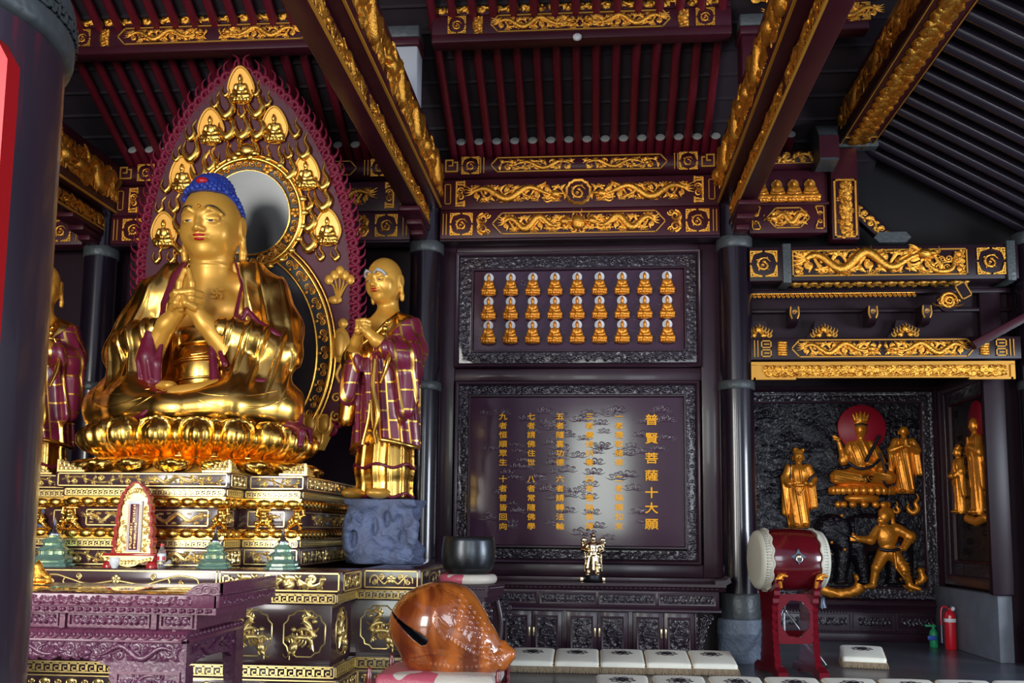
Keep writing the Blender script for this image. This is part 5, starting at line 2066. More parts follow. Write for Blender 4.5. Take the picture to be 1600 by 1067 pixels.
m = MB().merge(dragon(.72, .11, 47, 1, 1.8, True), Matrix.Translation((xs1 - .018, (yb0 + yb1) / 2, .765)) @ Matrix.Rotation(PI / 2, 4, 'Z'))
m.build('dragon_carving', 'table_carved', a)
# legs: broad carved front legs, curved back leg
for nm, x1, y0, y1 in (('front', xs1, ys + .03, ys + .14), ('back', xs1, ye - .18, ye - .04)):
    if nm == 'front':
        poly = [(x1, .69), (x1 + .002, .35), (x1 + .03, .1), (x1 + .04, 0), (x1 - .30, 0), (x1 - .26, .12), (x1 - .30, .35), (x1 - .46, .62), (x1 - .46, .69)]
    else:
        poly = [(x1, .83), (x1 + .004, .45), (x1 - .03, .2), (x1 + .04, 0), (x1 - .14, 0), (x1 - .12, .2), (x1 - .07, .45), (x1 - .10, .83)]
    for sgn in (1, -1):
        pl = poly if sgn > 0 else [(2 * XB - a_, b_) for a_, b_ in poly]
        o = MB().prism(pl, y0, y1, 'y').build('leg', 'table_carved', t)
        if nm == 'front':
            m = MB()
            mm = frame_band('leg_panel', o, x1 - .42 if sgn > 0 else 2 * XB - x1 + .03, x1 - .03 if sgn > 0 else 2 * XB - x1 + .42, .44, .665, .016, 0, 0, 'table_wood', [(0, y0), (0, y0 - .012), (.016, y0 - .012), (.016, y0)])
            c = MB()
            c.merge(coil_dragon(.09), Matrix.Translation(((x1 - .22) if sgn > 0 else 2 * XB - x1 + .22, y0, .57)))
            for q in range(8):
                spiral(c, (x1 - .38 + q * .045) if sgn > 0 else 2 * XB - x1 + .06 + q * .045, .47 + (q % 3) * .085, .028, 1.4, q, 1, .25, 5, 1, y0)
            c.merge(vine(.36, .15, 6, .09), Matrix.Translation(((xs1 - .22) if sgn > 0 else 2 * XB - xs1 + .22, y0, .555)))
            c.build('carving', 'table_carved', o)
# small gold figure at the far left end of the table
pp = atZ(62, 916, 1.112)
t = thing('gold_figure', 'small gold figure standing on the table by the thick column', 'statuette', (atY(63, 900, 6.2).x, 6.2, 1.112))
s = Sculpt((-.09, -.08, 0), (.10, .08, .17), .004)
s.ball((0, 0, .03), (.065, .05, .03), .01)
s.ball((-.01, 0, .07), (.045, .04, .045), .02)
s.ball((-.015, -.01, .115), (.03, .03, .034), .012)
s.cap((-.015, 0, .14), (-.02, 0, .16), .012, .006, .01)
s.path([(.02, 0, .07), (.055, 0, .05), (.06, 0, .02)], [.018, .016, .02], .012)
s.path([(-.05, -.01, .08), (-.065, -.03, .05), (-.04, -.04, .03)], [.016, .014, .016], .012)
link('figure', s.mesh('figure', ('gold_old',)), t)
MB().box(-.07, .07, -.055, .055, 0, .012, .003).build('base', 'gold_old', t)
# ================================================================ the seated statue
ZS = 2.42
B = thing('buddha_statue', 'large golden seated statue with blue hair and joined hands on the lotus seat', 'statue', (XB, 9.06, ZS))


def folds(amp, f):
    def d(x, y, z):
        p = np.sin(f(x, y, z))
        return -amp * np.maximum(p, 0) ** 2 + amp * .35
    return d


TILT = .24


def face(s, c, k, skin=0, old=False):
    """face features; c = point between the eyes on the face axis, k = scale (face height about .58 k), looking to -y"""
    cx, cy, cz = c

    def P(x, y, z):
        return (cx + x * k, cy + y * k - TILT * z * k, cz + z * k)
    s.ball(P(0, .0, .06), (.285 * k, .325 * k, .36 * k), 0, skin)
    s.ball(P(0, -.055, -.13), (.262 * k, .265 * k, .25 * k), .09 * k, skin)
    s.ball(P(0, -.235, -.295), (.105 * k, .075 * k, .062 * k), .07 * k, skin)
    for q in (-1, 1):
        s.ball(P(q * .135, -.20, -.115), (.10 * k, .085 * k, .10 * k), .07 * k, skin)      # cheeks
        s.path([P(q * .035, -.315, .045), P(q * .10, -.315, .085), P(q * .20, -.25, .05)], [.012 * k, .012 * k, .006 * k], .05 * k, skin)
        s.ball(P(q * .115, -.292, -.002), (.078 * k, .038 * k, .044 * k), .035 * k, skin)   # lid
        s.path([P(q * .05, -.338, -.022), P(q * .115, -.340, -.034), P(q * .185, -.285, -.014)], [.005 * k, .007 * k, .004 * k], .008 * k, skin, cut=True)
        # ear
        s.ball(P(q * .298, .05, .0), (.026 * k, .075 * k, .125 * k), .02 * k, skin)
        s.ball(P(q * .325, .04, .02), (.012 * k, .04 * k, .07 * k), .012 * k, skin, cut=True)
        s.path([P(q * .300, .035, -.10), P(q * .302, .015, -.24), P(q * .298, .01, -.30)], [.026 * k, .034 * k, .036 * k], .03 * k, skin)
        s.ball(P(q * .040, -.355, -.118), (.027 * k, .028 * k, .022 * k), .018 * k, skin)
    s.path([P(0, -.315, .06), P(0, -.352, -.04), P(0, -.385, -.105)], [.018 * k, .024 * k, .036 * k], .03 * k, skin)
    s.ball(P(0, -.335, -.185), (.085 * k, .03 * k, .02 * k), .04 * k, skin)
    if old:
        for q in (-1, 1):
            s.path([P(q * .07, -.36, -.10), P(q * .13, -.315, -.19), P(q * .12, -.28, -.25)], [.010 * k, .012 * k, .006 * k], .012 * k, skin, cut=True)
            s.path([P(q * .06, -.318, .17), P(q * .0, -.322, .175)], [.006 * k, .006 * k], .01 * k, skin, cut=True)
            s.ball(P(q * .17, -.20, -.06), (.07 * k, .06 * k, .05 * k), .05 * k, skin)


def face_paint(parent, c, k, brow, white_brow=False):
    cx, cy, cz = c

    def P(x, y, z):
        return (cx + x * k, cy + y * k - TILT * z * k, cz + z * k)
    m = MB()
    m.ball(P(0, -.352, -.176), (.064 * k, .022 * k, .012 * k), 12, 6)
    for q in (-1, 1):
        m.ball(P(q * .028, -.355, -.170), (.032 * k, .022 * k, .014 * k), 10, 6)
    m.ball(P(0, -.346, -.202), (.055 * k, .024 * k, .019 * k), 12, 6)
    m.build('lips', 'paint_red', parent)
    m = MB()
    for q in (-1, 1):
        if white_brow:
            m.tube(spl([P(q * .03, -.340, .085), P(q * .10, -.345, .125), P(q * .17, -.305, .10), P(q * .21, -.26, .04)], 4), [.014 * k] * 4 + [.030 * k] * 4 + [.024 * k] * 4 + [.01 * k], 7)
        else:
            m.tube(spl([P(q * .045, -.318, .055), P(q * .09, -.322, .105), P(q * .16, -.296, .105), P(q * .225, -.235, .045)], 5), np.interp(np.linspace(0, 1, 16), [0, .3, 1], [.004 * k, .010 * k, .003 * k]), 6)
    m.build('eyebrows', brow, parent)
    m = MB()
    for q in (-1, 1):
        m.tube(spl([P(q * .05, -.322, -.022), P(q * .115, -.328, -.034), P(q * .185, -.277, -.014)], 5), .0062 * k, 6)
    m.build('eyes', 'paint_white', parent)
    m = MB()
    for q in (-1, 1):
        m.ball(P(q * .115, -.330, -.030), (.026 * k, .009 * k, .009 * k), 8, 6)
        m.tube(spl([P(q * .045, -.324, -.015), P(q * .115, -.334, -.024), P(q * .19, -.278, -.006)], 5), .0030 * k, 5)
    m.build('pupils', 'paint_black', parent)


# ---- body: head, neck, chest, forearms, hands, feet in one surface
FC = (0, .0, 2.065)
s = Sculpt((-.75, -.85, .2), (.75, .48, 2.62), .0085)
face(s, FC, 1.0)
s.path([(0, .07, 1.35), (0, .05, 1.66), (0, .03, 1.88)], [.23, .195, .19], .06)
for z in (1.66, 1.73):
    s.ball((0, .035, z), (.205, .205, .014), .015)
s.ball((0, .12, 1.17), (.52, .27, .50), .06)
for q in (-1, 1):
    s.ball((q * .17, -.06, 1.22), (.21, .12, .15), .08)
    s.ball((q * .36, .10, 1.48), (.22, .17, .13), .08)
# forearms and hands
HX = .03
for q in (-1, 1):
    s.path([(q * .42, -.36, .68), (q * .19, -.50, .97), (HX + q * .085, -.555, 1.08)], [.125, .085, .075], .04)
    s.ball((HX + q * .058, -.575, 1.15), (.058, .085, .125), .03)
    s.path([(HX + q * .07, -.60, 1.22), (HX + q * .058, -.615, 1.34), (HX + q * .020, -.61, 1.465)], [.038, .032, .024], .015)       # index finger
    s.path([(HX + q * .10, -.64, 1.10), (HX + q * .045, -.70, 1.13), (HX + q * .02, -.70, 1.19)], [.038, .034, .026], .012)         # thumb
for i, z in enumerate((1.235, 1.175, 1.115)):
    r = .034 - .002 * i
    s.path([(HX + .125, -.56, z + .01), (HX + .08, -.655, z + .012), (HX - .06, -.685, z - .005), (HX - .115, -.635, z - .015)], [r, r, r * .95, r * .8], .010)
    s.path([(HX - .125, -.54, z - .02), (HX - .10, -.60, z - .03), (HX - .02, -.640, z - .03)], [r, r, r * .9], .010)
# feet turned up on the lap
for q in (-1, 1):
    s.path([(0, .10, .80), (q * .28, .02, .36), (q * .58, -.22, .34)], [.15, .10, .07], .04)
s.path([(-.70, -.24, .375), (-.42, -.42, .40), (-.12, -.52, .385)], [.075, .085, .07], .03, sq=(1, 1, .7))
s.path([(.02, -.66, .275), (.36, -.56, .355), (.68, -.34, .385)], [.12, .105, .075], .03, sq=(1, 1, .75))
for i in range(5):
    s.ball((.70 + .0 * i, -.40 + .03 * i, .385 + .012 * (i == 0)), (.035, .018, .022), .01)
body = link('body', s.mesh('body', ('gold_satin',)), B)
face_paint(body, FC, 1.0, 'paint_black')
m = MB()
g = [(-.045, .045, -.045, 0), (-.045, 0, .045, 0), (.045, 0, .045, -.045), (0, -.045, 0, .045), (0, .045, .045, .045), (0, -.045, -.045, -.045)]
g = [(a, b, c, d) for a, b, c, d in g]
bars(m, g, .016, .014)
m.build('chest_emblem', 'gold_satin', body, (.165, -.205, 1.335), (-.30, 0, .26))
MB().ball((0, -.352, 2.175), (.017, .010, .017), 10, 8).build('forehead_mark', 'gold_old', body)

# ---- hair of tight blue curls
HZ = FC[2] + .065
HY = -TILT * .065 + .012


def hairline(y):
    """lowest height of the hair at depth y (relative to the head centre)"""
    return np.where(y < -.10, .215, np.where(y < .13, .215 - (y + .10) * .75, .04 - (y - .13) * 1.9))


m = MB()
gold_ = PI * (3 - math.sqrt(5))
N_ = 640
for i in range(N_):
    zz = 1 - 2 * (i + .5) / N_
    rr = math.sqrt(1 - zz * zz)
    a = i * gold_
    p = np.array([rr * math.cos(a) * .302, rr * math.sin(a) * .342, zz * .372])
    if p[2] < hairline(p[1]) + .012:
        continue
    m.ball((p[0], HY + p[1] - TILT * p[2], HZ + p[2]), (.031, .031, .031), 7, 5)
N_ = 150
for i in range(N_):
    zz = 1 - (i + .5) / N_ * 1.0
    rr = math.sqrt(1 - zz * zz)
    a = i * gold_
    m.ball((.205 * rr * math.cos(a), HY - .03 + .21 * rr * math.sin(a), HZ + .27 + .185 * zz), (.028, .028, .028), 7, 5)
h_ = Sculpt((-.40, -.50, 1.65), (.40, .48, 2.75), .010)
h_.ball((0, HY, HZ), (.296, .336, .366))
h_.ball((0, HY, HZ + .27), (.198, .203, .172), .05)
h_.op(lambda x, y, z: (z - HZ) - hairline(y - HY) + 0 * x, (-.5, -.5, 1.5), (.5, .5, 2.8), 0, 0, cut=True)
me = h_.mesh('hair_base', ('hair_blue',))
bv = np.zeros(len(me.vertices) * 3)
me.vertices.foreach_get('co', bv)
bv = bv.reshape(-1, 3)
bv[:, 1] -= TILT * (bv[:, 2] - HZ)
m.add(bv, [tuple(f.vertices) for f in me.polygons])
hair = m.build('hair', 'hair_blue', B)
MB().ball((0, HY - .295, HZ + .315), (.062, .035, .036), 14, 8).build('hair_jewel', 'paint_red', hair)

# ---- robe
fA = folds(.020, lambda x, y, z: 30 * np.abs(x) + 7 * z + 6 * y)
fS = folds(.026, lambda x, y, z: 36 * (np.abs(x) - .25 * z) + 10 * y)
s = Sculpt((-1.12, -.95, -.02), (1.12, .72, 1.72), .0105)
s.ball((0, .17, 1.03), (.61, .36, .74), 0, 0, disp=fA)
for q in (-1, 1):
    s.path([(q * .16, .12, 1.62), (q * .36, .14, 1.56), (q * .54, .13, 1.39)], [.15, .19, .22], .08, disp=fA)
    s.path([(q * .56, .12, 1.38), (q * .73, .06, 1.04), (q * .80, -.06, .78)], [.22, .215, .20], .08, disp=fA)
    s.path([(q * .78, -.08, .78), (q * .55, -.30, .86), (q * .33, -.42, .93)], [.19, .175, .135], .06, disp=fS)
    s.path([(q * .70, -.15, .72), (q * .72, -.22, .40)], [.20, .19], .08, disp=fS)
    s.path([(q * .44, -.34, .80), (q * .50, -.40, .42)], [.155, .17], .06, disp=fS)
    s.path([(q * .74, -.10, .45), (q * .92, -.04, .34)], [.14, .08], .08)
s.ball((0, .25, .35), (.78, .45, .42), .1)
# legs: knees wide, shins crossed in front
fL = None
for q in (-1, 1):
    s.path([(q * .30, .15, .22), (q * (.76 if q > 0 else .86), -.10, .215)], [.26, .245], .10, disp=fL)
    s.path([(q * (.77 if q > 0 else .88), -.14, .21), (q * .44, -.50, .20), (q * .08, -.68, .15)], [.245, .235, .16], .10, disp=fL)
# front opening: bare chest above, inner robe below
def opening(x, y, z):
    w = np.interp(z, [.30, .55, .95, 1.32, 1.62, 1.85], [.20, .20, .25, .36, .29, .25])
    return np.maximum(np.maximum(np.abs(x - .02) - w, y - .04), .36 - z)
s.op(opening, (-.42, -.95, .36), (.45, .04, 1.8), .03, 0, cut=True)
s.ball((0, .02, .58), (.31, .30, .44), .03)
s.ball((0, .10, .95), (.44, .27, .22), .04)
s.box((0, -.1, -.06), (1.3, 1.0, .06), 0, 0, 0, cut=True)
robe = link('robe', s.mesh('robe', ('gold_robe',)), B)
# drapery ridges over the knees
m = MB()
for pts in ([(-.96, -.22, .30), (-.80, -.42, .20), (-.55, -.62, .17), (-.25, -.70, .24), (-.12, -.66, .30)], [(-.90, -.30, .36), (-.70, -.48, .29), (-.45, -.62, .28), (-.22, -.62, .33)],
            [(-.70, -.55, .08), (-.45, -.73, .10), (-.2, -.74, .22), (-.10, -.70, .30)], [(.94, -.25, .30), (.76, -.47, .19), (.48, -.68, .16), (.16, -.76, .26)],
            [(.86, -.36, .36), (.62, -.56, .27), (.36, -.66, .27), (.14, -.70, .32)]):
    P = [(x, s.front(x, z), z) for x, y, z in spl(pts, 8)]
    P = np.array([p for p in P if p[1] is not None])
    if len(P) < 6:
        continue
    P[:, 1] = np.convolve(np.pad(P[:, 1], 2, mode='edge'), np.ones(5) / 5, 'valid')
    m.tube(P, np.interp(np.linspace(0, 1, len(P)), [0, .5, 1], [.004, .013, .004]), 6)
m.build('drapery_ridge', 'gold_robe', robe)
# sash lines round the belly
m = MB()
for z, r in ((.86, .012), (.70, .016), (.675, .011), (.50, .014)):
    k = math.sqrt(max(.05, 1 - ((z - .58) / .47) ** 2))
    m.tube([(.325 * k * math.sin(a), .02 - .315 * k * math.cos(a), z + .03 * math.sin(a)) for a in np.linspace(-1.1, 1.1, 17)], r, 6)
m.tube(spl([(-.02, -.30, .72), (.10, -.285, .74), (.20, -.22, .79)], 5), .012, 6)
m.build('sash', 'gold_robe', robe)
# maroon lining along the edges
s = Sculpt((-1.15, -.98, -.22), (1.22, .35, 1.7), .011)
s.path([(-.235, .0, 1.74), (-.32, -.08, 1.55), (-.37, -.20, 1.25), (-.33, -.30, 1.02)], [.024, .036, .030, .024], 0)
s.path([(.245, .0, 1.74), (.37, -.10, 1.45), (.37, -.22, 1.12), (.47, -.30, 1.06), (.50, -.28, 1.16), (.62, -.28, 1.02), (.78, -.24, .92), (.97, -.10, .80)], [.014, .016, .024, .022, .026, .034, .040, .022], 0)
s.path([(-.42, -.33, 1.02), (-.55, -.30, 1.02), (-.66, -.25, .95), (-.93, -.10, .80)], [.022, .03, .034, .024], 0)
s.path([(-.33, -.47, 1.0), (-.34, -.50, .88), (-.35, -.54, .66), (-.30, -.55, .42)], [.018, .055, .075, .068], .03, sq=(1, .7, 1))
s.path([(-.40, -.52, .84), (-.42, -.56, .62), (-.38, -.58, .44)], [.014, .02, .02], .012)
s.path([(-.30, -.53, .84), (-.31, -.58, .62), (-.27, -.59, .44)], [.012, .016, .018], .012)
s.path([(-.24, -.46, .86), (-.24, -.52, .60), (-.22, -.54, .42)], [.02, .03, .03], .03)
s.path([(.245, -.46, .92), (.26, -.47, .70), (.32, -.53, .42)], [.018, .035, .05], .02)
s.path([(.35, -.52, .70), (.42, -.565, .58)], [.02, .028], .02)
# lap and hem lines
s.path([(-.98, -.06, .40), (-.80, -.30, .445), (-.62, -.42, .43), (-.30, -.54, .405)], [.02, .03, .022, .012], 0)
s.path([(.33, -.55, .40), (.60, -.46, .44), (.80, -.34, .45), (.96, -.16, .36), (1.0, -.10, .20), (.98, -.14, .02)], [.012, .022, .034, .034, .04, .055], 0)
s.path([(-.02, -.74, .31), (-.08, -.80, .20), (-.24, -.78, .08), (-.42, -.70, .02)], [.018, .026, .026, .02], 0)
s.path([(-.85, -.35, .0), (-.45, -.70, .015), (.0, -.80, .015), (.45, -.70, .015), (.85, -.36, .0)], [.02, .022, .022, .022, .02], 0)
s.path([(.90, -.22, .05), (1.02, -.26, .02), (1.10, -.34, -.03), (1.10, -.38, -.15)], [.06, .05, .040, .03], .02)
s.path([(1.0, -.12, .05), (1.13, -.20, .0), (1.16, -.25, -.12)], [.04, .028, .018], .02)
link('robe_lining', s.mesh('robe_lining', ('maroon',)), robe)

# ================================================================ flame-edged halo behind it
YM = 10.22


def half_w(z):
    return float(np.interp(z, [2.45, 2.75, 3.2, 3.9, 4.5, 5.02, 5.45, 5.78, 6.1, 6.30, 6.44, 6.52], [.95, 1.16, 1.26, 1.27, 1.26, 1.17, 1.03, .86, .63, .41, .21, 0.0]))


def lean(z):
    return -.55 * max(0.0, (z - 2.6) / 4.0) ** 2


def on_halo(x, z, d=0.0):
    """point on the front of the halo (local)"""
    return (x, lean(z) - .02 * 0 - d, z)


H = thing('halo', 'tall maroon flame-edged halo standing behind the large seated statue', 'halo', (XB - .03, YM, 0))
zs = np.concatenate([np.linspace(2.45, 5.5, 24), np.linspace(5.6, 6.42, 14), [6.49]])
mb = MB()
nx = 17
vs = []
for z in zs:
    w = max(half_w(z) - .10, .012)
    for i in range(nx):
        vs.append((-w + 2 * w * i / (nx - 1), lean(z), z))
n0 = len(vs)
vs += [(x, y + .10, z) for x, y, z in vs]
fs = []
for j in range(len(zs) - 1):
    for i in range(nx - 1):
        a = j * nx + i
        fs.append((a, a + 1, a + nx + 1, a + nx))
        fs.append((n0 + a + nx, n0 + a + nx + 1, n0 + a + 1, n0 + a))
for j in range(len(zs) - 1):
    for i in (0, nx - 1):
        a = j * nx + i
        q = (a, a + nx, n0 + a + nx, n0 + a)
        fs.append(q if i == 0 else q[::-1])
for i in range(nx - 1):
    fs.append((i + 1, i, n0 + i, n0 + i + 1))
mb.add(vs, fs).build('back_plate', 'maroon_halo', H)
# pierced flame border: hooked tongues linked round the edge
m = MB()
edge = []
zz = 2.5
pts = [(half_w(z), z) for z in np.linspace(2.5, 6.50, 400)]
acc = [0]
for i in range(1, len(pts)):
    acc.append(acc[-1] + math.dist(pts[i], pts[i - 1]))
n = 44
for side in (-1, 1):
    for k in range(n):
        sd = acc[-1] * (k + .5) / n
        i = int(np.searchsorted(acc, sd))
        i = min(max(i, 1), len(pts) - 2)
        tx, tz = pts[i + 1][0] - pts[i - 1][0], pts[i + 1][1] - pts[i - 1][1]
        l = math.hypot(tx, tz)
        tx, tz = tx / l, tz / l
        ox, oz = tz, -tx                       # outward
        bx, bz = pts[i][0] - .10 * ox, pts[i][1] - .10 * oz

        def q(u, v):
            x = bx + u * ox + v * tx
            z = bz + u * oz + v * tz
            return (side * x, lean(min(max(z, 2.45), 6.6)) + .02, z)
        r = .024
        m.tube(spl([q(-.02, -.06), q(.055, -.065), q(.105, -.01), q(.08, .05), q(.03, .07), q(.05, .11), q(.12, .12), q(.17, .16), q(.18, .22)], 4),
               np.interp(np.linspace(0, 1, 33), [0, .3, .6, .8, 1], [r, r * 1.15, r * 1.1, r * .7, r * .12]), 6)
        m.tube(spl([q(.0, .02), q(.03, .05), q(.0, .09), q(-.02, .05)], 3), r * .8, 5)
m.build('flame_border', 'flame_red', H)
# round head mirror and dark body halo with gilded rims
ZM, RM = 4.95, .455


def ring_pts(cx, cz, r, n=56, d=.05, a0=0, a1=2 * PI):
    return [(cx + r * math.cos(a), lean(cz + r * math.sin(a)) - d, cz + r * math.sin(a)) for a in np.linspace(a0, a1, n, endpoint=False)]


def disc(cx, cz, r, d, n=56):
    mb = MB()
    rim = ring_pts(cx, cz, r, n, d)
    mb.add([(cx, lean(cz) - d, cz)] + rim, [(0, i + 1, (i + 1) % n + 1) for i in range(n)])
    return mb


def annulus(cx, cz, r0, r1, d, n=64):
    mb = MB()
    a, b = ring_pts(cx, cz, r0, n, d), ring_pts(cx, cz, r1, n, d)
    mb.add(a + b, [(i, n + i, n + (i + 1) % n, (i + 1) % n) for i in range(n)])
    return mb


mx_ = .06
mir = disc(mx_, ZM, RM, .07).build('mirror', 'mirror_glass', H)
annulus(mx_, ZM, RM, RM + .125, .05).build('head_halo_band', 'halo_black', H)
m = MB()
for r, w in ((RM, .016), (RM + .125, .030), (RM + .165, .014)):
    m.tube(ring_pts(mx_, ZM, r, 72, .055), w, 7, closed=True)
for k in range(26):
    a = 2 * PI * k / 26
    x, z = mx_ + (RM + .160) * math.cos(a), ZM + (RM + .160) * math.sin(a)
    m.ball((x, lean(z) - .055, z), (.05, .02, .04), 7, 5)
m.build('gilt_ring', 'gold', H)
m = MB()
for k in range(22):
    a = 2 * PI * k / 22
    r = RM + .062
    x, z = mx_ + r * math.cos(a), ZM + r * math.sin(a)
    q = MB()
    if k % 4 == 0:
        for b in range(5):
            q.ball((.035 * math.cos(b * 1.257), 0, .035 * math.sin(b * 1.257)), (.028, .014, .028), 6, 4)
    else:
        spiral(q, -.03, 0, .042, 1.6, 0, 1, .2, 5)
        spiral(q, .045, .01, .034, 1.5, PI, 1, .22, 5)
    m.merge(q, Matrix.Translation((x, lean(z) - .058, z)) @ Matrix.Rotation(-(a - PI / 2), 4, 'Y'))
m.build('scroll_band', 'gold_old', H)
# body halo: an oval below the mirror
def oval(rx, rz, cz, n=60, d=.05):
    out = []
    for a in np.linspace(-2.42 + PI / 2 + PI, 2.42 + PI / 2 + PI - .0, n):
        pass
    for a in np.linspace(0, 2 * PI, n, endpoint=False):
        x, z = rx * math.cos(a), cz + rz * math.sin(a)
        out.append((x, lean(max(z, 2.45)) - d, z))
    return out
bz_ = 3.42
mb = MB()
o1 = oval(.82, 1.10, bz_, 60, .035)
mb.add([(0, -.035, bz_)] + o1, [(0, i + 1, (i + 1) % 60 + 1) for i in range(60)])
mb.build('body_halo', 'halo_black', H)
m = MB()
for rx, rz, w in ((.82, 1.10, .018), (.98, 1.26, .026), (1.03, 1.31, .013)):
    m.tube(oval(rx, rz, bz_, 80, .045), w, 7, closed=True)
m.build('gilt_oval', 'gold', H)
mb = MB()
a_, b_ = oval(.82, 1.10, bz_, 80, .040), oval(.98, 1.26, bz_, 80, .040)
mb.add(a_ + b_, [(i, 80 + i, 80 + (i + 1) % 80, (i + 1) % 80) for i in range(80)])
mb.build('body_halo_band', 'halo_black', H)
m = MB()
for k in range(40):
    a = 2 * PI * k / 40
    x, z = .90 * math.cos(a), bz_ + 1.18 * math.sin(a)
    q = MB()
    spiral(q, -.03, 0, .044, 1.6, 0, 1, .2, 5)
    spiral(q, .045, .01, .036, 1.5, PI, -1, .22, 5)
    q.ball((.01, 0, -.045), (.02, .01, .02), 6, 4)
    m.merge(q, Matrix.Translation((x, lean(max(z, 2.45)) - .048, z)) @ Matrix.Rotation(-(a - PI / 2), 4, 'Y'))
m.build('oval_scroll_band', 'gold_old', H)
# gilded flames over the maroon ground
m = MB()
rnd = random.Random(21)


def put_flame(x, z, h, ln):
    q = MB()
    tongue(q, 0, 0, h, ln, .105, .9, 8)
    m.merge(q, Matrix.Translation((x, lean(z + h / 2) - .012, z)) @ Matrix.Diagonal((.88, 1, 1.22, 1)))


placed = []
SM = [(0, 6.12), (-.36, 5.70), (.36, 5.70), (-.70, 5.20), (.70, 5.20), (-.93, 4.60), (.93, 4.60)]


def free(x, z, h):
    if abs(x) + .08 > half_w(z + h * .45) - .08 or abs(x) + .0 > half_w(z + h) - .09:
        return False
    if math.hypot(x - mx_, z + h * .25 - ZM) < RM + .165 or math.hypot((x - mx_) / 1.06, (z - bz_) / 1.36) < 1.0:
        return False
    if abs(x) > .82 and 3.1 < z < 4.36:
        return False
    if any(abs(x - a_) < .145 and z + h > b_ + .05 and z < b_ + .28 for a_, b_ in SM):
        return False
    return not any(abs(x - a_) < .115 and abs(z - b_) < .135 for a_, b_, _ in placed)


for row, z in enumerate(np.arange(2.9, 6.2, .11)):
    for x in np.arange(-1.2, 1.21, .085):
        xx = x + (.04 if row % 2 else 0)
        for h in (.38, .31, .24, .19):
            if free(xx, z, h):
                placed.append((xx, z, h))
                put_flame(xx, z, h, -xx * .25 + rnd.uniform(-.1, .1))
                break
m.build('gilt_flames', 'gold', H)
# seven small seated figures in almond halos
al = [(.15 * math.sin(a) * (1 - .25 * math.cos(a) * (math.cos(a) > 0)), .155 + .20 * math.cos(a) * (1.0 if math.cos(a) > 0 else .78)) for a in np.linspace(0, 2 * PI, 32, endpoint=False)]
ALM = MB().prism(al[::-1], -.018, .01, 'y')
ALM.tube([(x, -.02, z) for x, z in al], .014, 6, closed=True, plane=PY)
ALM = ALM.data('almond_halo', 'gold_satin')
G2 = SEATED.copy()
G2.materials[0] = MATS['gold']
for sx_, sz_ in SM:
    o = link('small_figure', G2, H, (sx_, lean(sz_) - .045, sz_), (math.atan((lean(sz_) - lean(sz_ + .32)) / .32), 0, 0), (.98, .9, 1.12))
    link('almond_halo', ALM, o, (0, .035, -.005), (0, 0, 0), (1.0, 1, .98))
# emblems: parasol, lotus stem, fish, vase
m = MB()
for sgn in (-1, 1):
    x0, z0 = sgn * 1.06, 4.02
    if sgn < 0:
        m.prism([(x0 - .12, z0 + .18), (x0 + .16, z0 + .22), (x0 + .12, z0 + .02), (x0 + .04, z0 - .10), (x0 - .06, z0 - .02)], lean(4) - .03, lean(4), 'y')
        curve2(m, [(x0 - .12, z0 + .18), (x0 + .0, z0 + .24), (x0 + .16, z0 + .22)], .02, 6, 1, lean(4) - .02)
        curve2(m, [(x0 - .1, z0 - .16), (x0, z0 - .3), (x0 + .06, z0 - .22)], .022, 6, 1, lean(3.8) - .02)
        m.ball((x0 + .02, lean(3.7) - .02, z0 - .28), (.09, .03, .10), 8, 6)
    else:
        for q in range(5):
            m.ball((x0 - .12 + .06 * q, lean(4.2) - .02, z0 + .30 - .05 * abs(q - 2)), (.05, .025, .06), 8, 5)
            curve2(m, [(x0 - .02, z0 - .05), (x0 - .06 + .03 * q, z0 + .12), (x0 - .12 + .06 * q, z0 + .28 - .05 * abs(q - 2))], .010, 5, 1, lean(4.1) - .02)
        m.ball((x0 - .05, lean(4) - .02, z0 - .02), (.08, .02, .05), 8, 5)
        m.ball((x0 + .02, lean(3.5) - .03, z0 - .52), (.11, .035, .20), 12, 8)
        m.ball((x0 + .02, lean(3.5) - .05, z0 - .52), (.075, .03, .15), 12, 8)
        m.ball((x0 + .04, lean(3.7) - .02, z0 - .28), (.06, .03, .06), 8, 6)
        curve2(m, [(x0 + .03, z0 - .72), (x0 - .02, z0 - .85), (x0 + .05, z0 - .98)], .02, 6, 1, lean(3.2) - .02)
        for q in range(3):
            spiral(m, x0 - .02 + (q % 2) * .1, z0 - 1.1 - .1 * q, .06, 1.3, q, 1, .2, 6, 1, lean(2.9) - .02)
m.build('gilt_emblems', 'gold_satin', H)
m = MB()
m.ball((mx_, lean(5.75) - .07, ZM + RM + .20), (.10, .05, .075), 12, 8)
for q in (-1, 1):
    m.ball((mx_ + q * .09, lean(5.75) - .06, ZM + RM + .160), (.06, .04, .04), 10, 6)
m.build('crest_jewel', 'gold', H)
MB().prism([(-.9, 2.35), (.9, 2.35), (1.02, 2.62), (.95, 2.74), (-.95, 2.74), (-1.02, 2.62)], -.05, .08, 'y').merge(petal_row(-1.0, 1.0, 2.52, 2.72, 13, .03, False, -.05)).merge(petal_row(-.92, .92, 2.38, 2.54, 12, .03, True, -.05)).build('foot_bracket', 'gold_satin', H)
MB().box(-.5, .5, .0, .10, ZA, 2.36).build('support', 'lacquer_dark', H)

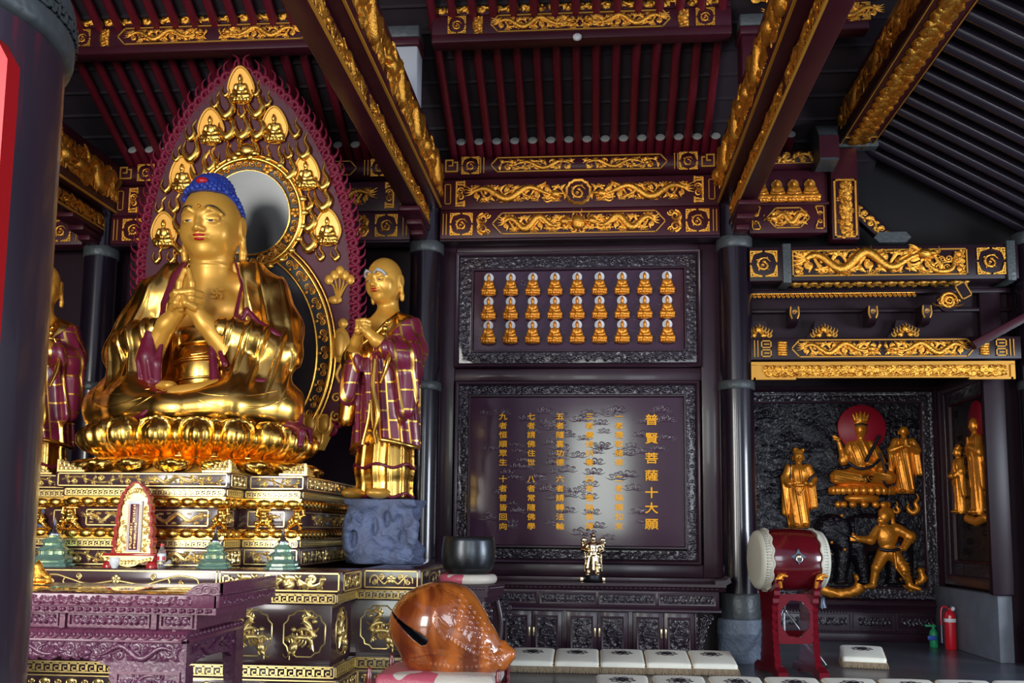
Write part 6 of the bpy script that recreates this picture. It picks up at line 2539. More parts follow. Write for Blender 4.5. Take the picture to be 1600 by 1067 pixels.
# ================================================================ the standing monks
def robe_material():
    m = bpy.data.materials.new('patched_robe')
    m.use_nodes = True
    nt = m.node_tree
    b = nt.nodes['Principled BSDF']
    tc = nt.nodes.new('ShaderNodeTexCoord')
    sx = nt.nodes.new('ShaderNodeSeparateXYZ')
    nt.links.new(tc.outputs['Object'], sx.inputs[0])
    neg = nt.nodes.new('ShaderNodeMath')
    neg.operation = 'MULTIPLY_ADD'
    neg.inputs[1].default_value = -1
    neg.inputs[2].default_value = .05
    nt.links.new(sx.outputs['Y'], neg.inputs[0])
    at = nt.nodes.new('ShaderNodeMath')
    at.operation = 'ARCTAN2'
    nt.links.new(sx.outputs['X'], at.inputs[0])
    nt.links.new(neg.outputs[0], at.inputs[1])
    sl = nt.nodes.new('ShaderNodeMath')
    sl.operation = 'MULTIPLY_ADD'
    sl.inputs[1].default_value = .10
    nt.links.new(sx.outputs['Z'], sl.inputs[0])
    sc = nt.nodes.new('ShaderNodeMath')
    sc.operation = 'MULTIPLY'
    sc.inputs[1].default_value = .30
    nt.links.new(at.outputs[0], sc.inputs[0])
    nt.links.new(sc.outputs[0], sl.inputs[2])
    cb = nt.nodes.new('ShaderNodeCombineXYZ')
    nt.links.new(sx.outputs['Z'], cb.inputs[0])
    nt.links.new(sl.outputs[0], cb.inputs[1])
    br = nt.nodes.new('ShaderNodeTexBrick')
    br.inputs['Scale'].default_value = 1
    br.inputs['Brick Width'].default_value = .19
    br.inputs['Row Height'].default_value = .092
    br.inputs['Mortar Size'].default_value = .0085
    br.inputs['Mortar Smooth'].default_value = 0.0
    nt.links.new(cb.outputs[0], br.inputs['Vector'])
    mx = nt.nodes.new('ShaderNodeMixRGB')
    mx.inputs[1].default_value = (.165, .012, .040, 1)
    mx.inputs[2].default_value = (.80, .47, .10, 1)
    nt.links.new(br.outputs['Fac'], mx.inputs[0])
    nt.links.new(mx.outputs[0], b.inputs['Base Color'])
    nt.links.new(br.outputs['Fac'], b.inputs['Metallic'])
    b.inputs['Roughness'].default_value = .3
    b.inputs['Coat Weight'].default_value = .3
    bp = nt.nodes.new('ShaderNodeBump')
    bp.inputs['Strength'].default_value = .5
    bp.inputs['Distance'].default_value = .01
    nt.links.new(br.outputs['Fac'], bp.inputs['Height'])
    nt.links.new(bp.outputs[0], b.inputs['Normal'])
    MATS['patched_robe'] = m


robe_material()
MX, MY, MZ = -2.085, 9.42, 1.80
K = thing('monk_statue', 'standing golden monk statue in a maroon patched robe, hands clasped, on the blue rock', 'statue', (MX, MY, MZ), (0, 0, -.42))
s = Sculpt((-.48, -.62, -.02), (.48, .38, 2.46), .0095)
MC = (0, -.045, 2.185)
face(s, MC, .60, old=True)
s.path([(0, .03, 1.80), (0, .0, 2.05)], [.12, .10], .04)
s.ball((0, .0, 1.72), (.22, .17, .20), .05)
for q in (-1, 1):
    s.path([(q * .26, -.20, 1.42), (q * .12, -.33, 1.53), (q * .055, -.375, 1.60)], [.085, .06, .052], .03)
    s.ball((q * .036, -.385, 1.655), (.038, .056, .075), .02)
    s.path([(q * .05, -.42, 1.60), (q * .025, -.455, 1.64), (q * .01, -.45, 1.69)], [.022, .02, .016], .01)
    s.path([(q * .08, .02, 1.62), (q * .10, .03, .9), (q * .13, .0, .10), (q * .15, -.15, .05)], [.10, .085, .06, .045], .03)
    s.ball((q * .15, -.27, .045), (.085, .16, .055), .02)
for i, z in enumerate((1.715, 1.68, 1.645, 1.61)):
    s.path([(.065, -.37, z), (.045, -.425, z + .008), (-.03, -.445, z), (-.055, -.41, z - .008)], [.020, .020, .019, .015], .007)
    s.path([(-.06, -.36, z - .012), (-.05, -.405, z - .014), (-.01, -.43, z - .014)], [.02, .019, .016], .007)
kb = link('body', s.mesh('body', ('gold_satin',)), K)
face_paint(kb, MC, .60, 'paint_grey', True)
# inner robe and skirt
s = Sculpt((-.50, -.52, -.01), (.50, .42, 2.0), .0095)
fK = folds(.022, lambda x, y, z: 46 * np.arctan2(x, .3 - y) * .45)
s.path([(0, .03, .75), (0, .02, .04)], [.26, .30], 0, sq=(1, .74, 1), disp=fK)
s.path([(0, .03, .62), (0, .02, .30)], [.285, .315], .01, sq=(1, .76, 1), disp=fK)
s.path([(-.22, .03, 1.70), (0, .03, 1.80), (.22, .03, 1.70)], [.145, .125, .145], .05)
s.ball((0, .03, 1.45), (.335, .22, .42), .06)
s.path([(-.24, .02, 1.70), (-.37, -.02, 1.42), (-.20, -.22, 1.42)], [.13, .135, .11], .05)
s.path([(-.34, -.08, 1.34), (-.38, -.14, .80)], [.13, .085], .05, sq=(1, .8, 1))
s.op(lambda x, y, z: np.maximum(np.abs(x) - np.interp(z, [1.52, 1.90, 2.0], [.01, .115, .13]), y + .06), (-.2, -.5, 1.5), (.2, -.06, 2.0), .012, 0, cut=True)
s.box((0, 0, -.04), (.6, .6, .045), 0, 0, 0, cut=True)
ir = link('inner_robe', s.mesh('inner_robe', ('gold_robe',)), K)
m = MB()
for z, rx, ry in ((.315, .325, .25), (.03, .315, .238)):
    m.tube([(rx * math.sin(a), .02 - ry * math.cos(a), z + .02 * math.sin(6 * a)) for a in np.linspace(-2.4, 2.4, 41)], .016, 6)
m.build('skirt_hem', 'maroon', ir)
# patched outer robe
s = Sculpt((-.56, -.56, .30), (.60, .48, 1.98), .0095)
fR = folds(.024, lambda x, y, z: 40 * np.arctan2(x, .35 - y) * .5 + 4 * z)
s.path([(.0, .05, 1.25), (0, .04, .46)], [.325, .375], 0, sq=(1, .76, 1), disp=fR)
s.ball((.03, .05, 1.42), (.355, .25, .42), .06, disp=fR)
s.path([(.10, .05, 1.80), (.22, .03, 1.72), (.31, .0, 1.46)], [.12, .145, .155], .05)
s.path([(.31, -.02, 1.46), (.32, -.12, 1.38), (.19, -.25, 1.46)], [.155, .145, .115], .05, disp=fR)
s.path([(.32, -.08, 1.36), (.36, -.14, .85)], [.15, .10], .06, sq=(1, .85, 1), disp=fR)
s.path([(-.20, -.24, 1.38), (-.28, -.25, 1.02)], [.10, .09], .05, sq=(1, .8, 1), disp=fR)
# open over the right shoulder and chest, slit at the front
s.op(lambda x, y, z: np.maximum(1.545 + .9 * (x - .05) - z, -z + 1.50) * .75 + 0 * y, (-.6, -.6, 1.46), (.30, .6, 2.0), .02, 0, cut=True)
s.op(lambda x, y, z: np.maximum(np.abs(x - .02) - np.interp(z, [.3, .95, 1.1], [.115, .012, .0]), y), (-.2, -.6, .2), (.25, 0, 1.1), .015, 0, cut=True)
s.op(lambda x, y, z: z - (.475 + .07 * np.sin(5 * x + 1.2)) + 0 * y, (-.6, -.6, 0), (.6, .5, .58), .012, 0, cut=True)
pr = link('patched_robe', s.mesh('patched_robe', ('patched_robe',)), K)
m = MB()
m.tube(spl([(.21, -.21, 1.56), (.255, -.28, 1.42), (.25, -.33, 1.25), (.20, -.345, 1.10)], 6), np.interp(np.linspace(0, 1, 19), [0, .5, 1], [.03, .045, .03]), 8, flat=.6)
m.tube(spl([(.09, -.31, 1.35), (.10, -.335, 1.05), (.17, -.345, .80), (.12, -.335, .62)], 6), np.interp(np.linspace(0, 1, 19), [0, .6, 1], [.02, .036, .02]), 8, flat=.6)
m.tube(spl([(-.10, -.30, 1.50), (.05, -.27, 1.60), (.16, -.20, 1.74), (.17, -.08, 1.84)], 6), .026, 8, flat=.7)
for a0, a1 in ((-1.5, -.36), (.40, 1.7)):
    m.tube([(.375 * math.sin(a), .04 - .295 * math.cos(a), .50 + .07 * math.sin(5 * .375 * math.sin(a) + 1.2)) for a in np.linspace(a0, a1, 16)], .024, 7, flat=.8)
m.tube(spl([(-.045, -.29, .52), (.0, -.27, .75), (.02, -.265, .95)], 4), .02, 6)
m.tube(spl([(.12, -.285, .52), (.06, -.275, .75), (.03, -.265, .95)], 4), .02, 6)
m.build('gold_trim', 'gold_robe', pr)
m = MB()
curve2(m, [(.10, 1.60), (.06, 1.50), (.11, 1.44), (.15, 1.50), (.20, 1.44), (.24, 1.50), (.20, 1.60)], .014, 6, 1, -.275, 5)
m.ball((.16, -.25, 1.66), (.03, .025, .035), 8, 6)
m.ball((.165, -.23, 1.72), (.024, .02, .022), 8, 6)
m.ball((.15, -.275, 1.60), (.045, .015, .02), 8, 6)
m.build('robe_clasp', 'gold', pr)
# rock pedestals
def rock(name, label, px_, py_):
    t = Sculpt((-.46, -.34, -.01), (.46, .34, .64), .011)
    def rk(X, Y_, Z_):
        return (-.030 * np.sin(9 * X + 7 * Z_ + 2 * np.sin(6 * Z_)) * np.cos(7 * Y_ + 5 * Z_) - .018 * np.sin(19 * X - 11 * Z_ + 9 * Y_) - .012 * np.sin(31 * Z_ + 23 * X * Z_ + 8 * Y_))
    t.box((0, 0, .32), (.335, .24, .315), .03, disp=rk)
    t.ball((0, 0, .05), (.40, .29, .14), .08, disp=rk)
    t.box((0, 0, .60), (.36, .26, .05), .02, .04, disp=rk)
    rnd = random.Random(14)
    for j in range(26):
        x, z = rnd.uniform(-.34, .34), rnd.uniform(.08, .55)
        pts, rs = [], []
        for q in range(7):
            y = t.front(x, z)
            if y is None:
                break
            pts.append((x, y + .012, z))
            rs.append(rnd.uniform(.018, .038) * (1 - .10 * q))
            x += rnd.uniform(-.01, .055) * (1 if j % 2 else -1)
            z -= rnd.uniform(.02, .065)
            if z < .03:
                break
        if len(pts) > 2:
            t.path(pts, rs, .03)
    for j in range(10):
        x, z = rnd.uniform(-.3, .3), rnd.uniform(.12, .5)
        y = t.front(x, z)
        if y is not None:
            t.ball((x, y - .01, z), (rnd.uniform(.03, .06), .05, rnd.uniform(.05, .10)), .03, cut=True)
    t.box((0, 0, .70), (.6, .5, .076), 0, 0, 0, cut=True)
    t.box((0, 0, -.10), (.6, .5, .101), 0, 0, 0, cut=True)
    o = link(name, t.mesh(name, ('rock_blue',)), None, (px_, py_, ZA))
    return tag(o, label, 'pedestal')


rock('rock_pedestal', 'blue-grey carved rock pedestal under the monk on the right', MX + .03, MY - .03)
K2 = copy_tree(K, (2 * XB - MX - .22, MY, MZ), (0, 0, .30), 'second monk statue in a patched robe, half hidden by the thick column')
rock('rock_pedestal', 'blue-grey rock pedestal at the left, mostly hidden behind the plinth', 2 * XB - MX - .22, MY - .03)
# ================================================================ big wooden fish on its cushion
def patch_fabric():
    m = bpy.data.materials.new('fabric_patched')
    m.use_nodes = True
    nt = m.node_tree
    b = nt.nodes['Principled BSDF']
    tc = nt.nodes.new('ShaderNodeTexCoord')
    vo = nt.nodes.new('ShaderNodeTexNoise')
    vo.inputs['Scale'].default_value = 3.2
    vo.inputs['Detail'].default_value = 1
    nt.links.new(tc.outputs['Object'], vo.inputs['Vector'])
    rp = nt.nodes.new('ShaderNodeValToRGB')
    rp.color_ramp.interpolation = 'CONSTANT'
    rp.color_ramp.elements[0].color = (.50, .09, .14, 1)
    rp.color_ramp.elements[1].position = .5
    rp.color_ramp.elements[1].color = (.60, .55, .47, 1)
    nt.links.new(vo.outputs['Fac'], rp.inputs[0])
    nt.links.new(rp.outputs[0], b.inputs['Base Color'])
    b.inputs['Roughness'].default_value = .42
    nz = nt.nodes.new('ShaderNodeTexNoise')
    nz.inputs['Scale'].default_value = 55
    nt.links.new(tc.outputs['Object'], nz.inputs['Vector'])
    bp = nt.nodes.new('ShaderNodeBump')
    bp.inputs['Strength'].default_value = .35
    bp.inputs['Distance'].default_value = .01
    nt.links.new(nz.outputs['Fac'], bp.inputs['Height'])
    nt.links.new(bp.outputs[0], b.inputs['Normal'])
    MATS['fabric_patched'] = m


patch_fabric()
FX, FY, FZ = -1.035, 6.55, .575
W = thing('wooden_fish', 'large polished orange-brown wooden fish drum lying on its pink cushion', 'wooden fish', (FX, FY, FZ))
s = Sculpt((-.46, -.40, -.02), (.58, .40, .60), .0062)
s.ball((-.02, 0, .285), (.325, .30, .265))
s.ball((.0, 0, .36), (.25, .25, .18), .08)
s.path([(.05, -.02, .30), (.22, -.05, .18), (.38, -.06, .085)], [.25, .17, .085], .10)
s.path([(-.12, -.05, .10), (.10, -.12, .06), (.36, -.12, .05)], [.12, .08, .05], .06)
P_ = []
# carved braid along the jaw and along the brow, curls, scales, frilled snout
for i in range(15):
    t_ = i / 14
    P_.append((.10 + .33 * t_, .235 - .17 * t_ - .02 * math.sin(PI * t_), .017, .026 - .006 * t_, .020))
    P_.append((-.02 + .42 * t_, .055 - .02 * math.sin(PI * t_), .013, .022, .018))
for x, z, r in ((.075, .515, .032), (.11, .455, .036), (.135, .385, .038), (.14, .315, .034), (-.10, .062, .026), (-.17, .07, .024)):
    for q in range(16):
        a = q * .72
        rr = r * (1 - q / 19)
        P_.append((x + rr * math.cos(a), z + rr * math.sin(a), .008, .008, .009))
for i in range(6):
    for j in range(7):
        P_.append((.165 + .030 * j - .010 * i, .50 - .030 * i - .036 * j, .015, .012, .0075))
rnd = random.Random(6)
for i in range(46):
    a = rnd.random() * 6.28
    r = rnd.random() * .09
    P_.append((.395 + r * math.cos(a), .105 + r * math.sin(a), rnd.uniform(.011, .020), rnd.uniform(.011, .020), .018))
s.studs(P_, .004)
s.path([(.44, -.06, .17), (.48, -.08, .11), (.44, -.10, .04)], [.03, .04, .035], .03)
# leaf shaped border of the smooth belly
for pts in ([(-.22, .08), (-.02, .13), (.13, .12), (.28, .075)], [(.01, .42), (.03, .30), (.10, .20), (.26, .12)], [(.01, .42), (.055, .34), (.10, .30)]):
    P = spl([(p[0], 0, p[1]) for p in pts], 6)
    q = [(p[0], s.front(p[0], p[2]), p[2]) for p in P]
    s.path([(x, y + .006, z) for x, y, z in q if y is not None], .010, .008)
# sound slit
S_ = np.array([(-.335, .395), (-.25, .335), (-.18, .285), (-.10, .235), (-.065, .212)])
tt = np.linspace(0, 4, 25)
xs_, zs_ = np.interp(tt, range(5), S_[:, 0]), np.interp(tt, range(5), S_[:, 1])
rs_ = np.interp(tt, range(5), (.003, .010, .019, .031, .034))
ok = [(x, s.front(x, z), z, r) for x, z, r in zip(xs_, zs_, rs_)]
ok = [q for q in ok if q[1] is not None]
ys_ = np.polyval(np.polyfit([q[0] for q in ok], [q[1] for q in ok], 3), [q[0] for q in ok])
for d in (-.02, .0, .03, .06, .09, .12):
    s.path([(q[0], y + d, q[2]) for q, y in zip(ok, ys_)], [q[3] for q in ok], 0, 1, cut=True)
link('body', s.mesh('fish_body', ('fish_wood', 'paint_black')), W)
s = Sculpt((-.56, -.46, -.01), (.56, .46, .16), .010)
s.box((0, 0, .06), (.40, .33, .058), .055)
s.ball((0, 0, .075), (.41, .34, .055), .03)
s.ball((0, 0, .19), (.30, .26, .075), .03, cut=True)
o = link('round_cushion', s.mesh('fish_cushion', ('fabric_patched',)), None, (FX + .02, FY, .455))
tag(o, 'pink and white patched satin cushion under the wooden fish', 'cushion')
t = thing('fish_stand', 'maroon stand with turned corner posts under the wooden fish cushion', 'stand', (FX + .02, FY, 0))
MB().box(-.43, .43, -.36, .36, .40, .453, .01).build('top', 'stand_red', t)
MB().box(-.40, .40, -.33, .33, .28, .40, .01).build('apron', 'stand_red', t)
for sx_ in (-1, 1):
    for sy_ in (-1, 1):
        MB().box(sx_ * .37 - .03, sx_ * .37 + .03, sy_ * .30 - .03, sy_ * .30 + .03, 0, .29, .006).build('leg', 'stand_red', t)
        MB().lathe([(.018, .45), (.022, .48), (.014, .50), (.022, .53), (.016, .55), (.020, .58), (.012, .595), (.016, .61), (.0, .625)], (sx_ * .415, sy_ * .345, 0), 14).build('turned_post', 'stand_red', t)

# ================================================================ bronze bowl on its stand
BX, BY, BK = -1.073, 8.32, .885
t = thing('singing_bowl', 'big dark bronze singing bowl standing on a pink cushion', 'bowl', (BX, BY, 1.122))
MB().lathe([(r_ * BK, h_ * BK) for r_, h_ in [(.001, .0), (.17, .0), (.215, .02), (.25, .08), (.264, .16), (.262, .25), (.252, .32), (.247, .362), (.238, .366), (.232, .36), (.238, .31), (.246, .25), (.246, .16), (.23, .09), (.19, .04), (.001, .03)]], n=56).build('bowl', 'bronze', t)
s = Sculpt((-.33, -.33, -.01), (.33, .33, .12), .008)
s.op(lambda x, y, z: np.sqrt(np.maximum(np.sqrt(x * x + y * y) - .235, 0) ** 2 + (z - .048) ** 2) - .047, (-.3, -.3, 0), (.3, .3, .1))
o = link('round_cushion', s.mesh('bowl_cushion', ('fabric_patched',)), None, (BX, BY, 1.043), (0, 0, 0), (BK, BK, BK))
tag(o, 'pink patched ring cushion under the bronze bowl', 'cushion')
t = thing('bowl_stand', 'dark six-sided carved stand carrying the bronze bowl', 'stand', (BX, BY, 0))
ZK = .06
hexa = lambda r, a0=.16: [(BK * r * math.cos(a0 + k * PI / 3), BK * r * math.sin(a0 + k * PI / 3)) for k in range(6)]
MB().prism(hexa(.36), .99, 1.043, 'z').prism(hexa(.345), .945, .992, 'z').prism(hexa(.30), .905, .946, 'z').build('top', 'rosewood', t, smooth=False)
m = MB()
for k in range(6):
    a = .16 + (k + .5) * PI / 3
    r = BK * .36 * math.cos(PI / 6)
    q = MB()
    for j in range(9):
        q.ball((-.124 + j * .031, 0, 1.017), (.012, .006, .016), 6, 4)
    m.merge(q, Matrix.Rotation(a + PI / 2, 4, 'Z') @ Matrix.Translation((0, -r, 0)))
m.build('edge_carving', 'rosewood', t)
MB().prism(hexa(.235), .70, .906, 'z').build('waist', 'rosewood', t, smooth=False)
for k in range(6):
    a = .16 + k * PI / 3
    q = MB()
    c, s_ = math.cos(a), math.sin(a)
    q.tube(spl([(.25 * c, .25 * s_, .90), (.285 * c, .285 * s_, .70), (.25 * c, .25 * s_, .40), (.26 * c, .26 * s_, .12), (.31 * c, .31 * s_, .0)], 5), .028, 8)
    leg = q.build('leg', 'rosewood', t)
    b = MB()
    rnd = random.Random(k)
    for j in range(8):
        spiral(b, .02 + .028 * (j % 3), -.02 - .045 * (j // 2), .024, 1.4, j, 1 if j % 2 else -1, .28, 5)
    b2 = MB().merge(b, Matrix.Rotation(a - PI / 2, 4, 'Z') @ Matrix.Translation((0, .0, .90)) if False else Matrix.Translation((.28 * c, .28 * s_, .90)) @ Matrix.Rotation(a, 4, 'Z'))
    b2.build('pierced_bracket', 'chrome' if False else 'rosewood_carved', leg)
MB().prism(hexa(.29), .14, .19, 'z').build('shelf', 'rosewood', t, smooth=False)

# ================================================================ kneeling cushions
def cushion_mesh(w, d):
    s = Sculpt((-w / 2 - .02, -d / 2 - .02, -.01), (w / 2 + .02, d / 2 + .02, .26), .011)

    def fn(x, y, z):
        hw, hd = w / 2, d / 2
        top = .115 + .075 * (y + hd) / d + .022 * np.sqrt(np.maximum(0, (1 - (x / hw) ** 2) * (1 - (y / hd) ** 2)))
        qx, qy = np.abs(x) - hw + .035, np.abs(y) - hd + .035
        side = np.sqrt(np.maximum(qx, 0) ** 2 + np.maximum(qy, 0) ** 2) + np.minimum(np.maximum(qx, qy), 0) - .035
        vz = np.maximum(z - top, .012 - z)
        k = .03
        h = np.clip(.5 + .5 * (vz - side) / k, 0, 1)
        return side + (vz - side) * h + k * h * (1 - h)
    s.op(fn, (-w / 2, -d / 2, 0), (w / 2, d / 2, .24))
    return s.mesh('cushion_body', ('cushion_cream',))


def fringe_mesh(w, d):
    m = MB()
    rnd = random.Random(1)
    for (x0, y0, x1, y1) in ((-w / 2, -d / 2, w / 2, -d / 2), (w / 2, -d / 2, w / 2, d / 2), (-w / 2, d / 2, -w / 2, -d / 2)):
        L = math.hypot(x1 - x0, y1 - y0)
        n = int(L / .009)
        nx_, ny_ = (y1 - y0) / L, -(x1 - x0) / L
        for i in range(n):
            t_ = (i + .5) / n
            x, y = x0 + (x1 - x0) * t_ + nx_ * .004, y0 + (y1 - y0) * t_ + ny_ * .004
            j = rnd.uniform(-.002, .002)
            m.tube([(x, y, .062), (x + j + nx_ * .006, y + ny_ * .006, .03), (x + 2 * j + nx_ * .008, y + ny_ * .008, .004)], [.0034, .0042, .003], 4)
        m.tube([(x0, y0, .066), (x1, y1, .066)], .006, 5)
    return m.data('fringe', 'fringe')


def emblem_mesh(w, d):
    m = MB()

    def P(x, y):
        hw, hd = w / 2, d / 2
        z = .115 + .075 * (y + hd) / d + .022 * math.sqrt(max(0, (1 - (x / hw) ** 2) * (1 - (y / hd) ** 2)))
        return (x, y, z + .002)
    for k in range(8):
        a = k * PI / 4
        pts = []
        for q in range(9):
            t_ = q / 8
            b = a + .9 * math.sin(t_ * PI)
            r = .03 + .10 * t_ if q < 6 else .12 - .02 * (q - 6)
            pts.append(P(r * math.cos(b), .05 + r * .8 * math.sin(b)))
        m.tube(pts, .0034, 4)
    m.tube([P(.055 * math.cos(a), .05 + .045 * math.sin(a)) for a in np.linspace(0, 2 * PI, 20, endpoint=False)], .005, 4, closed=True)
    g = [P(.03 * math.cos(a), .05 + .025 * math.sin(a)) for a in np.linspace(0, 2 * PI, 12, endpoint=False)]
    m.tube(g, .008, 5, closed=True)
    return m


CW, CD = .476, .60
cu = thing('kneeling_cushion', 'cream kneeling cushion with dark emblem, leftmost in the row before the cabinet', 'cushion', (0, 0, 0), group='cream cushions in the row before the cabinet')
cb = link('pad', cushion_mesh(CW, CD), cu)
link('fringe', fringe_mesh(CW, CD), cu)
emblem_mesh(CW, CD).build('emblem', 'tile_dark', cu)
m = MB()
for sx_ in (-1, 1):
    m.tube(spl([(sx_ * (CW / 2 - .004), -CD / 2 + .01, .085), (sx_ * (CW / 2 - .004), 0, .14), (sx_ * (CW / 2 - .004), CD / 2 - .01, .165)], 4), .006, 5)
m.build('piping', 'gold_paint', cu)
names = ('leftmost', 'second', 'third', 'fourth', 'rightmost')
for k in range(5):
    x = -.66 + .487 * k
    if k == 0:
        cu.location = (x, 10.73, 0)
    else:
        copy_tree(cu, (x, 10.73 + .02 * k, 0), label='cream kneeling cushion with dark emblem, %s in the row before the cabinet' % names[k])
on = ('leftmost', 'second from left', 'third from left', 'fourth from left', 'fifth from left', 'sixth from left', 'seventh from left', 'rightmost')
for k in range(8):
    c = copy_tree(cu, (.262 + .512 * k, 8.83 + .025 * k, 0), label='cream kneeling cushion cut by the bottom edge, %s of the front row' % on[k])
    c['group'] = 'cream cushions along the bottom edge'
c = copy_tree(cu, (3.10, 11.62, 0), (0, 0, -.2), 'lone cream kneeling cushion with gold fringe right of the drum')
del c['group']

# ================================================================ drum, stand, bell, microphone tripod
DX, DY, DZ = 2.115, 10.78, 1.215
ZR = .13
t = thing('drum', 'dark red barrel drum with pale skins lying on the red stand', 'drum', (DX, DY, DZ), (0, 0, ZR))
prof = [(.285, -.360), (.30, -.345), (.318, -.28), (.335, -.17), (.342, 0), (.335, .17), (.318, .28), (.30, .345), (.285, .360)]
MB().lathe(prof, n=56, axis='x').build('barrel', 'drum_red', t)
for s_ in (-1, 1):
    m = MB()
    m.lathe([(.001, s_ * .377), (.262, s_ * .377), (.285, s_ * .371), (.310, s_ * .353), (.325, s_ * .305), (.336, s_ * .262)][::s_], n=56, axis='x')
    # ruffled edge
    pts = [((s_ * (.262 - .010 * math.sin(14 * a))), .336 * math.cos(a), .336 * math.sin(a)) for a in np.linspace(0, 2 * PI, 168, endpoint=False)]
    m.tube(pts, .010, 5, closed=True)
    sk = m.build('skin', 'drum_skin', t)
    m = MB()
    for x in (.328, .311, .294):
        n = 64
        for k in range(n):
            a, b = 2 * PI * k / n, 2 * PI * (k + .75) / n
            r = .318 + .25 * (.328 - x)
            m.tube([(s_ * x, r * math.cos(a), r * math.sin(a)), (s_ * (x - .016), r * math.cos(b), r * math.sin(b))], .0042, 4)
    m.build('studs', 'paint_black', sk)
for a in (-PI / 2 - .12,):
    m = MB()
    q = [(.075 * math.cos(b), .075 * math.sin(b)) for b in (0, PI / 2, PI, 3 * PI / 2)]
    pl = [(.085, 0), (.03, .03), (0, .085), (-.03, .03), (-.085, 0), (-.03, -.03), (0, -.085), (.03, -.03)]
    m.prism(pl, -.350, -.336, 'y')
    hw_ = m.build('ring_plate', 'steel_dark', t, (0, 0, 0), (a + PI / 2, 0, 0))
    m = MB().ball((0, -.355, 0), (.03, .022, .03), 14, 8)
    m.build('boss', 'brass', hw_)
    m = MB().tube([(.032 * math.cos(b), -.365, -.025 + .032 * math.sin(b)) for b in np.linspace(0, 2 * PI, 24, endpoint=False)], .006, 6, closed=True)
    m.build('ring', 'chrome', hw_)

t = thing('drum_stand', 'glossy red wooden drum stand with scalloped edges and octagonal opening', 'stand', (DX, DY, 0), (0, 0, ZR))
for s_ in (-1, 1):
    x0, x1 = s_ * .215 - .032, s_ * .215 + .032
    left, right = [], []
    n = 22
    for i in range(n + 1):
        z = .10 + (1.02 - .10) * i / n
        yy = -.26 + .07 * math.sin(PI * (z - .1) / .92) + (.0 if z < .75 else -.10 * ((z - .75) / .27))
        sc = .014 * (1 if i % 2 else -1)
        left.append((yy + sc, z))
        right.append((-yy - sc, z))
    # cradle curve between the horns
    cr = [(.34 * math.sin(a), DZ - .352 * math.cos(a)) for a in np.linspace(.80, -.80, 15)]
    poly = left + [(-.30, 1.02), (-.27, 1.0)] + [(y, z) for y, z in cr[::-1] if z < 1.0] + [(.27, 1.0), (.30, 1.02)] + right[::-1]
    o = MB().prism(poly, x0, x1, 'x').build('side_frame', 'stand_red', t, smooth=False)
    m = MB()
    m.prism([(-.42, 0), (-.42, .07), (-.36, .09), (-.30, .115), (.30, .115), (.36, .09), (.42, .07), (.42, 0), (.25, 0), (.22, .03), (-.22, .03), (-.25, 0)], x0 - .02, x1 + .02, 'x')
    m.build('foot', 'stand_red', o, smooth=False)
    m = MB()
    m.tube(spl([(s_ * .215 - .03 * s_, -.31, .93), (s_ * .215 - .01 * s_, -.325, 1.02), (s_ * .215 + .04, -.31, 1.06), (s_ * .215 + .10, -.33, 1.05)], 5), np.interp(np.linspace(0, 1, 16), [0, .5, 1], [.018, .034, .012]), 8)
    m.ball((s_ * .215 + .01, -.325, 1.02), (.045, .02, .035), 8, 6)
    m.build('gilt_cloud', 'gold_relief', o)
outer = [(-.19, .34), (.19, .34), (.19, .86), (-.19, .86)]
oc = [(.165 * math.cos(PI / 8 + k * PI / 4), .60 + .205 * math.sin(PI / 8 + k * PI / 4)) for k in range(8)]
m = MB()
nn = 32
def onrect(a):
    c, s_ = math.cos(a), math.sin(a)
    k = min(.19 / max(abs(c), 1e-6), .26 / max(abs(s_), 1e-6))
    return (k * c, .60 + k * s_)
def onoct(a):
    k = .165 * math.cos(PI / 8) / math.cos(((a + PI / 8) % (PI / 4)) - PI / 8)
    k *= 1 + (.035 if int((a + PI / 8) / (PI / 4) * 2) % 2 else 0)
    return (k * math.cos(a), .60 + 1.22 * k * math.sin(a))
an = [2 * PI * k / 64 for k in range(64)]
m.ring_prism([onrect(a) for a in an], [onoct(a) for a in an], -.20, -.16, 'y')
m.box(-.185, .185, .18, .22, .36, .44, .005)
m.build('cross_panel', 'stand_red', t, smooth=False)

bx = atY(1270, 925, 10.62)
t = thing('hand_bell', 'small grey metal bell hanging beside the drum stand', 'bell', (2.43, 10.62, .72))
MB().lathe([(.052, 0), (.05, .008), (.036, .05), (.03, .10), (.02, .115), (.001, .12)], n=24).build('bell', 'steel_dark', t)
MB().tube([(0, 0, .118), (-.004, .01, .16), (-.025, .02, .22)], .004, 5).build('cord', 'paint_black', t)
MB().tube([(0, 0, .05), (0, 0, -.01)], [.004, .010], 6).build('clapper', 'steel_dark', t)

t = thing('microphone_tripod', 'chrome tripod stand with black clamp behind the drum stand', 'tripod', (2.22, 11.62, 0))
MB().tube([(0, 0, .30), (0, 0, .98)], .016, 12).build('pole', 'chrome', t)
for a in (-.5, 1.9, 3.9):
    c, s_ = math.cos(a), math.sin(a)
    leg = MB().tube([(.015 * c, .015 * s_, .62), (.48 * c, .48 * s_, .015)], .012, 8).build('leg', 'chrome', t)
    MB().ball((.485 * c, .485 * s_, .014), (.02, .02, .014), 8, 6).build('rubber_foot', 'paint_black', leg)
    MB().tube([(.015 * c, .015 * s_, .30), (.30 * c, .30 * s_, .245)], .007, 6).build('brace', 'chrome', t)
MB().lathe([(.026, .58), (.028, .60), (.028, .66), (.022, .68)], n=14).lathe([(.024, .80), (.026, .82), (.026, .87), (.02, .89)], n=14).build('clamp', 'paint_black', t)

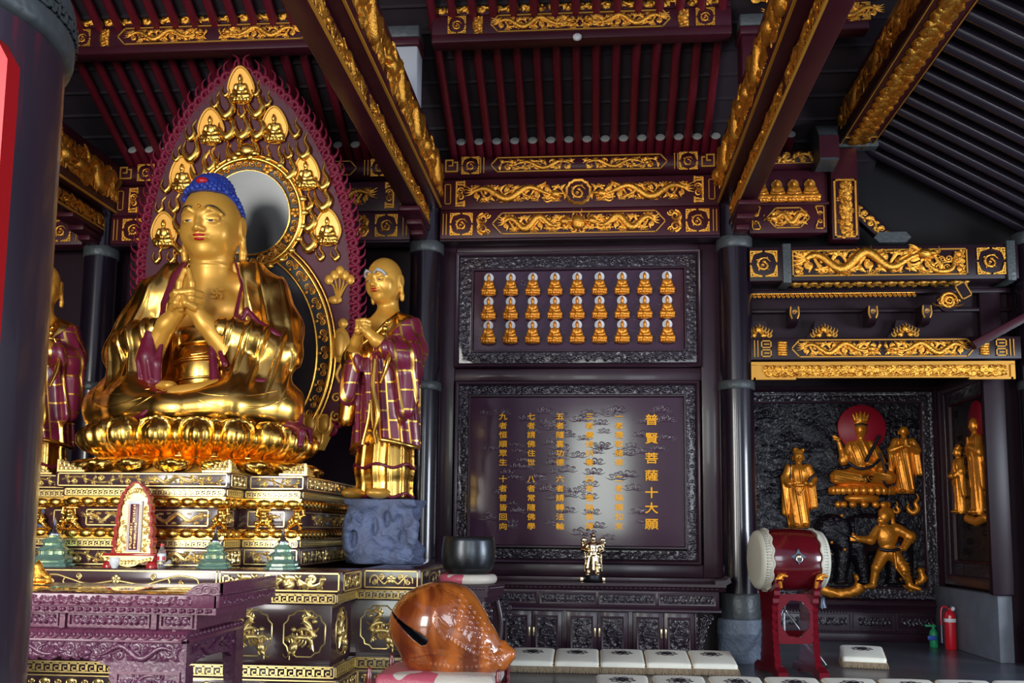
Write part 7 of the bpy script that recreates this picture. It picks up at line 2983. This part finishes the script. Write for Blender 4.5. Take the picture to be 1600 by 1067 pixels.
# ================================================================ fire extinguisher and the green sprayer behind it
ep = atZ(1481, 1007, 0)
t = thing('fire_extinguisher', 'red fire extinguisher with white label standing by the grey stone block', 'fire extinguisher', (4.70, 13.35, 0))
MB().lathe([(.068, .0), (.074, .012), (.074, .44), (.066, .475), (.04, .505), (.022, .515), (.022, .54), (.001, .54)], n=32).build('cylinder', 'extinguisher_red', t)
MB().lathe([(.0745, .36), (.0755, .362), (.0755, .405), (.0745, .407)], n=32).build('label', 'paint_white', t)
m = MB().box(-.012, .012, -.05, .035, .535, .555, .004).box(-.010, .010, -.06, .03, .565, .58, .004)
m.build('handle', 'steel_dark', t)
MB().ball((.03, -.04, .535), (.03, .02, .03), 12, 8).build('gauge', 'paint_white', t)
MB().tube(spl([(-.02, 0, .535), (-.07, 0, .56), (-.11, 0, .50), (-.115, -.01, .25)], 6), .013, 8).build('hose', 'extinguisher_red', t)
MB().tube([(-.115, -.01, .32), (-.115, -.01, .09)], [.014, .02], 10).build('nozzle', 'steel_dark', t)
t = thing('spray_bottle', 'green and blue plastic bottle on the floor behind the fire extinguisher', 'bottle', (4.56, 13.58, 0))
MB().lathe([(.05, 0), (.055, .01), (.055, .20), (.03, .24), (.02, .25), (.02, .28), (.001, .28)], n=20).build('bottle', 'green_plastic', t)
MB().box(-.10, .02, -.075, -.05, .10, .16, .01).build('label', 'blue_plastic', t)
MB().box(-.11, .03, -.02, .02, .27, .30, .006).build('trigger', 'green_plastic', t)

# ================================================================ carved relief wall of the right bay
YP = YR - .05
t = thing('relief_wall', 'big black carved wall panel with gilded holy figures in relief', 'panel', (0, YP, 0))
RP = t
MB().box(1.75, 4.97, .03, .10, .53, 3.62).build('board', 'relief_black', t)
frame_band('outer_moulding', t, 1.78, 4.93, .53, 3.62, .06, 0, 0, 'rosewood', [(0, .05), (0, -.07), (.03, -.08), (.05, -.05), (.06, .0)])
frame_band('carved_border', t, 1.84, 4.87, .59, 3.56, .14, 0, 0, 'rosewood_carved', [(0, -.03), (.015, -.01), (.07, -.02), (.125, -.01), (.14, -.01)])
frame_band('inner_moulding', t, 1.98, 4.73, .73, 3.42, .035, 0, 0, 'rosewood', [(0, -.01), (.01, -.04), (.025, -.03), (.035, .03)])
m = MB()
rnd = random.Random(33)
for i in range(70):
    x, z = rnd.uniform(2.1, 4.62), rnd.uniform(.82, 3.34)
    q = MB()
    cloud(q, 0, 0, rnd.uniform(.13, .24), rnd.choice((-1, 1)), 1.1, 5)
    m.merge(q, Matrix.Translation((x, .03, z)))
for i in range(60):
    x, z = rnd.uniform(2.1, 4.55), rnd.uniform(.82, 3.34)
    m.ball((x, .03, z), (rnd.uniform(.02, .06), .025, rnd.uniform(.015, .04)), 7, 5)
m.build('cloud_relief', 'relief_black', t)
for zz_, w in ((1.0, 0), ):
    pass
t = thing('dado', 'dark carved wooden dado below the relief wall', 'dado', (0, YP, 0))
MB().prism([(-.10, .53), (-.10, .50), (-.06, .48), (-.05, .42), (.06, .42), (.06, .53)], 1.78, 4.90, 'x').build('top_ledge', 'rosewood', t)
MB().box(1.78, 4.90, -.03, .06, .0, .43, .004).build('body', 'rosewood', t)
m = MB()
for zc in (.405, .135):
    for k in range(70):
        m.ball((1.84 + k * .0435, -.035, zc), (.017, .014, .014), 6, 4)
m.build('bead_moulding', 'rosewood', t)
MB().box(1.78, 4.90, -.06, .0, 0, .11, .006).build('plinth', 'rosewood', t)
for k in range(5):
    x0 = 1.86 + k * .60
    o = frame_band('panel', t, x0, x0 + .57, .16, .385, .015, 0, 0, 'rosewood', [(0, -.03), (0, -.045), (.015, -.045), (.015, -.03)])
    q = vine(.42, .13, 5, .1).merge(coil_dragon(.06))
    MB().merge(q, Matrix.Translation((x0 + .285, -.032, .272))).build('carving', 'rosewood_carved', o)


def standing(hat=True, pray=False):
    """relief figure 1.15 high in long robes"""
    s = Sculpt((-.32, -.14, -.02), (.32, .10, 1.2), .0075)
    s.ball((0, -.02, 1.02), (.068, .06, .085))
    s.path([(0, 0, .88), (0, -.01, .96)], [.04, .035], .02)
    s.ball((0, -.075, 1.0), (.014, .016, .02), .01)
    for q in (-1, 1):
        s.ball((q * .07, 0, 1.0), (.014, .02, .04), .006)
    if hat:
        s.ball((0, 0, 1.09), (.075, .06, .045), .01)
        s.ball((.06, -.01, 1.12), (.03, .02, .03), .008)
        s.ball((-.03, -.01, 1.13), (.04, .03, .03), .01)
    fo = folds(.014, lambda x, y, z: 75 * x + 9 * z)
    s.ball((0, .0, .78), (.135, .085, .14), .03, disp=fo)
    s.path([(0, .01, .70), (0, .01, .06)], [.115, .150], .04, sq=(1, .6, 1), disp=fo)
    for q in (-1, 1):
        if pray:
            s.path([(q * .12, 0, .85), (q * .18, -.02, .70), (q * .05, -.09, .76)], [.06, .055, .035], .02)
            s.path([(q * .17, -.01, .70), (q * .20, 0, .32)], [.06, .05], .03, sq=(1, .7, 1), disp=fo)
            s.path([(q * .015, -.10, .76), (q * .008, -.105, .87)], [.022, .014], .01)
        else:
            s.path([(q * .12, 0, .86), (q * .18, -.01, .70), (q * .14, -.08, .62)], [.062, .058, .045], .02)
            s.path([(q * .17, -.01, .68), (q * .19, 0, .20 if q < 0 else .30)], [.066, .05], .03, sq=(1, .7, 1), disp=fo)
            s.ball((q * .07, -.095, .63), (.03, .025, .03), .01)
    if not pray:
        s.box((0, -.075, .60), (.085, .02, .02), .01, .01)
        s.path([(-.06, -.085, .55), (0, -.095, .46), (.06, -.085, .55)], [.012] * 3, .008)
    for q in (-1, 1):
        s.ball((q * .06, -.06, .02), (.045, .07, .025), .01)
    s.box((0, .12, .5), (.5, .085, .8), 0, 0, 0, cut=True)
    return s.mesh('figure', ('gold_relief',))


ST = standing(True, False)
ST2 = standing(False, True)
pp = atY(1248, 825, YP - .02)
t = thing('relief_attendant', 'gilded relief of a standing attendant with cap, left of the seated figure above the drum', 'relief figure', (2.96, YP - .01, 1.60))
link('figure', ST, t, (0, 0, 0), (0, 0, 0), (1.08, 1, .985))
m = MB().tube([(-.13, -.06, .55), (-.10, -.05, 1.45)], .010, 6)
m.build('staff', 'relief_black', t)
m = MB().tube(spl([(.10, -.10, .62), (.18, -.10, .72), (.33, -.06, .76)], 5), .020, 6)
m.build('scarf', 'paint_black', t)
t = thing('relief_monk', 'gilded relief of a praying monk right of the red halo', 'relief figure', (4.455, YP - .01, 2.10))
link('figure', ST2, t, (0, 0, 0), (0, 0, 0), (.98, 1, .86))
# seated figure with crown on a lotus
t = thing('relief_bodhisattva', 'gilded relief of a crowned figure seated on a lotus before a red halo', 'relief figure', (3.85, YP - .01, 1.86))
s = Sculpt((-.56, -.19, -.02), (.52, .12, 1.46), .0085)
z_ = .35
s.ball((0, -.03, z_ + .79), (.085, .08, .105))
s.ball((0, -.10, z_ + .775), (.016, .022, .026), .012)
s.path([(0, 0, z_ + .60), (0, -.01, z_ + .71)], [.055, .05], .03)
for q in (-1, 1):
    s.ball((q * .09, 0, z_ + .76), (.016, .022, .055), .008)
s.path([(0, 0, z_ + .87), (0, 0, z_ + .94)], [.095, .10], .01, sq=(1, .7, 1))
for q in range(5):
    a = -.9 + q * .45
    s.cap((.10 * math.sin(a), -.04, z_ + .93), (.14 * math.sin(a), -.05, z_ + 1.02 + .03 * math.cos(a * 2)), .028, .012, .012)
fo = folds(.014, lambda x, y, z: 60 * x + 20 * z)
s.ball((0, .0, z_ + .42), (.19, .11, .24), .04, disp=fo)
for q in (-1, 1):
    s.path([(q * .15, 0, z_ + .56), (q * .25, -.02, z_ + .34)], [.075, .07], .03, disp=fo)
s.path([(.25, -.03, z_ + .33), (.16, -.11, z_ + .26), (.05, -.13, z_ + .30)], [.07, .05, .035], .02)
s.path([(.24, -.03, z_ + .30), (.30, -.02, z_ + .06)], [.075, .05], .03, disp=fo)
s.path([(-.25, -.03, z_ + .33), (-.30, -.08, z_ + .50), (-.33, -.09, z_ + .60)], [.055, .036, .03], .02)
s.ball((-.36, -.09, z_ + .64), (.055, .025, .02), .015)
for q in range(4):
    s.cap((-.37 + .02 * q, -.09, z_ + .645), (-.42 + .022 * q, -.10, z_ + .70 - .012 * abs(q - 1)), .013, .009, .006)
for q in (-1, 1):
    s.path([(q * .12, 0, z_ + .12), (q * .36, -.05, z_ + .10), (-q * .05, -.13, z_ + .07)], [.12, .095, .07], .04, disp=folds(.010, lambda x, y, z: 70 * z + 15 * x))
s.ball((0, -.02, z_ + .15), (.24, .10, .11), .03)
s.ball((0, .02, .30), (.44, .14, .07), .02)
for k in range(13):
    a = PI + PI * (k + .5) / 13
    s.ball((.43 * math.cos(a), .13 * math.sin(a) + .01, .26), (.055, .04, .065), .008)
    if k % 2 == 0:
        s.ball((.34 * math.cos(a), .11 * math.sin(a) + .01, .06), (.055, .04, .05), .008)
s.ball((0, .02, .15), (.25, .11, .08), .02)
s.box((0, .12, .7), (.8, .085, .9), 0, 0, 0, cut=True)
link('figure', s.mesh('bodhisattva', ('gold_relief',)), t)
MB().lathe([(.001, 0), (.335, 0), (.345, .012), (.345, .03), (.001, .03)], n=48, axis='y').build('halo', 'halo_red', t, (.02, -.025, 1.16))
m = MB().tube([(.02, -.15, .66), (.24, -.10, 1.05)], .026, 8)
m.tube(spl([(-.22, -.13, .66), (-.08, -.16, .57), (.10, -.16, .60), (.22, -.13, .70)], 5), .022, 7)
m.tube(spl([(.22, -.12, .80), (.30, -.12, .55), (.26, -.14, .40), (.33, -.12, .30)], 5), .018, 7)
m.build('sceptre_and_sash', 'paint_black', t)
m = MB()
m.tube([(-.085, -.05, 1.205), (0, -.115, 1.215), (.085, -.05, 1.205)], .012, 6)
m.build('hair_band', 'paint_black', t)
# striding groom
t = thing('relief_groom', 'gilded relief of a striding bearded groom with one arm stretched out', 'relief figure', (4.15, YP - .09, .735))
s = Sculpt((-.56, -.19, -.02), (.48, .12, 1.22), .0085)
s.ball((-.03, -.02, 1.02), (.085, .075, .095))
s.ball((-.0, .0, 1.07), (.11, .075, .09), .02)
s.path([(.07, 0, 1.05), (.10, 0, .88)], [.045, .03], .03)
s.ball((-.08, -.05, .955), (.06, .045, .05), .02)
s.ball((-.11, -.06, 1.0), (.02, .02, .018), .01)
s.ball((.0, 0, .74), (.155, .10, .19), .04)
s.path([(-.13, 0, .84), (-.24, -.05, .68), (-.42, -.08, .70)], [.075, .06, .045], .03)
s.ball((-.46, -.09, .71), (.05, .035, .045), .015)
for q in range(4):
    s.cap((-.47, -.11, .74 - .022 * q), (-.53, -.10, .735 - .02 * q), .014, .01, .006)
s.path([(.14, 0, .84), (.32, -.03, .74), (.20, -.09, .58)], [.08, .068, .05], .03)
s.ball((.15, -.11, .57), (.05, .035, .04), .01)
s.ball((.03, 0, .52), (.15, .10, .12), .03)
s.path([(-.06, 0, .48), (-.17, -.05, .30)], [.095, .075], .03)
s.path([(-.18, -.05, .30), (-.22, -.03, .07)], [.062, .05], .02)
s.path([(-.22, -.04, .05), (-.34, -.07, .03)], [.048, .032], .02)
s.path([(.09, 0, .48), (.20, -.05, .28)], [.10, .08], .03)
s.path([(.20, -.05, .28), (.28, -.02, .08)], [.062, .048], .02)
s.path([(.28, -.03, .05), (.40, -.07, .01)], [.046, .03], .02)
s.path([(.06, -.12, .50), (.08, -.12, .30), (.20, -.12, .14)], [.022, .02, .012], .012)
for q in range(5):
    s.path([(.13 + .012 * q, -.11, .40 - .045 * q), (.26 + .006 * q, -.09, .36 - .045 * q)], [.012, .01], .008)
s.box((0, .12, .6), (.8, .085, .9), 0, 0, 0, cut=True)
link('figure', s.mesh('groom', ('gold_relief',)), t)
m = MB().tube(spl([(-.14, -.10, .56), (0, -.135, .54), (.16, -.12, .57)], 5), .024, 7)
m.tube([(-.46, -.12, .70), (-.75, -.10, .84)], .012, 6)
m.build('belt_and_stick', 'paint_black', t)
# the elephant carrying the lotus
t = thing('relief_elephant', 'black relief elephant carrying the lotus seat, half hidden by the groom', 'relief animal', (3.85, YP - .0, .78))
s = Sculpt((-.85, -.17, -.02), (.72, .12, 1.2), .011)
s.ball((.10, .02, .72), (.50, .14, .30))
s.ball((-.45, -.02, .76), (.25, .13, .25), .06)
s.path([(-.60, -.06, .68), (-.70, -.08, .45), (-.66, -.08, .20), (-.74, -.08, .10)], [.10, .075, .055, .04], .04)
s.ball((-.34, -.11, .76), (.15, .04, .19), .02)
for x, x2 in ((-.28, -.34), (-.08, -.02), (.42, .38), (.54, .58)):
    s.path([(x, -.02, .55), (x2, -.03, .10)], [.13, .09], .06)
    s.ball((x2, -.04, .05), (.11, .09, .05), .02)
s.path([(-.56, -.10, .58), (-.72, -.12, .56)], [.03, .012], .02)
for i in range(26):
    a = i * 2.4
    s.ball((-.47 + .17 * math.sqrt(i / 26) * math.cos(a), -.11, .80 + .16 * math.sqrt(i / 26) * math.sin(a)), (.03, .025, .03), .008)
s.box((.10, -.12, .80), (.25, .02, .16), .01, .01)
s.box((0, .14, .6), (.9, .11, .9), 0, 0, 0, cut=True)
link('figure', s.mesh('elephant', ('relief_black',)), t)
m = MB()
for x, z in ((-.62, .50), (-.50, .44), (-.30, .50), (-.18, .72), (-.33, .98), (.52, .62), (.63, .62), (-.48, .60)):
    m.ball((x, -.15, z), (.024, .02, .024), 10, 7)
m.build('bells', 'gold_relief', t)
for k, (x, z, w) in enumerate(((-.36, -.04, .40), (-.82, .06, .20), (.62, .06, .24))):
    q = thing('relief_cloud', 'gilded cloud under the elephant, %s' % ('middle one left of the groom', 'leftmost one beside the drum', 'right one behind the groom')[k], 'relief cloud', (3.85 + x, YP - .01, .78 + z), group='gilded clouds under the elephant')
    sc = Sculpt((-.36, -.10, -.14), (.36, .06, .2), .009)
    for j in range(9):
        a = PI + PI * j / 8
        sc.ball((w * .75 * math.cos(a), -.02, .06 + w * .35 * math.sin(a)), (.07 * w / .3, .05, .055 * w / .3), .02)
    sc.path([(w * .72, -.02, .06), (w * .6, -.02, .16), (w * .85, -.02, .17)], [.05, .04, .012], .02)
    sc.path([(-w * .3, -.03, -.05), (0, -.03, -.11), (w * .4, -.02, -.09)], [.04, .035, .012], .02)
    link('cloud', sc.mesh('cloud', ('gold_relief',)), q)
# gilded butterfly-shaped cloud behind the monk
q = thing('relief_cloud', 'small gilded flame cloud below the praying monk', 'relief cloud', (4.50, YP + .0, 1.93))
m = MB()
tongue(m, .05, -.12, .28, .1, .14, 1)
tongue(m, -.18, -.12, .16, -.1, .16, 1)
m.build('cloud', 'gold_relief', q)

# ---------------------------------------------------------------- side wall panel of the recess
XS = 4.955
t = thing('side_panel', 'tall dark carved side wall panel in the recess with three narrow gilded figures', 'panel', (XS, 12.95, 0), (0, 0, -PI / 2))
# local: x runs towards the viewer (-y), -y faces -x
MB().box(-1.08, .90, .0, .03, .83, 3.60).build('board', 'relief_black', t)
frame_band('outer_frame', t, -1.08, .90, .83, 3.60, .14, 0, 0, 'rosewood', [(0, .01), (0, -.06), (.12, -.06), (.14, -.02)])
frame_band('carved_border', t, -.94, .76, .97, 3.46, .16, 0, 0, 'rosewood_carved', [(0, -.02), (.02, -.01), (.14, -.01), (.16, .0)])
frame_band('inner_frame', t, -.78, .60, 1.13, 3.30, .04, 0, 0, 'lacquer', [(0, .0), (.008, -.035), (.03, -.035), (.04, .0)])
m = MB()
rnd = random.Random(77)
for i in range(26):
    q = MB()
    cloud(q, 0, 0, rnd.uniform(.10, .18), rnd.choice((-1, 1)), 1, 5)
    m.merge(q, Matrix.Translation((rnd.uniform(-.6, .45), .0, rnd.uniform(1.25, 3.2))))
m.build('cloud_relief', 'relief_black', t)
for k, (yy, z0_, sc_, me, nm, lab) in enumerate(((12.83, 1.78, (.82, 1, 1.12), ST2, 'relief_saint', 'tall gilded relief figure with red halo on the side wall'),
                                             (13.42, 1.80, (.62, 1, .80), ST, 'relief_attendant', 'gilded relief attendant left of the tall one on the side wall'),
                                             (12.36, 1.80, (.62, 1, .78), ST2, 'relief_attendant', 'gilded relief attendant right of the tall one on the side wall'))):
    q = thing(nm, lab, 'relief figure', (XS - .02, yy, z0_), (0, 0, -PI / 2))
    o = link('figure', me, q)
    o.scale = sc_
    if k == 0:
        MB().lathe([(.001, 0), (.25, 0), (.26, .01), (.26, .02), (.001, .02)], n=40, axis='y').build('halo', 'halo_red', q, (0, .0, 1.20))
        m = MB()
        for j in range(9):
            m.ball((-.28 + .07 * j, -.04, -.06 - .05 * (1 - abs(j - 4) / 4)), (.06, .05, .06), 8, 6)
        m.build('cloud_base', 'gold_relief', q)
# post of the recess corner, timber of the right column side
tag(MB().box(4.70, 4.95, 11.92, 12.02, 0.8, 4.5, .01).build('corner_post', 'lacquer_dark'), 'dark red timber post beside the far right column above the stone block', 'post')
